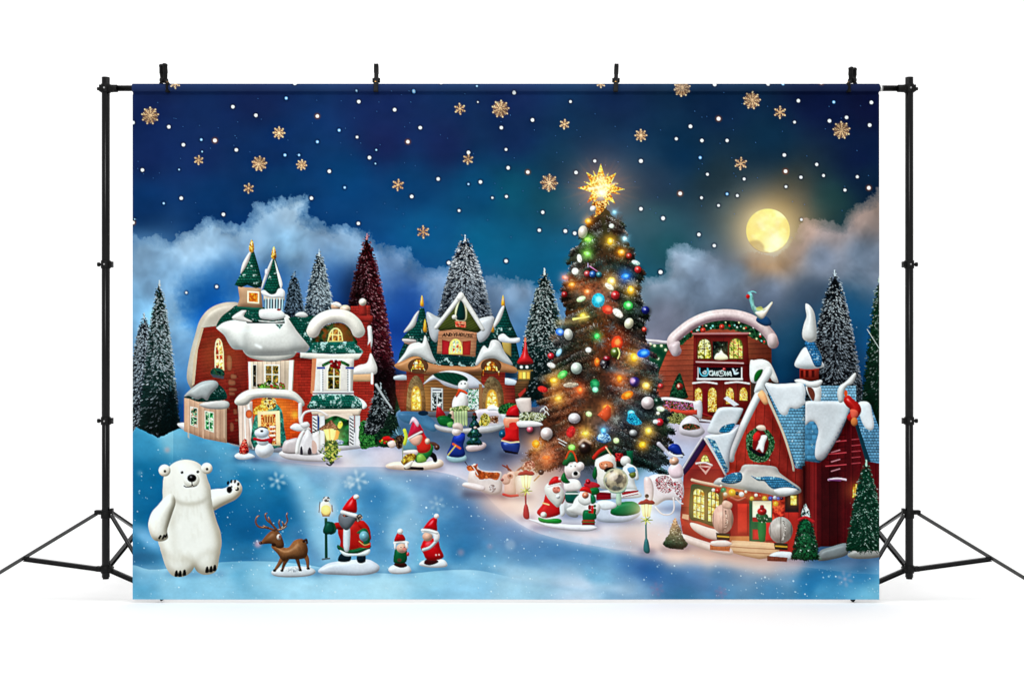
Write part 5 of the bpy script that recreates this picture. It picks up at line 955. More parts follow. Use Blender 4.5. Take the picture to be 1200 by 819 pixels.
bulb(654,467,5,3.6,-10,(255,150,40),(255,236,150),1.2); bulb(669,451,9,3,-3,(190,166,140),None,0,'branch_tip'); bauble(759,472,8.2,(206,186,186),8,0,'pearl pink bauble'); bauble(770,470,4.6,(14,50,34)); bulb(711,478,6,5,0,(255,110,30),(255,230,160),1.2)
fill(poly([(700,486),(712,474),(716,478),(716,488),(710,494)],4),(214,84,44),puff=3,mark=False); bulb(690,485,3.6,3,20,(200,240,140),(240,255,200),.6); bauble(673,490,7.6,(206,190,190),6.6); bulb(739.5,484,4,3.4,0,(60,190,230),(210,250,255),.9)
sub('tassel'); fill(curve([(736,486),(742,484),(749,491),(752,496),(744,498),(735,494)]),(20,130,170),tex=blobs([(10,80,120),(40,170,210),(20,110,150)],1.2)); back(); bulb(774,479,4.6,3,10,(220,250,190),None,.6); bauble(773,494.5,4.6,(206,30,44))
bauble(640.5,508,7.6,(212,188,184),8,0,'pale pink bauble low on the left side'); bulb(669,506,5,7,20,(196,36,34),None,.5); bulb(686,508,5,3,-5,(255,170,40),(255,246,180),1.4); bulb(707,504.5,3.6,4,0,(60,160,240),(220,245,255),1.2); fill(curve([(703,508),(712,508),(716,516),(708,519),(699,515)]),(90,140,180),puff=3,mark=False,tex=blobs([(40,90,150),(150,190,220)],1.6))
bulb(722,516,3.4,3.2,0,(200,240,150),(230,255,190),.5); bulb(760,505,4.6,5,0,(255,180,50),(255,250,190),1.2); bulb(753,521,5,4.6,0,(255,160,20),(255,220,110),1.1); bauble(685,524,7,(60,36,30)); light(line([(679,520),(684,515),(692,519)],2.6,smooth=True),(226,190,170),.9,.5)
bulb(670,524,4,3.4,0,(120,230,70),(200,255,150),.9); bulb(628,520,6,6,0,(255,130,20),(255,200,80),1.2); bulb(640,536,5.4,3,0,(250,80,30),(255,140,70),1); bauble(621,503,4,(220,90,110)); fill(line([(654,514),(664,519)],.9),(230,230,230)); fill(line([(655,518),(662,522)],.8),(230,230,230))
bulb(771,484,2,2,0,(255,230,190),None,.5); bauble(742,507,5,(150,150,150),4); bulb(768,494,3,2.6,0,(220,226,226),None,.3)
for x, y in ((636,480),(640,484),(639,478)): fill(line([(x-3,y+2),(x,y-2),(x+3,y+2)],.9,smooth=True),(220,220,214))
speck((640,300,780,540), 15, 220, .35, .7, (230,214,190), clip=BODY, a=.6)
# star
sub('star', 'glowing amber many-pointed glass star on the tree top')
glow(704, 221, 34, (220,110,40), .5)
for i in range(40):
    a = i * .157 + .03 * r.randn(); l = 22 + 26 * r.rand(); m = line([(704 + 12*math.cos(a), 221 + 12*math.sin(a)), (704 + l * math.cos(a), 221 + l * math.sin(a))], 1, .2); light(m, (200,120,80), .3, .5)
fill(curve([(694,240),(698,250),(696,255),(704,250),(710,243),(712,236),(700,236)]), (190,90,24), tex=blobs([(120,50,10),(230,140,50),(250,200,120)],1.6), rag=1)
for i, (ex, ey, w_) in enumerate([(704,192,9),(722,203,9),(732,222,8),(721,239,8),(688,238,8),(677,220.5,8),(687,202,9),(713,203,4),(725,215,4),(695,200,4),(684,213,4),(727,228,4),(714,241,4),(694,240,4)]):
    dx, dy = ex - 704, ey - 221; q = math.hypot(dx, dy); nx_, ny_ = -dy / q, dx / q
    fill(poly([(704 + nx_ * w_, 221 + ny_ * w_), (ex, ey), (704 - nx_ * w_, 221 - ny_ * w_)]), (214,100,22), tex=blobs([(160,60,12),(240,150,40),(255,210,100)],1.8,i), edge=-.35)
    light(line([(704 + dx*.3, 221 + dy*.3), (704 + dx*.92, 221 + dy*.92)], 1.3, .5), (255,214,130), .8, .4)
fill(ell(704,221,10,9), (250,170,50), tex=blobs([(220,120,20),(250,180,70),(255,230,140)],2), a=.9, rag=3)
glow(705,226,6,(255,250,210),1.); glow(704,221,13,(255,140,40),.6); light(line([(690,222),(704,219),(722,215)],3,1,smooth=True),(255,252,220),.9,1); glow(704,211,6,(255,240,170),.7)
back()
sub('bauble'); ball(695,245,3.6,(236,226,214)); back()
# ---------------------------------------------------------------- figures and ornaments on the terrace
def arm(P, w0, w1, c, **k): return fill(line(P, w0, w1, pad=w0 * 1.2 + 3, smooth=True), c, puff=min(w0, w1) * .5, **k)
SKIN = (226, 168, 140)
def eyes(x, y, d=3, r_=.55):
    for s_ in (-1, 1): fill(ell(x + s_ * d / 2, y, r_, r_ * 1.2), (20,16,16), grain=0)
for x0_, x1_, y_ in ((276,300,537),(298,324,538),(330,398,540),(454,518,548),(524,548,540),(546,572,526),(588,610,533),(545,590,579),(590,622,582),(610,624,607),(624,700,618),(660,682,604),(700,752,610),(750,800,596),(752,766,646),(776,806,643)):
    shade(line([(x0_, y_), (x1_, y_)], 6), .5, 3, (50,60,100))
part('red_bush', 'small red cone bush on white base left of the snowman'); puffy([(275,534),(281,530),(293,531),(299,535),(290,538),(280,538)], (214,222,232), 1.6); fill(curve([(287,514),(290,520),(291,531),(281,531),(282,522)]), (150,24,28), tex=blobs([(96,12,16),(190,50,44),(226,120,100)],1.4), rag=1, puff=2)
part('chapel_figurine', 'white porcelain barn-like figurine with a curled top before the brick house')
puffy([(327,531),(335,527),(350,528),(375,529),(396,533),(396,538),(378,541),(345,539),(332,536)], (216,208,212), 2.4)
puffy([(332,530),(333,518),(339,515),(350,514),(352,530)], (196,182,182), 2.6, sm=True); thick([(358,506),(354,497),(354,489),(358,483),(367,481),(376,482),(384,487)], 3.2, (220,210,206), w1=2.2)
puffy([(340,501),(346,496),(354,498),(360,502),(357,505),(348,505)], (222,214,212), 1.6); puffy([(352,497),(360,494),(363,499),(356,502)], (216,208,206), 1.4)
puffy([(350,532),(352,518),(357,508),(361,503),(368,512),(373,522),(375,532)], (214,206,208), 3, 1.2); puffy([(346,530),(348,516),(353,506),(357,505),(352,520),(350,531)], (236,230,228), 1.6); puffy([(366,510),(374,508),(375,530),(372,530)], (230,222,222), 1.4)
fill(curve([(352,532),(352,525),(354,523),(355,532)]), (60,54,64)); fill(curve([(361,532),(361,527),(363,524),(365,527),(365,532)]), (60,54,60)); fill(curve([(366,516),(371,520),(371,530),(366,530)]), (206,170,160))
part('snowman', 'white snowman with a red scarf at the door of the brick house')
ball(310, 527, 11, (226,228,236), ry=9.5, amb=.5, spec=.05); ball(308.5, 515, 8, (230,232,240), ry=7, amb=.5, spec=.05); ball(307, 507, 8.5, (222,226,236), ry=6.5, amb=.5, spec=.05)
sub('scarf'); fill(line([(298.5,514),(308,516),(319,514)], 3.4, smooth=True), (176,24,40), puff=1.2); fill(poly([(314,514),(320,513),(319,520),(315,519)]), (176,24,40), puff=1); back(); fill(line([(300,503),(306,500),(314,502)], 1.2, smooth=True), (30,30,36)); fill(ell(307,505,1.8,1.4), (24,20,24))
part('hanging_lantern', 'lit lantern with a spray of leaves in front of the porch')
fill(line([(365,507),(378,502),(388,500)], 1.3, smooth=True), (40,44,44)); fill(curve([(374,503),(378,499),(384,496),(388,492),(393,498),(398,501),(392,504),(382,505)]), (96,52,42), tex=blobs([(60,30,26),(130,80,66)],1.5)); fill(ell(398,499,2.4,3.2),(240,210,70)); ball(399,495,1.6,(250,220,90))
sub('lamp_glass'); fill(poly([(379,503),(395,502),(393,515),(388,519),(383,515)]), (255,214,110), puff=2, amb=.8); fill(line([(386,503),(387,516)],1.6),(230,150,60)); fill(poly([(394,502),(398,506),(396,514),(390,518),(393,510)]), (230,120,40)); back(); glow(387,510,13,(255,190,90),.65)
sub('leaves'); R = np.random.RandomState(4)
fill(curve([(383,516),(393,516),(397,526),(392,538),(387,543),(382,532),(380,524)]), (40,70,36), tex=blobs([(24,50,28),(90,120,50),(50,84,40)],1.6), rag=2)
fill(line([(392,503),(398,503)],1.4),(60,40,30))
for k in range(60):
    x, y = 388 + 7 * R.randn() * .7, 518 + 22 * R.rand(); a = R.rand() * 6.28
    fill(line([(x,y),(x+5*math.cos(a),y+4*math.sin(a))],2,.5), [(40,80,40),(110,140,50),(170,180,80),(24,60,40),(200,190,90)][k%5])
fill(line([(383,543),(387,545),(391,541)],1.8,smooth=True),(40,44,50)); back()
part('frosted_tree', 'low cone tree with a white frosted edge beside the brick house'); conifer(446, 450, 508, 20, (14,20,22), (160,170,174), 900, .3, 41, ln=5, side=-.1); thick([(441,451),(449,464),(459,478)], 3.4, (160,164,166), w1=1.6); conifer(459, 480, 516, 14, (14,34,26), (60,90,70), 500, .2, 42, ln=4, crown=0)
part('shrub', 'dark bush with red flowers at the edge of the brick house'); fill(curve([(440,520),(442,506),(452,500),(462,508),(470,520),(455,524)]), (10,34,24), tex=blobs([(4,18,14),(14,46,30),(26,60,36)],2), rag=1.5); 
for k in range(16): fill(ell(446+1.2*k, 517+1.5*math.sin(k*2), 1.5), [(196,30,24),(60,120,40),(220,190,50),(30,80,40)][k%4])
fill(ell(454,514,6,3), (190,26,24), puff=1.5)
part('thorn_bush', 'spiky blue-grey twig bush left of the sledging gnome'); 
for k in range(34):
    a = -R.rand()*3.14; fill(line([(468,512),(468+11*math.cos(a)*(.6+.4*R.rand()),514+15*math.sin(a)*(.5+.5*R.rand()))],.9), [(70,110,130),(30,50,60),(120,160,176)][k%3])
fill(curve([(464,512),(472,510),(475,520),(468,526),(464,522)]), (50,40,34), tex=blobs([(30,22,20),(90,70,50)],1.4)); puffy([(454,519),(461,516),(464,522),(458,525)], (226,200,190), 1.6)
# skating gnome pair
part('gnome_skater', 'leaning gnome with a tall red hat, green trousers and black boots, on a cream base')
puffy([(452,545),(462,541),(480,541),(500,541),(515,538),(520,543),(515,548),(495,551),(475,551),(456,549)], (232,206,190), 3)
fill(line([(475,548),(495,549)],3.5), (24,26,30), puff=1.5); arm([(502,531),(508,534),(510,539)], 7, 5, (20,22,26)); arm([(500,520),(508,520),(513,523)], 5, 4, (90,60,50)); ball(512,524,3.4,(84,54,44))
puffy([(486,529),(494,523),(504,520),(508,525),(504,534),(497,541),(487,541)], (26,116,56), 3); puffy([(489,534),(495,532),(500,540),(490,542)], (120,170,70), 2)
puffy([(484,512),(494,502),(497,508),(502,516),(505,524),(500,530),(490,530),(485,522)], (206,40,30), 4); puffy([(492,497),(497,508),(500,516),(494,508)], (206,30,40), 2); ball(501,517,3,(226,180,160),ry=3.6)
puffy([(473,528),(473,518),(479,513),(486,518),(488,528)], (90,136,150), 2.5); puffy([(473,528),(488,527),(488,533),(473,532)], (214,196,190), 1.5)
sub('head'); puffy([(479,514),(482,510),(491,508),(495,512),(492,520),(486,522),(481,518)], (224,166,146), 2.5); back()
sub('hat'); puffy([(478,514),(480,505),(484,494),(488,493),(493,500),(496,508),(488,510)], (180,30,60), 3.5, 1.2); puffy([(480,497),(483,489),(487,490),(491,496),(489,500),(484,494)], (228,190,206), 1.8); thick([(479,514),(486,510),(494,506)], 2.6, (220,206,206)); back()
puffy([(470,541),(474,534),(482,531),(488,534),(484,541),(476,546)], (176,140,40), 3, tex=blobs([(120,84,20),(210,180,60)],2)); puffy([(473,546),(480,541),(484,540),(481,547),(476,549)], (226,214,200), 1.4)
sub('ski_pole', 'yellow-green pole'); fill(line([(474,504),(476,512),(474,520)], 4, smooth=True), (190,200,60), puff=1.2); fill(line([(472,520),(472,540)], 1.2), (130,140,120)); back()
part('caped_figurine', 'small figurine in a dark blue cape with a white head, between the gnome and the little fir')
puffy([(524,534),(535,531),(545,533),(546,539),(535,542),(526,540)], (150,186,200), 2)
puffy([(524,533),(528,522),(531,512),(536,508),(544,507),(545,514),(543,522),(545,533),(536,536)], (26,52,130), 3.5); puffy([(532,512),(540,508),(545,510),(541,518),(534,518)], (30,60,170), 2); 
fill(line([(531,520),(539,525)],2.6), (214,90,50)); fill(line([(534,522),(525,533)],1.2), (230,190,90)); ball(535,506,5.4,(224,206,204),ry=4.6,amb=.5,spec=.05); puffy([(531,502),(531,497),(536,495),(542,498),(542,505),(538,503)], (206,186,176), 2)
part('fir_tree', 'small glossy dark green fir on a white base in the middle of the terrace')
puffy([(546,524),(553,520),(566,518),(570,522),(564,527),(550,529)], (196,176,180), 2.2)
for k,(w_,y_,h_) in enumerate(((9.5,520,12),(8.5,511,12),(6.5,500,11),(3.4,490,8))): fill(curve([(556-w_,y_),(556-w_*.5,y_-h_*.6),(556,y_-h_),(556+w_*.5,y_-h_*.6),(556+w_,y_),(556,y_+2)]), (14,60,44), puff=3.4, k=1.3, spec=.4, tex=blobs([(6,34,26),(18,76,56),(30,70,90),(10,50,36)],2), rag=.8)
fill(ell(556,485,2.4,1.8),(110,50,40)); ball(557,501,2,(220,180,170),ry=1.3)
part('standing_figurine', 'figurine in a red coat and hat with dark blue trousers, left of the christmas tree')
puffy([(588,517),(590,528),(598,531),(607,531),(608,517)], (30,50,120), 3, spec=.4); fill(poly([(590,527),(607,530),(607,532),(592,530)]), (14,14,24)); 
puffy([(592,497),(600,494),(607,497),(608,512),(608,518),(598,517),(588,516),(592,508)], (206,24,28), 4, 1.1); fill(line([(588,516),(598,518.5),(608,517.5)],1.6), (240,190,150)); ball(588.5,508.5,4,(20,80,110),ry=4.6); puffy([(591,490),(608,489),(608,496),(600,500),(592,500)], (228,140,110), 2); fill(curve([(597,496),(604,495),(606,502),(598,503)]), (214,40,34))
sub('hat'); puffy([(593,486),(596,479),(602,475),(610,474),(613,480),(608,481),(608,489),(594,488)], (190,20,26), 3, 1.1); fill(line([(593,487),(608,488)],1.6), (40,20,26)); fill(line([(593,489.5),(608,490)],1.4), (240,200,180)); ball(610,478,3,(90,20,26)); back()
part('mailbox', 'white box with a snow rim left of the christmas tree'); puffy([(604,468),(610,466),(622,466),(623,480),(620,486),(611,484),(606,476)], (206,186,178), 2, sm=False); 
part('shrub', 'snowy shrub under the white box'); fill(curve([(608,490),(610,484),(620,482),(634,484),(640,490),(624,496),(612,495)]), (90,96,70), tex=blobs([(50,60,40),(150,150,110),(190,190,170)],1.4), rag=1); puffy([(606,494),(616,493),(630,494),(636,498),(622,500),(608,500)], (220,210,210), 1.6)
# cat and reindeer head, lantern post
part('cat_figurine', 'white cat with ginger patches crouching on the terrace')
shade(line([(545,578),(590,582)], 8), .2, 4)
thick([(527,574),(536,580),(548,580)], 2.4, (150,150,166)) if 0 else None
puffy([(549,557),(552,547),(557,543),(563,550),(573,552),(584,552),(588,555),(588,575),(580,580),(568,577),(556,571),(549,566)], (214,196,192), 4, amb=.5); puffy([(542,569),(545,565),(556,566),(568,570),(566,575),(553,573)], (224,206,206), 2.4)
fill(curve([(547,547),(550,545),(556,545),(560,543),(559,548),(563,551),(572,553),(584,553),(586,556),(582,562),(573,560),(564,562),(558,557),(556,551),(549,552)]), (186,90,44), rag=.8, tex=blobs([(150,64,26),(200,104,54)],3)); fill(line([(545,541),(548,545)],1.2,.6),(60,50,50)); fill(ell(577,572,4,4.5), (160,150,150), tex=blobs([(130,120,120),(190,180,180)],2)); fill(line([(560,556),(556,549),(553,545)],1),(230,220,214))
part('reindeer_figurine', 'pinkish reindeer with a red scarf half hidden behind the lamp post')
for P in ([(603,556),(596,549),(589,545)], [(603,556),(609,549),(617,545)], [(596,550),(594,545)], [(612,549),(618,553),(622,549)]): thick(P, 2.6, (110,44,32), w1=1.5)
puffy([(591,575),(592,562),(595,554),(602,552),(606,558),(605,570),(604,580),(594,580)], (214,160,146), 4, amb=.5); fill(curve([(588,560),(592,555),(598,558),(597,566),(590,567)]),(206,150,136),puff=1.6); ball(588.5,562,1.8,(120,40,40)); fill(curve([(603,553),(609,551),(610,555),(605,558)]),(190,130,116),puff=1); fill(ell(598,558,3.4,3),(170,100,86)); fill(ell(598,557.5,1.4),(60,30,30)); fill(line([(590,579),(598,581),(607,580)],3,smooth=True),(186,40,44),puff=1); puffy([(604,560),(612,556),(620,560),(616,580),(606,578)], (190,150,140), 4, a=.8)
def lamp_post(x, y0, y1, hw, name_lab, capc, polec, foot):
    part('street_lamp', name_lab)
    glow(x, y0 + 12, 20, (255,190,120), .5)
    sub('pole'); thick([(x, y0+22),(x-.6, (y0+y1)/2),(x, y1-4)], 1.8, polec, w1=2.2); puffy([(x-3.5,y1-2),(x-2.4,y1-13),(x,y1-16),(x+2.4,y1-12),(x+4,y1),(x,y1+2)], foot, 2, 1.1); back()
    sub('lamp_glass'); fill(poly([(x-hw,y0+4),(x+hw,y0+4),(x+hw*.6,y0+20),(x-hw*.6,y0+20)]), (255,226,140), puff=2, amb=.85); 
    for u in (-.33,.33): fill(line([(x+hw*u,y0+4),(x+hw*u*.6,y0+20)],.9),(190,110,60))
    glow(x, y0+12, 9, (255,220,140), .8); back()
    sub('lamp_cap'); fill(curve([(x-hw-3,y0+5),(x-hw,y0+2),(x-hw*.5,y0+1),(x,y0-1),(x+hw*.5,y0+1),(x+hw,y0+1),(x+hw+3,y0+4),(x+hw,y0+6),(x,y0+5.5),(x-hw,y0+6)]), capc, puff=1.5); back()
    sub('garland'); 
    for k in range(14):
        a = k * .9; fill(line([(x,y0+24),(x+7*math.cos(a),y0+24+5*math.sin(a))],1.8,.6), [(200,200,80),(110,130,50),(240,230,130)][k%3])
    back()
fill(curve([(612,548),(616,541),(624,540),(627,547),(620,550)]), (150,60,50), tex=blobs([(110,40,34),(200,130,110)],1.6))
lamp_post(616.5, 551, 606, 7, 'red lit street lamp between the reindeer and the crouching gnome', (150,50,44), (120,30,40), (150,30,40))
ball(634,553,3.4,(60,46,40)); fill(line([(626,563),(632,557)],1.4),(170,120,60))
# bearded figures
part('bearded_figurine', 'small bearded figurine in a red coat with green boots kneeling on the snow, right of the red lamp')
puffy([(620,608),(640,611),(665,614),(690,615),(700,618),(690,622),(665,621),(640,617)], (226,222,232), 2.4); 
puffy([(631,606),(640,608),(652,607),(658,609),(656,613),(644,613),(633,611)], (24,130,50), 2); 
puffy([(629,600),(636,590),(640,578),(648,578),(655,588),(657,601),(645,606),(636,606)], (190,20,26), 4, 1.1); fill(line([(636,589),(643,591)],1.6),(250,190,130)); ball(637,603,3.6,(222,216,206)); puffy([(656,588),(660,582),(664,590),(662,602),(657,604)], (214,212,216), 2); puffy([(657,580),(660,578),(662,584),(659,590),(656,587)], (180,24,30), 1.6)
sub('beard'); puffy([(638,572),(642,566),(648,566),(655,568),(661,576),(660,586),(654,594),(648,590),(641,582)], (214,208,202), 4, amb=.5); back()
sub('face'); fill(ell(652,573.5,4.6,4.4), (206,120,106), puff=2); fill(ell(655,574,1.6),(226,130,110)); eyes(652,571.5,4,.5); fill(line([(648,570),(656,569)],1),(236,226,220)); back(); ball(654,581.5,2.6,(238,238,240))
sub('hat'); puffy([(643,568),(645,562),(650,558),(655,559),(658,566),(651,567)], (200,20,28), 2.4, 1.2); thick([(642,570),(649,568),(657,566)], 1.8, (226,210,206)); ball(656,561,1.8,(230,160,160)); back()
part('bear_figurine', 'white bear figurine in a green and red hat and white sweater, seated under the tree')
puffy([(661,596),(664,588),(676,588),(678,600),(676,606),(666,604)], (170,172,174), 3)
puffy([(663,576),(677,576),(678,588),(664,588)], (18,92,80), 2.4); fill(line([(663,578),(678,578)],1.6),(210,216,210)); puffy([(661,565),(668,561),(677,562),(681,568),(680,574),(663,575)], (232,222,218), 2.6); puffy([(657,561),(661,553),(664,560),(668,565),(662,566)], (16,96,46), 2)
ball(671, 550, 9.6, (232,214,208), ry=9.6, amb=.5, spec=.05); ball(680,546,4.6,(226,208,204),ry=5,amb=.5,spec=.05); ball(675,556,5,(238,224,220),amb=.5,spec=.05,ry=4.4); fill(ell(674.5,554.5,2.8,2.6),(20,16,20),puff=1); fill(line([(668,543),(671,542.4)],.8),(190,140,130)); eyes(671.5,546,5,.6)
sub('hat'); puffy([(659,543),(663,536),(668,530),(673,533),(676,540),(668,542),(664,546)], (26,90,46), 2.6); thick([(663,537),(667,529),(671,529),(674,534),(676,541)], 2, (190,70,30)); back()
part('bearded_figurine', 'large white bearded figurine in a red and green cap behind the glass globe')
puffy([(697,545),(700,536),(712,531),(720,535),(722,545),(722,570),(704,572),(699,560)], (222,214,206), 5, amb=.5); puffy([(694,556),(698,546),(700,556),(697,562)], (14,90,44), 2)
sub('face'); fill(curve([(702,543),(708,540),(716,541),(719,546),(713,551),(704,549)]), (206,130,96), puff=2.4); ball(710,546,2.4,(230,160,130)); eyes(708,543.6,6,.6); fill(curve([(708,550),(714,547),(720,548),(718,552),(710,553)]),(30,20,20)); back()
sub('hat'); puffy([(695,541),(699,532),(706,524),(712,523),(718,530),(711,532),(700,537)], (20,70,40), 3); thick([(696,536),(702,529),(710,524)], 4.4, (180,44,30)); thick([(710,524),(716,533)], 1.6, (226,180,140)); back()
part('figurine', 'white figurine holding a small blue and green pot, right of the bearded one')
fill(poly([(734,528),(742,528),(741,550),(736,548)]),(10,90,60),puff=2); fill(rect(721,531,730,540),(160,24,34),tex=blobs([(120,14,20),(200,50,50)],1.6)); ball(733,540,6,(214,212,206),amb=.5,spec=.05); thick([(736,545),(744,550),(746,560)],5,(220,220,218)); puffy([(730,548),(738,546),(742,552),(744,566),(746,574),(730,572)],(214,214,214),3); fill(curve([(735,549),(742,547),(745,552),(739,555)]),(90,150,190),puff=1.4); puffy([(737,555),(744,553),(745,558),(740,560)],(100,110,50),1.6)
part('toy_table', 'white and red snowy table with stacked books under the globe')
puffy([(698,577),(712,574),(740,573),(749,576),(748,583),(700,584)], (206,206,210), 2); fill(poly([(698,576),(716,577),(716,585),(699,586)]),(150,24,40),edge=.3,tex=boards(3,.4,True)); fill(poly([(728,576),(748,574),(748,579),(730,582)]),(170,30,44),edge=.3); fill(line([(728,581),(748,577)],1.6),(236,232,232)); fill(curve([(684,568),(690,564),(700,566),(703,570),(692,573)]),(176,40,50),puff=1.6); ball(689,564,3,(180,30,44)); puffy([(690,573),(700,571),(702,577),(694,580)],(14,100,50),2)
puffy([(699,590),(715,588),(730,592),(745,594),(750,603),(735,611),(710,612),(696,606)], (196,204,220), 3); puffy([(715,600),(722,590),(740,587),(749,592),(749,600),(736,604),(722,604)], (16,110,64), 3, 1.1); puffy([(700,588),(712,586),(722,590),(720,595),(706,597)], (226,228,232), 2)
part('glass_globe', 'round glass globe on a pale green stem under the tree')
sub('stem'); puffy([(723,574),(727,574),(728,590),(722,590)], (170,200,176), 1.4); back()
puffy([(711,568),(716,574),(726,575),(734,570),(730,577),(716,577)], (150,180,160), 1.5)
fill(ell(721.5, 562.5, 14.5, 14), (150,140,120), puff=7, k=.8, amb=.5, spec=.5, tex=blobs([(110,100,90),(170,156,130),(196,180,150),(150,150,140)],7)); fill(ell(718,558,6,5,-20),(214,190,176),a=.5,mark=False); 
m = ell(721.5,562.5,14.5,14); m.sd = np.abs(m.sd + .8) - .8; fill(m,(176,176,150),mark=False)
part('elf_figurine', 'small white bearded figurine with a red hat in a white tub'); puffy([(674,584),(680,580),(690,588),(702,590),(703,598),(696,606),(682,604),(668,600),(664,596),(670,592)], (220,218,216), 3.6); puffy([(677,586),(680,576),(687,574),(693,580),(694,588),(685,592)], (228,226,222), 2.6); ball(686,580,4,(216,130,100)); sub('hat'); puffy([(679,575),(683,570),(690,571),(693,578),(686,576)], (196,30,30), 1.8); back(); puffy([(692,580),(697,581),(698,588),(693,590)], (14,110,70), 1.4)
part('gift_pile', 'small green bag with red presents on the snow'); puffy([(683,600),(687,597),(697,600),(698,608),(684,610)], (16,100,60), 2); fill(rect(682,609,697,615),(150,20,34),puff=1.5); fill(line([(682,611),(697,611.5)],1.2),(30,110,60)); 
for k in range(12): fill(ell(694+3.4*math.sin(k*2.1),596+3.6*math.cos(k*1.3),1.7),[(190,24,34),(30,90,50),(130,14,24)][k%3])
# sleigh with the blue capped rider
part('sleigh', 'white ornamental sleigh with red swirls and curved runners')
puffy([(758,562),(766,556),(780,556),(798,560),(800,584),(780,586),(768,592),(757,584)], (222,204,208), 4, amb=.55)
fill(curve([(768,562),(776,557),(786,560),(789,572),(780,578),(770,572)]), (150,30,44), tex=blobs([(120,16,30),(226,200,206),(160,40,54),(235,214,218)],1.5)); fill(curve([(788,566),(798,566),(800,586),(792,578)]), (150,30,44), tex=blobs([(120,16,30),(226,200,206),(160,40,54)],1.5))
sub('runner'); thick([(789,583),(790,595),(786,602),(776,602),(768,594)], 1.8, (224,206,206)); back(); sub('runner'); thick([(792,584),(797,589),(800,590)], 1.6, (224,206,206)); back(); sub('seat_back'); puffy([(755,560),(762,560),(766,572),(764,588),(757,590),(755,576)], (222,196,196), 2.6); back(); fill(ell(758,581,2.4),(34,26,30))
part('rider_figurine', 'small figurine in pale pink with a blue cap riding the white sleigh')
puffy([(785,546),(792,542),(799,546),(800,558),(788,560),(783,552)], (226,196,204), 3); ball(790,540,5.6,(222,170,146),ry=5)
sub('cap'); puffy([(783,525),(788,520),(795,521),(799,528),(799,534),(790,531)], (24,50,140), 2.6, 1.2); thick([(784,531),(791,534),(799,534)], 2.8, (232,226,230)); back(); thick([(772,520),(780,528),(787,536)], 5, (206,200,214), w1=3, a=.8)
lamp_post(757.5, 585, 646, 7, 'green lit street lamp standing left of the small cone tree', (150,60,50), (40,110,110), (50,110,116))
# ---------------------------------------------------------------- foreground figures
def contact(x0, x1, y, s_=.4): shade(line([(x0, y), (x1, y)], 5, smooth=False), s_, 3.5, (10, 60, 110))
contact(196, 262, 672, .35); contact(320, 372, 672, .4); contact(372, 445, 671, .4); contact(455, 484, 671, .35); contact(490, 525, 665, .35)
part('polar_bear', 'big white polar bear waving one paw, at the lower left of the print')
BW = (240, 238, 230); BSH = (.86, .84, .78)
bk = dict(amb=.5, spec=.02, sh=BSH, grain=.012)
# waving arm
sub('raised_arm'); puffy([(240,577),(250,573),(262,572),(268,569),(272,563),(279,563),(284,571),(282,579),(276,585),(268,589),(258,594),(250,598),(242,594)], BW, 6, 1., **bk); back()
BB = [(196,577),(205,570),(240,568),(247,580),(250,595),(254,610),(259,625),(259,643),(250,655),(232,659),(216,659),(198,652),(187,640),(184,621),(185,605),(188,592)]
HD_ = [(193,584),(191,568),(193,556),(200,545),(210,539.5),(221,538.5),(232,542),(240,550),(243,560),(246,571),(244,583),(234,600),(210,600)]
def union(A, B, pad):
    xs = [p[0] for p in A + B]; ys = [p[1] for p in A + B]; m = M(min(xs), min(ys), max(xs), max(ys), pad); out = None
    for P_ in (A, B):
        q = poly(cr(P_, 5), 1); t = np.full((H, W), 50, F); t[q.sl] = q.sd; t = t[m.sl]
        out = t if out is None else -np.log(np.exp(-np.clip(out, -30, 30) / 2) + np.exp(-np.clip(t, -30, 30) / 2)) * 2
    m.sd = out.astype(F); return m
um = union(BB, HD_, 30)
LG = [[(193,660),(190,640),(200,628),(220,632),(229,650),(227,666),(216,675),(202,674)], [(227,655),(232,634),(248,625),(256,640),(256,660),(252,670),(240,673),(230,668)]]
u2 = union(BB, LG[0], 30); u3 = union(BB, LG[1], 30); tt_ = np.full((H, W), 50, F)
for q_ in (um, u2, u3): tt_[q_.sl] = np.minimum(tt_[q_.sl], q_.sd)
um = M(174, 538, 258, 676, 30); um.sd = tt_[um.sl]
fill(um, BW, puff=9, k=1.0, L=(-.25, -.42, .8), **bk)
sub('lowered_arm'); puffy([(193,583),(202,578),(206,588),(202,602),(198,614),(196,622),(197,630),(190,634),(180,632),(175,622),(174,612),(178,600),(185,592)], BW, 6.5, 1.05, **bk); back()
fc = full(um)
for P_, w_, s_ in (([(205,583),(208,598),(201,616)], 3, .25), ([(208,588),(222,592),(238,588)], 5, .16), ([(190,646),(206,656),(222,654),(228,662),(228,672)], 3.2, .3), ([(228,662),(236,650),(252,646)], 3.2, .26), ([(246,590),(252,612),(256,630)], 5, .2), ([(200,600),(204,630),(206,650)], 6, .12), ([(212,650),(228,662),(230,672)], 3, .25)):
    m = line(P_, w_, smooth=True, pad=12); m.clip = fc; shade(m, s_, 3.4, (120, 104, 70))
light(curve([(214,600),(236,600),(242,625),(232,648),(212,640)]), (246,243,234), .35, 8); light(curve([(200,550),(222,543),(236,556),(230,576),(205,576)]), (246,243,236), .4, 6)
sub('head'); 
for x, y, rx in ((193,551,7),(242.5,548.5,6.6)): fill(ell(x, y, rx, rx, pad=12), BW, puff=2.2, k=.9, **bk); shade(ell(x + (1 if x < 200 else -1), y + 1, 3.4), .22, 1.6, (110,96,70)); fill(ell(x + (.4 if x < 200 else .4), y + 1, 1.5, 1.6), (44,40,38), grain=0)
m = ell(221, 562, 27, 24); m.clip = fc; ids[m.sl][(m.alpha() > .5)] = CUR[0]; back()
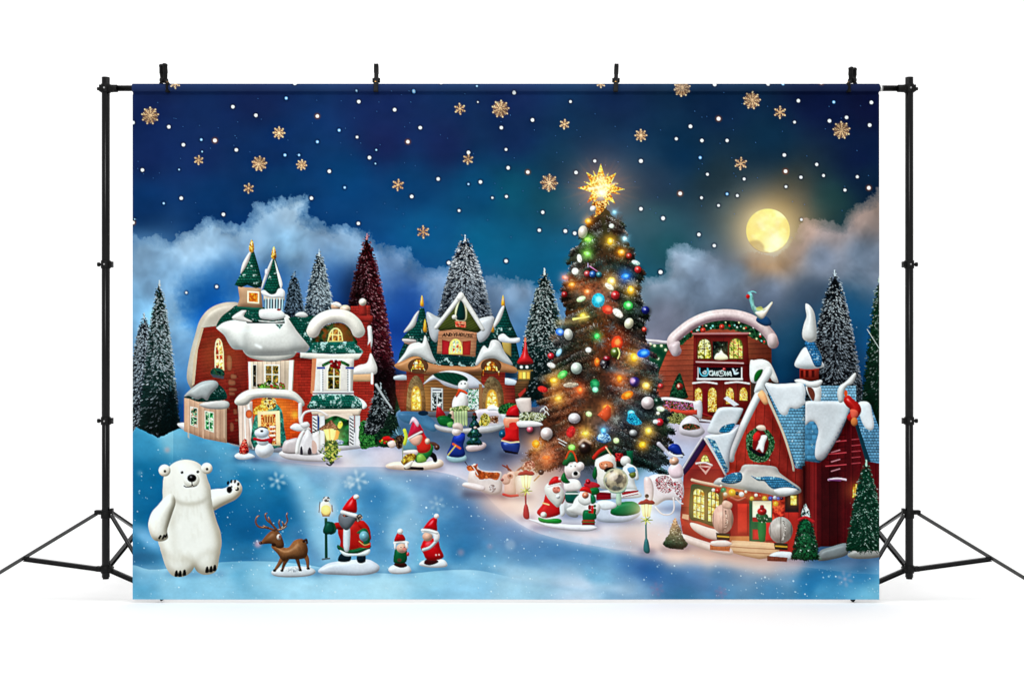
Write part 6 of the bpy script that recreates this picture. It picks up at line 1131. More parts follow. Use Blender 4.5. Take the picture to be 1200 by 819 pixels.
shade(line([(203,584),(212,589),(222,590.5),(236,588),(243,583)], 2.2, smooth=True), .4, 1.8, (110,100,80)); shade(line([(205,548),(202,560),(199,575)], 4, smooth=True), .1, 3)
puffy([(215,560),(220,553),(228,553),(234,560),(232,568),(224,571),(217,568)], BW, 4, .9, mark=False, a=.7, **bk)
def hair(x0, y0, x1, y1, n, sd):
    q = np.random.RandomState(sd)
    for _ in range(n):
        x = x0 + (x1 - x0) * q.rand(); y = y0 + (y1 - y0) * q.rand(); l = 5 + 5 * q.rand(); dx = (q.rand() - .4) * 3
        light(line([(x, y), (x + dx, y + l)], .8, .4), (190,184,166) if q.rand() < .6 else (252,251,246), .3, .3)
hair(200,572,244,586,46,1); hair(208,590,238,606,26,12); hair(178,600,196,624,12,13); hair(222,614,236,630,12,14); hair(192,642,226,664,22,15); hair(214,586,236,600,18,2); hair(222,612,232,622,7,3); hair(196,564,206,576,8,4); hair(210,640,226,658,12,5); hair(236,640,250,654,10,6); hair(238,574,246,584,6,7)
sub('nose'); fill(ell(225,560,5.4,4.6), (22,22,24), puff=3, k=1, amb=.35, spec=.5); back(); light(ell(223.6,557.8,1.4,.9),(150,150,154),.7,.5)
for x, y in ((213.6,553.4),(232,552.6)): fill(ell(x, y, 1.7, 1.5, -25), (28,26,26), grain=0)
fill(line([(216,569),(219,570.5),(224,569.5),(225.4,567.5),(227,569.6),(230.5,568.5)], 1.2, .9, smooth=True), (50,46,44), grain=0); fill(line([(225,564),(225.4,568)], 1.), (60,56,52), grain=0)
sub('paw_pad'); fill(ell(269,573.5,3.3,4), (24,24,30)); back()
for x, y, a_, b_ in ((267.4,565.6,1.5,2.3),(271.4,563.8,1.3,2.2),(275.6,563.8,1.4,2.2),(279.4,567,1.5,2.2),(278,572.6,2.4,2.4)): fill(ell(x, y, a_, b_, 12), (24,24,30), grain=0)
fill(ell(276.4,571.4,1.8,1.8),(226,220,206),grain=0,mark=False); fill(ell(271.6,570,1.2),(60,58,60),grain=0,mark=False)
sub('claws'); 
for P in ([(185.5,630),(188,626.4),(189.6,628),(187,631.6)], [(189.5,631),(192,626),(193.6,627.4),(191.6,631.4)], [(193,628.4),(195.4,624.6),(196.6,626),(194.8,629.8)]): fill(curve(P), (22,22,26), grain=0)
for x, y in ((207,672.6),(211.4,672.8),(216.4,671.6),(243,668),(247.6,667.4),(252,666)): fill(curve([(x-2.2,y+2),(x-1.4,y-3.6),(x+1,y-4.4),(x+2,y+1.4),(x,y+2.8)]), (24,24,28), grain=0)
back()
part('reindeer', 'brown reindeer with tall antlers on a white oval base, second from the left in front')
puffy([(318,670),(326,665),(345,663),(362,664),(370,669),(364,674),(345,676),(324,675)], (206,214,222), 2.6); fill(ell(344,667,9,3), (180,186,194), a=.6, tex=blobs([(140,150,160),(220,226,230)],1.6), mark=False)
BR = (128,88,56)
sub('leg'); arm([(331,654),(327,661),(322,668)], 6, 2.6, BR); fill(ell(322,668,2,1.6),(34,22,16)); sub('leg'); arm([(336,655),(333,661),(331,668)], 5.5, 2.4, (100,64,38)); fill(ell(330.6,668,1.8,1.5),(34,22,16))
sub('leg'); arm([(348,653),(350,660),(352,667)], 5, 2.4, (92,60,36)); fill(ell(352,667.6,2,1.4),(30,20,14)); sub('leg'); arm([(356,648),(360,655),(361,665)], 7, 2.6, BR); fill(ell(361.4,665.8,2,1.4),(30,20,14)); back()
puffy([(330,640),(338,641),(345,633),(354,631),(359,636),(361,645),(358,653),(350,655),(340,655),(332,657),(325,648),(318,640),(324,636)], BR, 5.5, 1.2, amb=.35, spec=.12, grain=.08); arm([(356,634),(359,632),(360,636)], 3, 2, (60,40,26))
sub('head'); puffy([(305,637),(308,632),(314,625),(320,621),(327,623),(331,630),(333,640),(326,642),(318,637),(311,637)], (108,74,48), 4, 1.1, amb=.4); back(); ball(305.5,635.8,1.9,(30,20,20)); fill(ell(321,638,2.6,2),(50,32,24)); ball(327,629,2.6,(206,196,186),ry=3.4); fill(ell(328,628.5,1.2,1.8),(120,60,50)); glow(303,637,4,(230,120,120),.35)
sub('antler')
for P in ([(322,621),(313,618),(304,617),(300,612),(301,606),(304,604)], [(324,620),(318,613),(313,609),(311,603),(313,601)], [(314,618),(309,616)], [(318,613),(315,606)]): thick(P, 2.6, (96,66,42), w1=1.5, spec=.5)
sub('antler')
for P in ([(326,621),(333,616),(337,610),(336,604),(337,601)], [(329,619),(327,613),(328,609)], [(333,616),(331,611)], [(326,621),(332,619),(336,616)]): thick(P, 2.4, (92,62,42), w1=1.4, spec=.5)
back()
part('bearded_figurine', 'big figurine in a red coat with grey beard holding a lantern staff, centre front')
puffy([(373,668),(384,660),(400,657),(428,655),(438,658),(445,664),(440,671),(420,674),(392,673),(378,672)], (198,208,222), 3.6, amb=.5); light(ell(422,663,14,3),(226,230,236),.6,2)
sub('lantern_staff', 'green staff with a lit lantern on top'); fill(line([(382,608),(382.4,653)], 3.4), (20,74,60), puff=1.2); fill(line([(378,655),(386,654)],2),(90,110,120))
fill(curve([(376,600),(375,592),(378,587),(384,587),(388,592),(388,601),(384,605),(379,604)]), (220,220,214), puff=1.6); fill(poly([(376,599),(388,599),(386,605),(378,605)]),(120,100,80),puff=1); fill(curve([(377,600),(377,594),(382,591.5),(387,594),(387,600),(382,603)]), (255,206,110), puff=2, amb=.8); fill(curve([(378,586),(380,582),(385,582),(387,586),(382,588)]), (150,150,156), tex=blobs([(60,64,70),(220,220,224)],1.4)); fill(line([(375,588),(374,600)],1),(60,60,66)); fill(line([(389,592),(389.6,599)],1.2),(60,50,50)); glow(382,597,9,(255,190,90),.8); back()
fill(curve([(398,650),(402,648),(411,650),(410,657),(400,658),(396,656)]),(24,44,54),puff=2); fill(curve([(418,652),(424,648),(428,649),(428,658),(420,659)]),(22,42,54),puff=2)
sub('coat'); puffy([(396,624),(397,614),(403,609),(418,609),(428,613),(431,624),(432,636),(432,645),(420,648),(408,648),(398,643),(399,634)], (170,28,24), 6, 1.1, amb=.3, spec=.2)
puffy([(396,638),(404,643),(414,643.5),(433,638),(433,643),(420,648),(406,648),(396,643)], (16,84,52), 1.8); puffy([(398,644),(408,648),(420,648),(433,643),(431,650),(416,651),(404,651)], (206,222,226), 2); puffy([(403,618),(410,617),(409,644),(403,643)], (196,204,212), 2)
arm([(400,616),(394,616),(388,619)], 9, 7, (160,28,24)); puffy([(386,612),(392,613),(394,622),(389,626),(385,624)], (16,84,54), 2); puffy([(379,619),(383,611),(390,613),(391,623),(384,626),(379,624)], (14,76,62), 2.6)
arm([(424,614),(429,620),(431,630)], 9, 8, (176,30,26)); puffy([(418,624),(425,619),(430,620),(433,628),(433,636),(427,641),(425,632),(422,626)], (14,90,60), 1.6); ball(426.5,628,5.4,(110,160,176),ry=6,amb=.45,spec=.2); fill(curve([(420,636),(428,640),(434,635),(433,641),(422,641)]),(170,30,26)); thick([(421,634),(427,638.5),(433,637)],1.2,(206,150,90)); back()
sub('beard', 'grey beard'); puffy([(397,604),(402,600),(414,602),(418,606),(414,614),(407,621),(401,618),(397,612)], (108,112,120), 4, 1.1, amb=.4, spec=.05); back(); fill(ell(405,603.8,3.4,1.7),(60,44,44)); fill(ell(403.5,604,1.2,.9),(180,110,90))
sub('hat'); puffy([(401,598),(405,590),(411,583),(416,580),(418,588),(418,600),(410,600)], (196,20,26), 4, 1.2, spec=.4); thick([(401,599.6),(409,602),(417,604)], 4.4, (226,224,226)); ball(417.5,582,3.4,(240,238,236),ry=3); back(); fill(curve([(417,605),(422,602),(425,606),(421,611),(417,610)]),(60,50,50),tex=blobs([(24,20,24),(150,130,120)],1.3))
part('child_figurine', 'smallest figurine with green coat and red bobble hat, front row'); puffy([(455,667),(460,662),(472,661),(479,663),(482,669),(475,672),(460,672)], (216,220,226), 2.4); fill(curve([(462,662),(464,659),(474,659),(477,663),(470,665)]),(60,30,26),puff=1.5)
sub('coat'); puffy([(461,656),(462,648),(464,643),(475,643),(477,648),(476,658),(468,660),(462,659)], (14,90,56), 2.8, 1.1); fill(ell(468,656,2.4,2),(90,60,50)); ball(478,649,1.6,(196,30,40),ry=2.4); back(); ball(471,642,6.4,(214,172,154),ry=5.6,amb=.5,spec=.05); fill(ell(474,643,2.4,2),(220,130,120),a=.7); eyes(472,641,4,.5); thick([(463,636),(469,634),(477,636)],4.4,(228,228,230)); thick([(476,637),(477,641)],3,(228,228,230)); thick([(463,638),(463,642)],2.6,(220,220,224))
sub('hat'); puffy([(462,634),(464,627),(467,624),(473,627),(475,633),(468,634)], (180,16,28), 2.4, 1.2); ball(469,622.5,3.4,(236,228,230),amb=.5); back()
part('child_figurine', 'figurine in a long red coat and pointed red hat, rightmost of the front row'); puffy([(491,661),(497,656),(512,655),(521,656),(524,663),(512,665),(498,664)], (216,222,230), 2.4); fill(curve([(497,660),(500,655),(512,656),(513,659),(504,662)]),(70,26,30),puff=1.5)
sub('coat'); puffy([(494,638),(498,632),(512,631),(516,642),(520,652),(512,656),(500,655),(496,648),(493,642)], (190,16,26), 4.6, 1.1, spec=.3); thick([(496,644),(504,641),(512,633)],3.6,(186,196,206)); speck((497,636,512,645),2,10,.4,.7,(90,110,130)); fill(ell(511,650,1),(230,170,170)); fill(ell(514.5,649.6,1),(230,170,170)); back()
ball(501,628.5,6,(214,164,146),ry=5.6,amb=.5,spec=.05); puffy([(494,624),(500,620),(510,621),(515,626),(514,633),(509,634),(507,627),(500,624)],(226,222,226),2.2)
sub('hat'); puffy([(496,620),(500,613),(506,607),(512,606),(512,614),(512,622),(504,621)], (190,14,30), 3, 1.2, spec=.4); ball(511.5,604.5,3,(240,220,224),amb=.5); thick([(495,621),(503,621.5),(512,624)],3.6,(228,226,230)); back()
# last: fine snow over everything in the slope, glow pools
glow(600, 588, 38, (190,90,60), .38); glow(620, 610, 26, (160,90,70), .25); glow(560, 575, 26, (110,50,40), .22); glow(480, 545, 30, (90,50,40), .22); glow(800, 640, 30, (160,90,60), .3); glow(880, 648, 50, (170,90,50), .3); glow(640, 545, 22, (140,60,30), .3); glow(616, 566, 26, (130,80,50), .35); glow(757, 600, 28, (130,90,60), .25); glow(850, 640, 60, (120,60,40), .22); glow(390, 512, 18, (130,90,50), .35); glow(392, 545, 30, (80,50,50), .2); glow(850, 652, 46, (110,60,40), .2); glow(757, 600, 22, (110,70,40), .15)
# ================================================================ the scene
for _ in range(2):                         # drop single stray cells from the cut outlines
    p = ids.copy()
    n = np.stack([np.roll(p, 1, 0), np.roll(p, -1, 0), np.roll(p, 1, 1), np.roll(p, -1, 1)])
    same = (n == p).sum(0)
    ids = np.where(same <= 1, n[2], p)
# the pole pocket is a doubled hem, its sheen painted into the ink
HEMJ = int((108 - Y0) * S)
img = np.clip(img, 0, 1)
# prepress: the print was sharpened and given more contrast before it went on the cloth
b1 = blur(img, 1.3); b2 = blur(img, 11.); b3 = blur(img, 45.)
img = img + .5 * (img - b1) + .12 * (img - b2) + .06 * (img - b3)
img = np.clip(img, 0, 1); img = img * (1 - .14) + .14 * (img * img * (3 - 2 * img))
lum = img.mean(-1, keepdims=True); img = np.clip(lum + (img - lum) * .93, 0, 1) * np.array((.97, 1., 1.), F) * .985
img[:HEMJ] = img[:HEMJ] * .86 + np.array((105, 112, 130), F) / 255 * .17  # even lighter tone stands for the sheen on the pocket

if bpy:
    SC = bpy.context.scene; COL = SC.collection
    U = .0024; D = 3.2; FLOOR = 706.
    def wp(px, py, dep=0.):                # drawing units -> metres, at a depth behind the cloth
        k = (1 + dep / D) * U
        return Vector(((px - 600) * k, dep, (FLOOR - 409.5) * U + (409.5 - py) * k))
    EXPO = 1.25                            # light falling on the cloth
    def principled(name, col=(.8, .8, .8), rough=.6, spec=.5, metal=0.):
        m = bpy.data.materials.new(name); m.use_nodes = True; b = m.node_tree.nodes['Principled BSDF']
        b.inputs['Base Color'].default_value = (*col, 1); b.inputs['Roughness'].default_value = rough
        b.inputs['Specular IOR Level'].default_value = spec; b.inputs['Metallic'].default_value = metal
        return m
    def noise_rough(m, scale=60, lo=.3, hi=.5, bump=0.):
        nt = m.node_tree; b = nt.nodes['Principled BSDF']; n = nt.nodes.new('ShaderNodeTexNoise'); n.inputs['Scale'].default_value = scale
        tc = nt.nodes.new('ShaderNodeTexCoord'); nt.links.new(tc.outputs['Object'], n.inputs['Vector'])
        r = nt.nodes.new('ShaderNodeMapRange'); r.inputs['To Min'].default_value = lo; r.inputs['To Max'].default_value = hi
        nt.links.new(n.outputs['Fac'], r.inputs['Value']); nt.links.new(r.outputs['Result'], b.inputs['Roughness'])
        if bump:
            bu = nt.nodes.new('ShaderNodeBump'); bu.inputs['Strength'].default_value = bump; bu.inputs['Distance'].default_value = .001
            nt.links.new(n.outputs['Fac'], bu.inputs['Height']); nt.links.new(bu.outputs['Normal'], b.inputs['Normal'])
        return m
    # printed fabric: ink colour attribute over a fine weave
    ink = principled('printed_fabric', rough=1., spec=.03); nt = ink.node_tree; b = nt.nodes['Principled BSDF']
    at = nt.nodes.new('ShaderNodeAttribute'); at.attribute_name = 'ink'; nt.links.new(at.outputs['Color'], b.inputs['Base Color'])
    BLACK = noise_rough(principled('black_metal', (.0015, .0015, .0017), .3, .2), 40, .2, .3)
    BLACKP = noise_rough(principled('black_plastic', (.003, .003, .003), .5, .12), 90, .4, .55, .2)
    GREYM = noise_rough(principled('grey_metal_edge', (.075, .075, .075), .4, .3, .0), 50, .3, .45)
    STEEL = principled('steel', (.5, .5, .5), .3, .5, 1.)
    BRASS = principled('brass', (.45, .22, .06), .35, .5, 1.)
    CLOTHB = noise_rough(principled('white_fabric', (.78, .78, .78), .9, .1), 300, .85, .95)
    PAPER = noise_rough(principled('white_paper', (.92, .92, .92), .9, .05), 8, .88, .95)

    def setp(o, label=None, cat=None, group=None, kind=None):
        for k, v in (('label', label), ('category', cat), ('group', group), ('kind', kind)):
            if v: o[k] = v
        return o
    def link(name, me, mats, parent=None):
        o = bpy.data.objects.new(name, me); COL.objects.link(o); o.parent = parent
        for m in (mats if isinstance(mats, (list, tuple)) else [mats]): me.materials.append(m)
        return o
    # ---------------- cloth
    Hh, Ww = H, W
    py = Y0 + np.arange(H) / S; px = X0 + np.arange(W) / S
    dep = np.zeros(H)
    t = (py - 103.3) / 5.3
    pocket = np.abs(t) < 1
    dep[pocket] = -np.sqrt(1 - t[pocket] ** 2) * 5.3 * U
    dep[pocket] += .005
    dep += -.001
    k_ = (py > 108.4) & (py < 111); dep[k_] = .0025
    DX, DY = np.meshgrid(px, py); DEP = np.repeat(dep[:, None], W, 1)
    # the free cloth hangs very nearly flat, with barely visible slow waves
    DEP = DEP + .0012 * np.sin(DX / 61.) * np.clip((DY - 130) / 300, 0, 1)
    CO = np.stack([(DX - 600) * U, DEP, (FLOOR - DY) * U], -1).astype(np.float32)
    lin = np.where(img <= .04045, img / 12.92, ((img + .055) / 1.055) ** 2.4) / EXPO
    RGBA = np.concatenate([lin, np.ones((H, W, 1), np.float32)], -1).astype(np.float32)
    fid = ids[:-1, :-1]
    cnt = np.bincount(fid.ravel(), minlength=len(PARTS))
    # fold vanishing pieces into what holds them
    remap = np.arange(len(PARTS))
    for i, (nm, lb, pr) in enumerate(PARTS):
        if 0 < cnt[i] < 8: remap[i] = pr if pr >= 0 else SKYID
    fid = remap[fid]; cnt = np.bincount(fid.ravel(), minlength=len(PARTS))
    order = np.argsort(fid.ravel(), kind='stable'); starts = np.concatenate([[0], np.cumsum(cnt)])
    # root: the fabric body (white reverse side with thickness)
    def box_mesh(name, x0, x1, y0, y1, z0, z1):
        v = [(x, y, z) for x in (x0, x1) for y in (y0, y1) for z in (z0, z1)]
        f = [(0, 1, 3, 2), (4, 6, 7, 5), (0, 4, 5, 1), (2, 3, 7, 6), (0, 2, 6, 4), (1, 5, 7, 3)]
        me = bpy.data.meshes.new(name); me.from_pydata(v, [], f); return me
    root = bpy.data.objects.new('photo_backdrop', None); COL.objects.link(root)
    setp(root, 'printed fabric photo backdrop of a snowy toy christmas village at night, hanging from the black crossbar', 'photo backdrop')
    bk_ = link('fabric_back', box_mesh('fabric_back', (X0 - 600) * U, (X0 + (W - 1) / S - 600) * U, .0035, .0042, (FLOOR - Y0 - (H - 1) / S) * U, (FLOOR - 109) * U), CLOTHB, root)
    bk_['label'] = 'plain white reverse side of the backdrop fabric'
    def patch(i, parent):
        nm, lb, pr = PARTS[i]
        if cnt[i] == 0:
            o = bpy.data.objects.new(nm, None); COL.objects.link(o); o.parent = parent
            if lb: o['label'] = lb
            return o
        q = order[starts[i]:starts[i + 1]]; j, c = q // (W - 1), q % (W - 1)
        a = j * W + c
        quads = np.stack([a, a + W, a + W + 1, a + 1], 1)
        uq, inv = np.unique(quads.ravel(), return_inverse=True)
        me = bpy.data.meshes.new(nm); n = len(q)
        me.vertices.add(len(uq)); me.vertices.foreach_set('co', CO.reshape(-1, 3)[uq].ravel())
        me.loops.add(4 * n); me.loops.foreach_set('vertex_index', inv.ravel().astype(np.int32))
        me.polygons.add(n); me.polygons.foreach_set('loop_start', np.arange(0, 4 * n, 4, dtype=np.int32))
        try: me.polygons.foreach_set('loop_total', np.full(n, 4, np.int32))
        except Exception: pass
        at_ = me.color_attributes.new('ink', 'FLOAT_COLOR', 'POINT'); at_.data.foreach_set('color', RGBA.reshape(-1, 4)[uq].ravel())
        me.update(calc_edges=True)
        o = link(nm, me, ink, parent)
        if lb: o['label'] = lb
        return o
    OB = {}
    for i, (nm, lb, pr) in enumerate(PARTS):
        if pr < 0:
            if cnt[i] == 0 and not any(cnt[k] and PARTS[k][2] == i for k in range(len(PARTS))): continue
            OB[i] = patch(i, root)
    for i, (nm, lb, pr) in enumerate(PARTS):
        if pr >= 0 and cnt[i]: OB[i] = patch(i, OB[pr])
    print('cloth pieces', len(OB), 'tree parts', sum(1 for k in OB if PARTS[k][2] >= 0 and PARTS[PARTS[k][2]][0] == 'christmas_tree'))

    # ---------------- metal work helpers
    def tube(bm, a, b, r, seg=20, r2=None, cap=True, flat=None):
        a, b = Vector(a), Vector(b); d = (b - a); L = d.length; d.normalize()
        ux = d.orthogonal().normalized()
        if flat:
            ux = (Vector(flat) - d * d.dot(Vector(flat))).normalized()
        uy = d.cross(ux); r2 = r if r2 is None else r2
        ra, rb = [], []
        for k in range(seg):
            w = 2 * math.pi * k / seg; off = ux * math.cos(w) + uy * math.sin(w)
            ra.append(bm.verts.new(a + off * r)); rb.append(bm.verts.new(b + off * r2))
        for k in range(seg):
            f = bm.faces.new((ra[k], ra[(k + 1) % seg], rb[(k + 1) % seg], rb[k])); f.smooth = True
        if cap: bm.faces.new(ra[::-1]); bm.faces.new(rb)
    def bar(bm, a, b, w, h, side):
        """rectangular bar from a to b; side = direction of its width w"""
        a, b = Vector(a), Vector(b); d = (b - a).normalized(); s_ = (Vector(side) - d * d.dot(Vector(side))).normalized(); n = d.cross(s_)
        v = [bm.verts.new(p + s_ * sx * w / 2 + n * sy * h / 2) for p in (a, b) for sx, sy in ((-1, -1), (1, -1), (1, 1), (-1, 1))]
        for q in ((0, 1, 2, 3), (7, 6, 5, 4), (0, 4, 5, 1), (1, 5, 6, 2), (2, 6, 7, 3), (3, 7, 4, 0)): bm.faces.new([v[k] for k in q])
    def channel(bm, a, b, w, h, side, t=.0018):
        """U channel: two flanges and a recessed web, open towards the viewer"""
        a, b = Vector(a), Vector(b); d = (b - a).normalized(); s_ = (Vector(side) - d * d.dot(Vector(side))).normalized()
        n = d.cross(s_); 
        if n.y > 0: n = -n
        for k in (-1, 1): bar(bm, a + s_ * k * (w / 2 - t / 2), b + s_ * k * (w / 2 - t / 2), t, h, s_)
        bar(bm, a - n * (h * .25), b - n * (h * .25), w - 2.2 * t, h * .3, s_)
    def done(name, bm, mat, parent=None, bevel=0.):
        bmesh.ops.recalc_face_normals(bm, faces=bm.faces[:])
        me = bpy.data.meshes.new(name); bm.to_mesh(me); bm.free()
        o = link(name, me, mat, parent)
        if bevel:
            m = o.modifiers.new('bevel', 'BEVEL'); m.width = bevel; m.segments = 2; m.limit_method = 'ANGLE'
        return o
    BM = bmesh.new
    PD = .012                              # depth of the poles behind the cloth plane
    def stand(side, label):
        mx = (lambda x: x) if side < 0 else (lambda x: 1189.5 - x)
        P = lambda x, y, d=PD: wp(mx(x), y, d)
        r_ = bpy.data.objects.new('light_stand', None); COL.objects.link(r_); base = P(124, 706); base.z = 0
        r_.location = base
        setp(r_, label, 'light stand', 'light stands holding up the backdrop')
        def dn(name, bm, mat, parent=None, bevel=0.):
            bmesh.ops.translate(bm, verts=bm.verts[:], vec=-base)
            return done(name, bm, mat, parent or r_, bevel)
        X = Vector((1, 0, 0)); Z = Vector((0, 0, 1))
        for y0, y1, r in ((91, 306, 4.6), (314, 489, 4.65), (497, 676, 4.5)):
            bm = BM(); tube(bm, P(124, y0), P(124, y1), r * U, 32); dn('pole_tube', bm, BLACK, None, .0006)
        for y in (310, 493):
            bm = BM(); tube(bm, P(124, y - 4.6), P(124, y + 4.6), 5.6 * U, 32); bar(bm, P(129, y), P(132, y), 7 * U, 7 * U, Z)
            c = dn('collar', bm, BLACKP, None, .0008)
            bm = BM(); tube(bm, P(119.5, y), P(116, y), 1.6 * U, 14); tube(bm, P(117, y), P(114.3, y), 2.6 * U, 8); dn('knob', bm, BLACKP, c, .0006)
            bm = BM(); f = P(124, y); f.y -= 5.6 * U; tube(bm, f + Vector((0, .001, 0)), f + Vector((0, -.001, 0)), .9 * U, 12); dn('rivet', bm, STEEL, c)
        # crossbar head
        bm = BM(); tube(bm, P(124, 99), P(124, 109), 5.4 * U, 32); bar(bm, P(117, 104), P(132, 104), 8 * U, 7 * U, Z); c = dn('crossbar_clamp', bm, BLACKP, None, .001)
        bm = BM(); tube(bm, P(118, 104.4), P(114, 104.4), 2.0 * U, 10); dn('knob', bm, BLACKP, c, .0006)
        bm = BM(); f = P(124, 104.2); f.y -= 5.6 * U; tube(bm, f + Vector((0, .001, 0)), f + Vector((0, -.0014, 0)), 1. * U, 12); dn('rivet', bm, STEEL, c)
        # leg collars
        bm = BM(); tube(bm, P(124, 598), P(124, 607), 5.6 * U, 32); bar(bm, P(111.5, 600), P(119, 600), 5 * U, 7 * U, Z); bar(bm, P(129, 598.5), P(132.5, 598.5), 6 * U, 6 * U, Z); dn('leg_collar', bm, BLACKP, None, .001)
        bm = BM(); tube(bm, P(124, 662), P(124, 671), 5.6 * U, 32); bar(bm, P(113, 666), P(119, 666.5), 6 * U, 6 * U, Z); bar(bm, P(128, 666), P(132, 667), 6 * U, 8 * U, Z); dn('leg_collar', bm, BLACKP, None, .001)
        bm = BM(); tube(bm, P(124, 676), P(124, 678), 3.6 * U, 24); dn('pole_cap', bm, BLACKP)
        # three legs with their braces (sprung U channels)
        yl = 705.3 if side > 0 else 702.
        fx = 190 if side < 0 else 190.5
        legs = [(P(113, 602), P(-54, 704.6), 4.0, P(119, 667), P(28, 654.6)), (P(130, 603), P(fx, yl), 3.8, P(128, 667.5), P(180, 690)), (P(131, 600, PD), wp(mx(213), 656, .6), 3.4, P(128, 663), wp(mx(161.4), 622, .22))]
        for a, b_, w, c1, c2 in legs:
            if b_.z < .004: b_.z = .004
            bm = BM(); channel(bm, a, b_, w * U, w * U * .9, Z if abs((b_ - a).normalized().z) < .8 else X); L = dn('leg', bm, [BLACK, GREYM])
            bm = BM(); channel(bm, c1, c2, 5.4 * U, 4 * U, Z); dn('brace', bm, BLACK)
            bm = BM(); dd = (b_ - a).normalized(); e = b_ - dd * .012; tube(bm, e, b_ + dd * .003, 2.4 * U, 12); dn('rubber_foot', bm, BLACKP, L, .001)
            bm = BM(); e = c2.copy(); tube(bm, e + Vector((0, -.009, 0)), e + Vector((0, .009, 0)), 1.3 * U, 10); dn('bolt', bm, BLACKP)
        # lighter grey inner web of each leg
        for o in [o for o in r_.children if o.name.startswith('leg') and not o.name.startswith('leg_')]:
            me = o.data; n = len(me.polygons)
            for p_ in me.polygons:
                if p_.index >= n - 6: p_.material_index = 1
        return r_
    stand(-1, 'black telescopic light stand with tripod legs at the left of the backdrop')
    stand(1, 'black telescopic light stand with tripod legs at the right of the backdrop')
    # crossbar
    cb = bpy.data.objects.new('crossbar', None); COL.objects.link(cb); cb.location = wp(594.75, 103.8, .004)
    setp(cb, 'long black horizontal tube between the two stands, sleeved in the backdrop hem', 'crossbar')
    for a, b_ in ((130, 358), (358, 832), (832, 1059.5)):
        bm = BM(); tube(bm, wp(a, 103.8, .004), wp(b_, 103.8, .004), 3.5 * U, 28); bmesh.ops.translate(bm, verts=bm.verts[:], vec=-cb.location); done('tube_section', bm, BLACK, cb)
    for a in (130, 1052):
        bm = BM(); tube(bm, wp(a, 104, .004), wp(a + 7.5, 104, .004), 4.4 * U, 28); bmesh.ops.translate(bm, verts=bm.verts[:], vec=-cb.location); done('end_sleeve', bm, BLACKP, cb, .0008)
    bm = BM(); tube(bm, wp(1030.6, 104, .004), wp(1034, 104, .004), 3.7 * U, 28); bmesh.ops.translate(bm, verts=bm.verts[:], vec=-cb.location); done('joint_ring', bm, STEEL, cb)
    # spring clamps
    def clamp(px_, top, label, rot, tilt, spread):
        r_ = bpy.data.objects.new('spring_clamp', None); COL.objects.link(r_)
        r_.location = wp(px_, 103.5, .003); r_.rotation_euler = (0, math.radians(tilt), math.radians(rot))
        setp(r_, label, 'clamp', 'spring clamps gripping the backdrop on the crossbar')
        h = (103.5 - top) * U; w = 5.6 * U; pv = 9 * U
        for k in (-1, 1):
            bm = BM(); Y = Vector((0, 1, 0)); X = Vector((1, 0, 0))
            P0 = Vector((0, k * 2.4 * U, pv * .8)); P1 = Vector((0, k * (2.2 + spread) * U, h * .62)); P2 = Vector((0, k * (1.6 + spread) * U, h - 2.5 * U))
            bar(bm, P0, P1, w * .82, 2.4 * U, X); bar(bm, P1 - (P1 - P0) * .06, P2, w * .95, 2.6 * U, X); tube(bm, P2 + X * -w * .45, P2 + X * w * .45, 2.2 * U, 12)
            hd = done('handle', bm, BLACKP, r_, .0012)
            bm = BM(); e = P2 + Vector((0, 0, 1.6 * U)); bar(bm, e - X * .5 * U, e + X * .9 * U, 1.4 * U, 2.2 * U, Y); done('handle_tip', bm, STEEL, hd)
            bm = BM(); bar(bm, Vector((0, k * 2.2 * U, pv * 1.1)), Vector((0, k * 7.2 * U, 4.4 * U)), w * .8, 1.8 * U, X); bar(bm, Vector((0, k * 7.2 * U, 5.0 * U)), Vector((0, k * 6.6 * U, -4.6 * U)), w * .95, 1.8 * U, X); tube(bm, Vector((-w * .5, k * 6.4 * U, -4.8 * U)), Vector((w * .5, k * 6.4 * U, -4.8 * U)), 1.4 * U, 10)
            done('jaw', bm, BLACKP, r_, .001)
        bm = BM(); tube(bm, Vector((-w * .8, 0, pv)), Vector((w * .8, 0, pv)), 2.7 * U, 20); done('pivot', bm, BLACKP, r_, .0006)
        bm = BM()
        for q in range(6): tube(bm, Vector((-w * .5 + q * w * .2, 0, pv)), Vector((-w * .5 + q * w * .2 + w * .1, 0, pv)), 3.3 * U, 18)
        done('spring', bm, BLACK, r_)
        bm = BM(); tube(bm, Vector((-.4 * U, -7.2 * U, pv * .62)), Vector((-.4 * U, -3 * U, pv * .62)), .9 * U, 10); done('rivet', bm, BRASS, r_)
        return r_
    clamp(192.5, 75, 'black spring clamp near the left end of the hem, handles splayed open', 52, -3, 1.6)
    clamp(441, 75, 'black spring clamp left of the middle of the hem, seen edge on', 2, 0, .6)
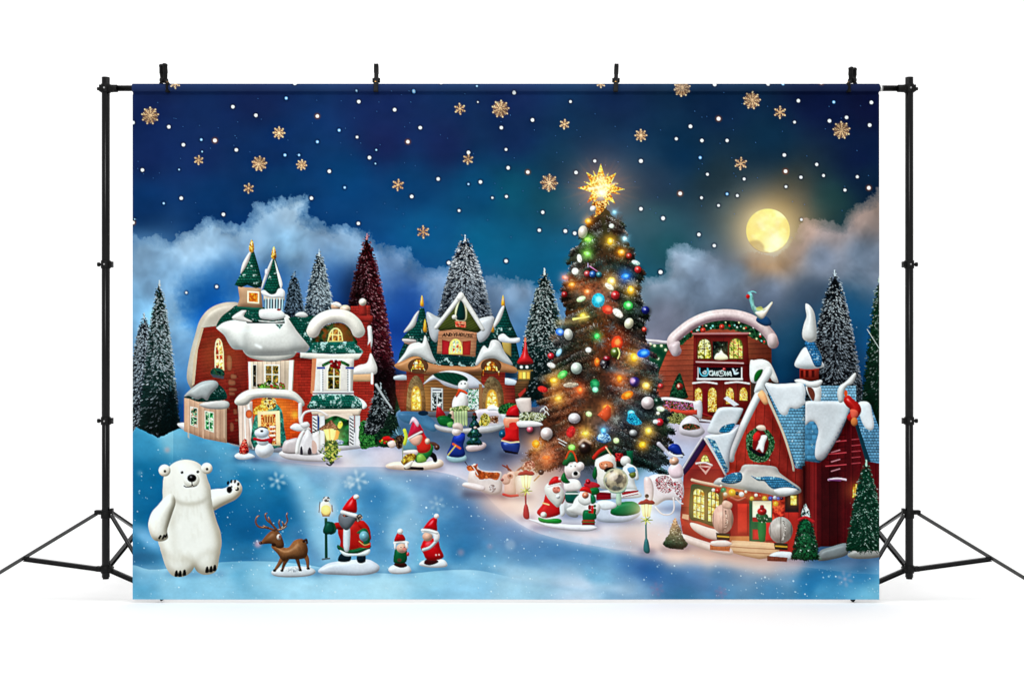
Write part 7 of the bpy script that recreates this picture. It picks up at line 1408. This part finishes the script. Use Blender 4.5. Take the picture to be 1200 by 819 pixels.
    clamp(721.5, 75, 'black spring clamp right of the middle of the hem, above the tree star', -4, 2, .6)
    clamp(998.5, 79, 'black spring clamp near the right end of the hem, handles splayed open', -52, 2, 1.6)

    # ---------------- white studio sweep
    bm = BM(); prof = [(-4.2, 0.), (.9, 0.)] + [(.9 + .5 * math.sin(a), .5 - .5 * math.cos(a)) for a in np.linspace(.1, math.pi / 2, 12)] + [(1.4, 3.6)]
    rows = [[bm.verts.new((x, y, z)) for x in (-4, 4)] for y, z in prof]
    for a, b_ in zip(rows, rows[1:]):
        f = bm.faces.new((a[0], a[1], b_[1], b_[0])); f.smooth = True
    sw = done('white_background', bm, PAPER); setp(sw, None, None, None, 'structure')

    # ---------------- light: even white studio, soft key from the front, added overhead fill on the sweep
    w = bpy.data.worlds.new('World'); SC.world = w; w.use_nodes = True
    w.node_tree.nodes['Background'].inputs[0].default_value = (1, 1, 1, 1); w.node_tree.nodes['Background'].inputs[1].default_value = .7
    def area(name, loc, target, size, power, sy=None):
        l = bpy.data.lights.new(name, 'AREA'); l.shape = 'RECTANGLE'; l.size = size; l.size_y = sy or size; l.energy = power
        o = bpy.data.objects.new(name, l); COL.objects.link(o); o.location = loc
        o.rotation_euler = (Vector(target) - Vector(loc)).to_track_quat('-Z', 'Y').to_euler(); return o
    area('key_softbox', (-.5, -5.6, 2.0), (0, 0, .75), 1.6, 128)
    area('overhead_fill', (0, -.7, 3.4), (0, .2, 0), 3.6, 62, 2.0)  # unseen light added to whiten the floor and wall
    cam = bpy.data.cameras.new('camera'); co = bpy.data.objects.new('camera', cam); COL.objects.link(co)
    co.location = (0, -D, (FLOOR - 409.5) * U); co.rotation_euler = (math.pi / 2, 0, 0)
    cam.sensor_width = 36; cam.lens = 36 * (D / U) / 1200; cam.clip_end = 100; cam.clip_start = .05
    SC.camera = co
    SC.view_settings.view_transform = 'Standard'; SC.view_settings.look = 'None'; SC.view_settings.exposure = 0; SC.view_settings.gamma = 1
    SC.cycles.max_bounces = 8; SC.cycles.diffuse_bounces = 6
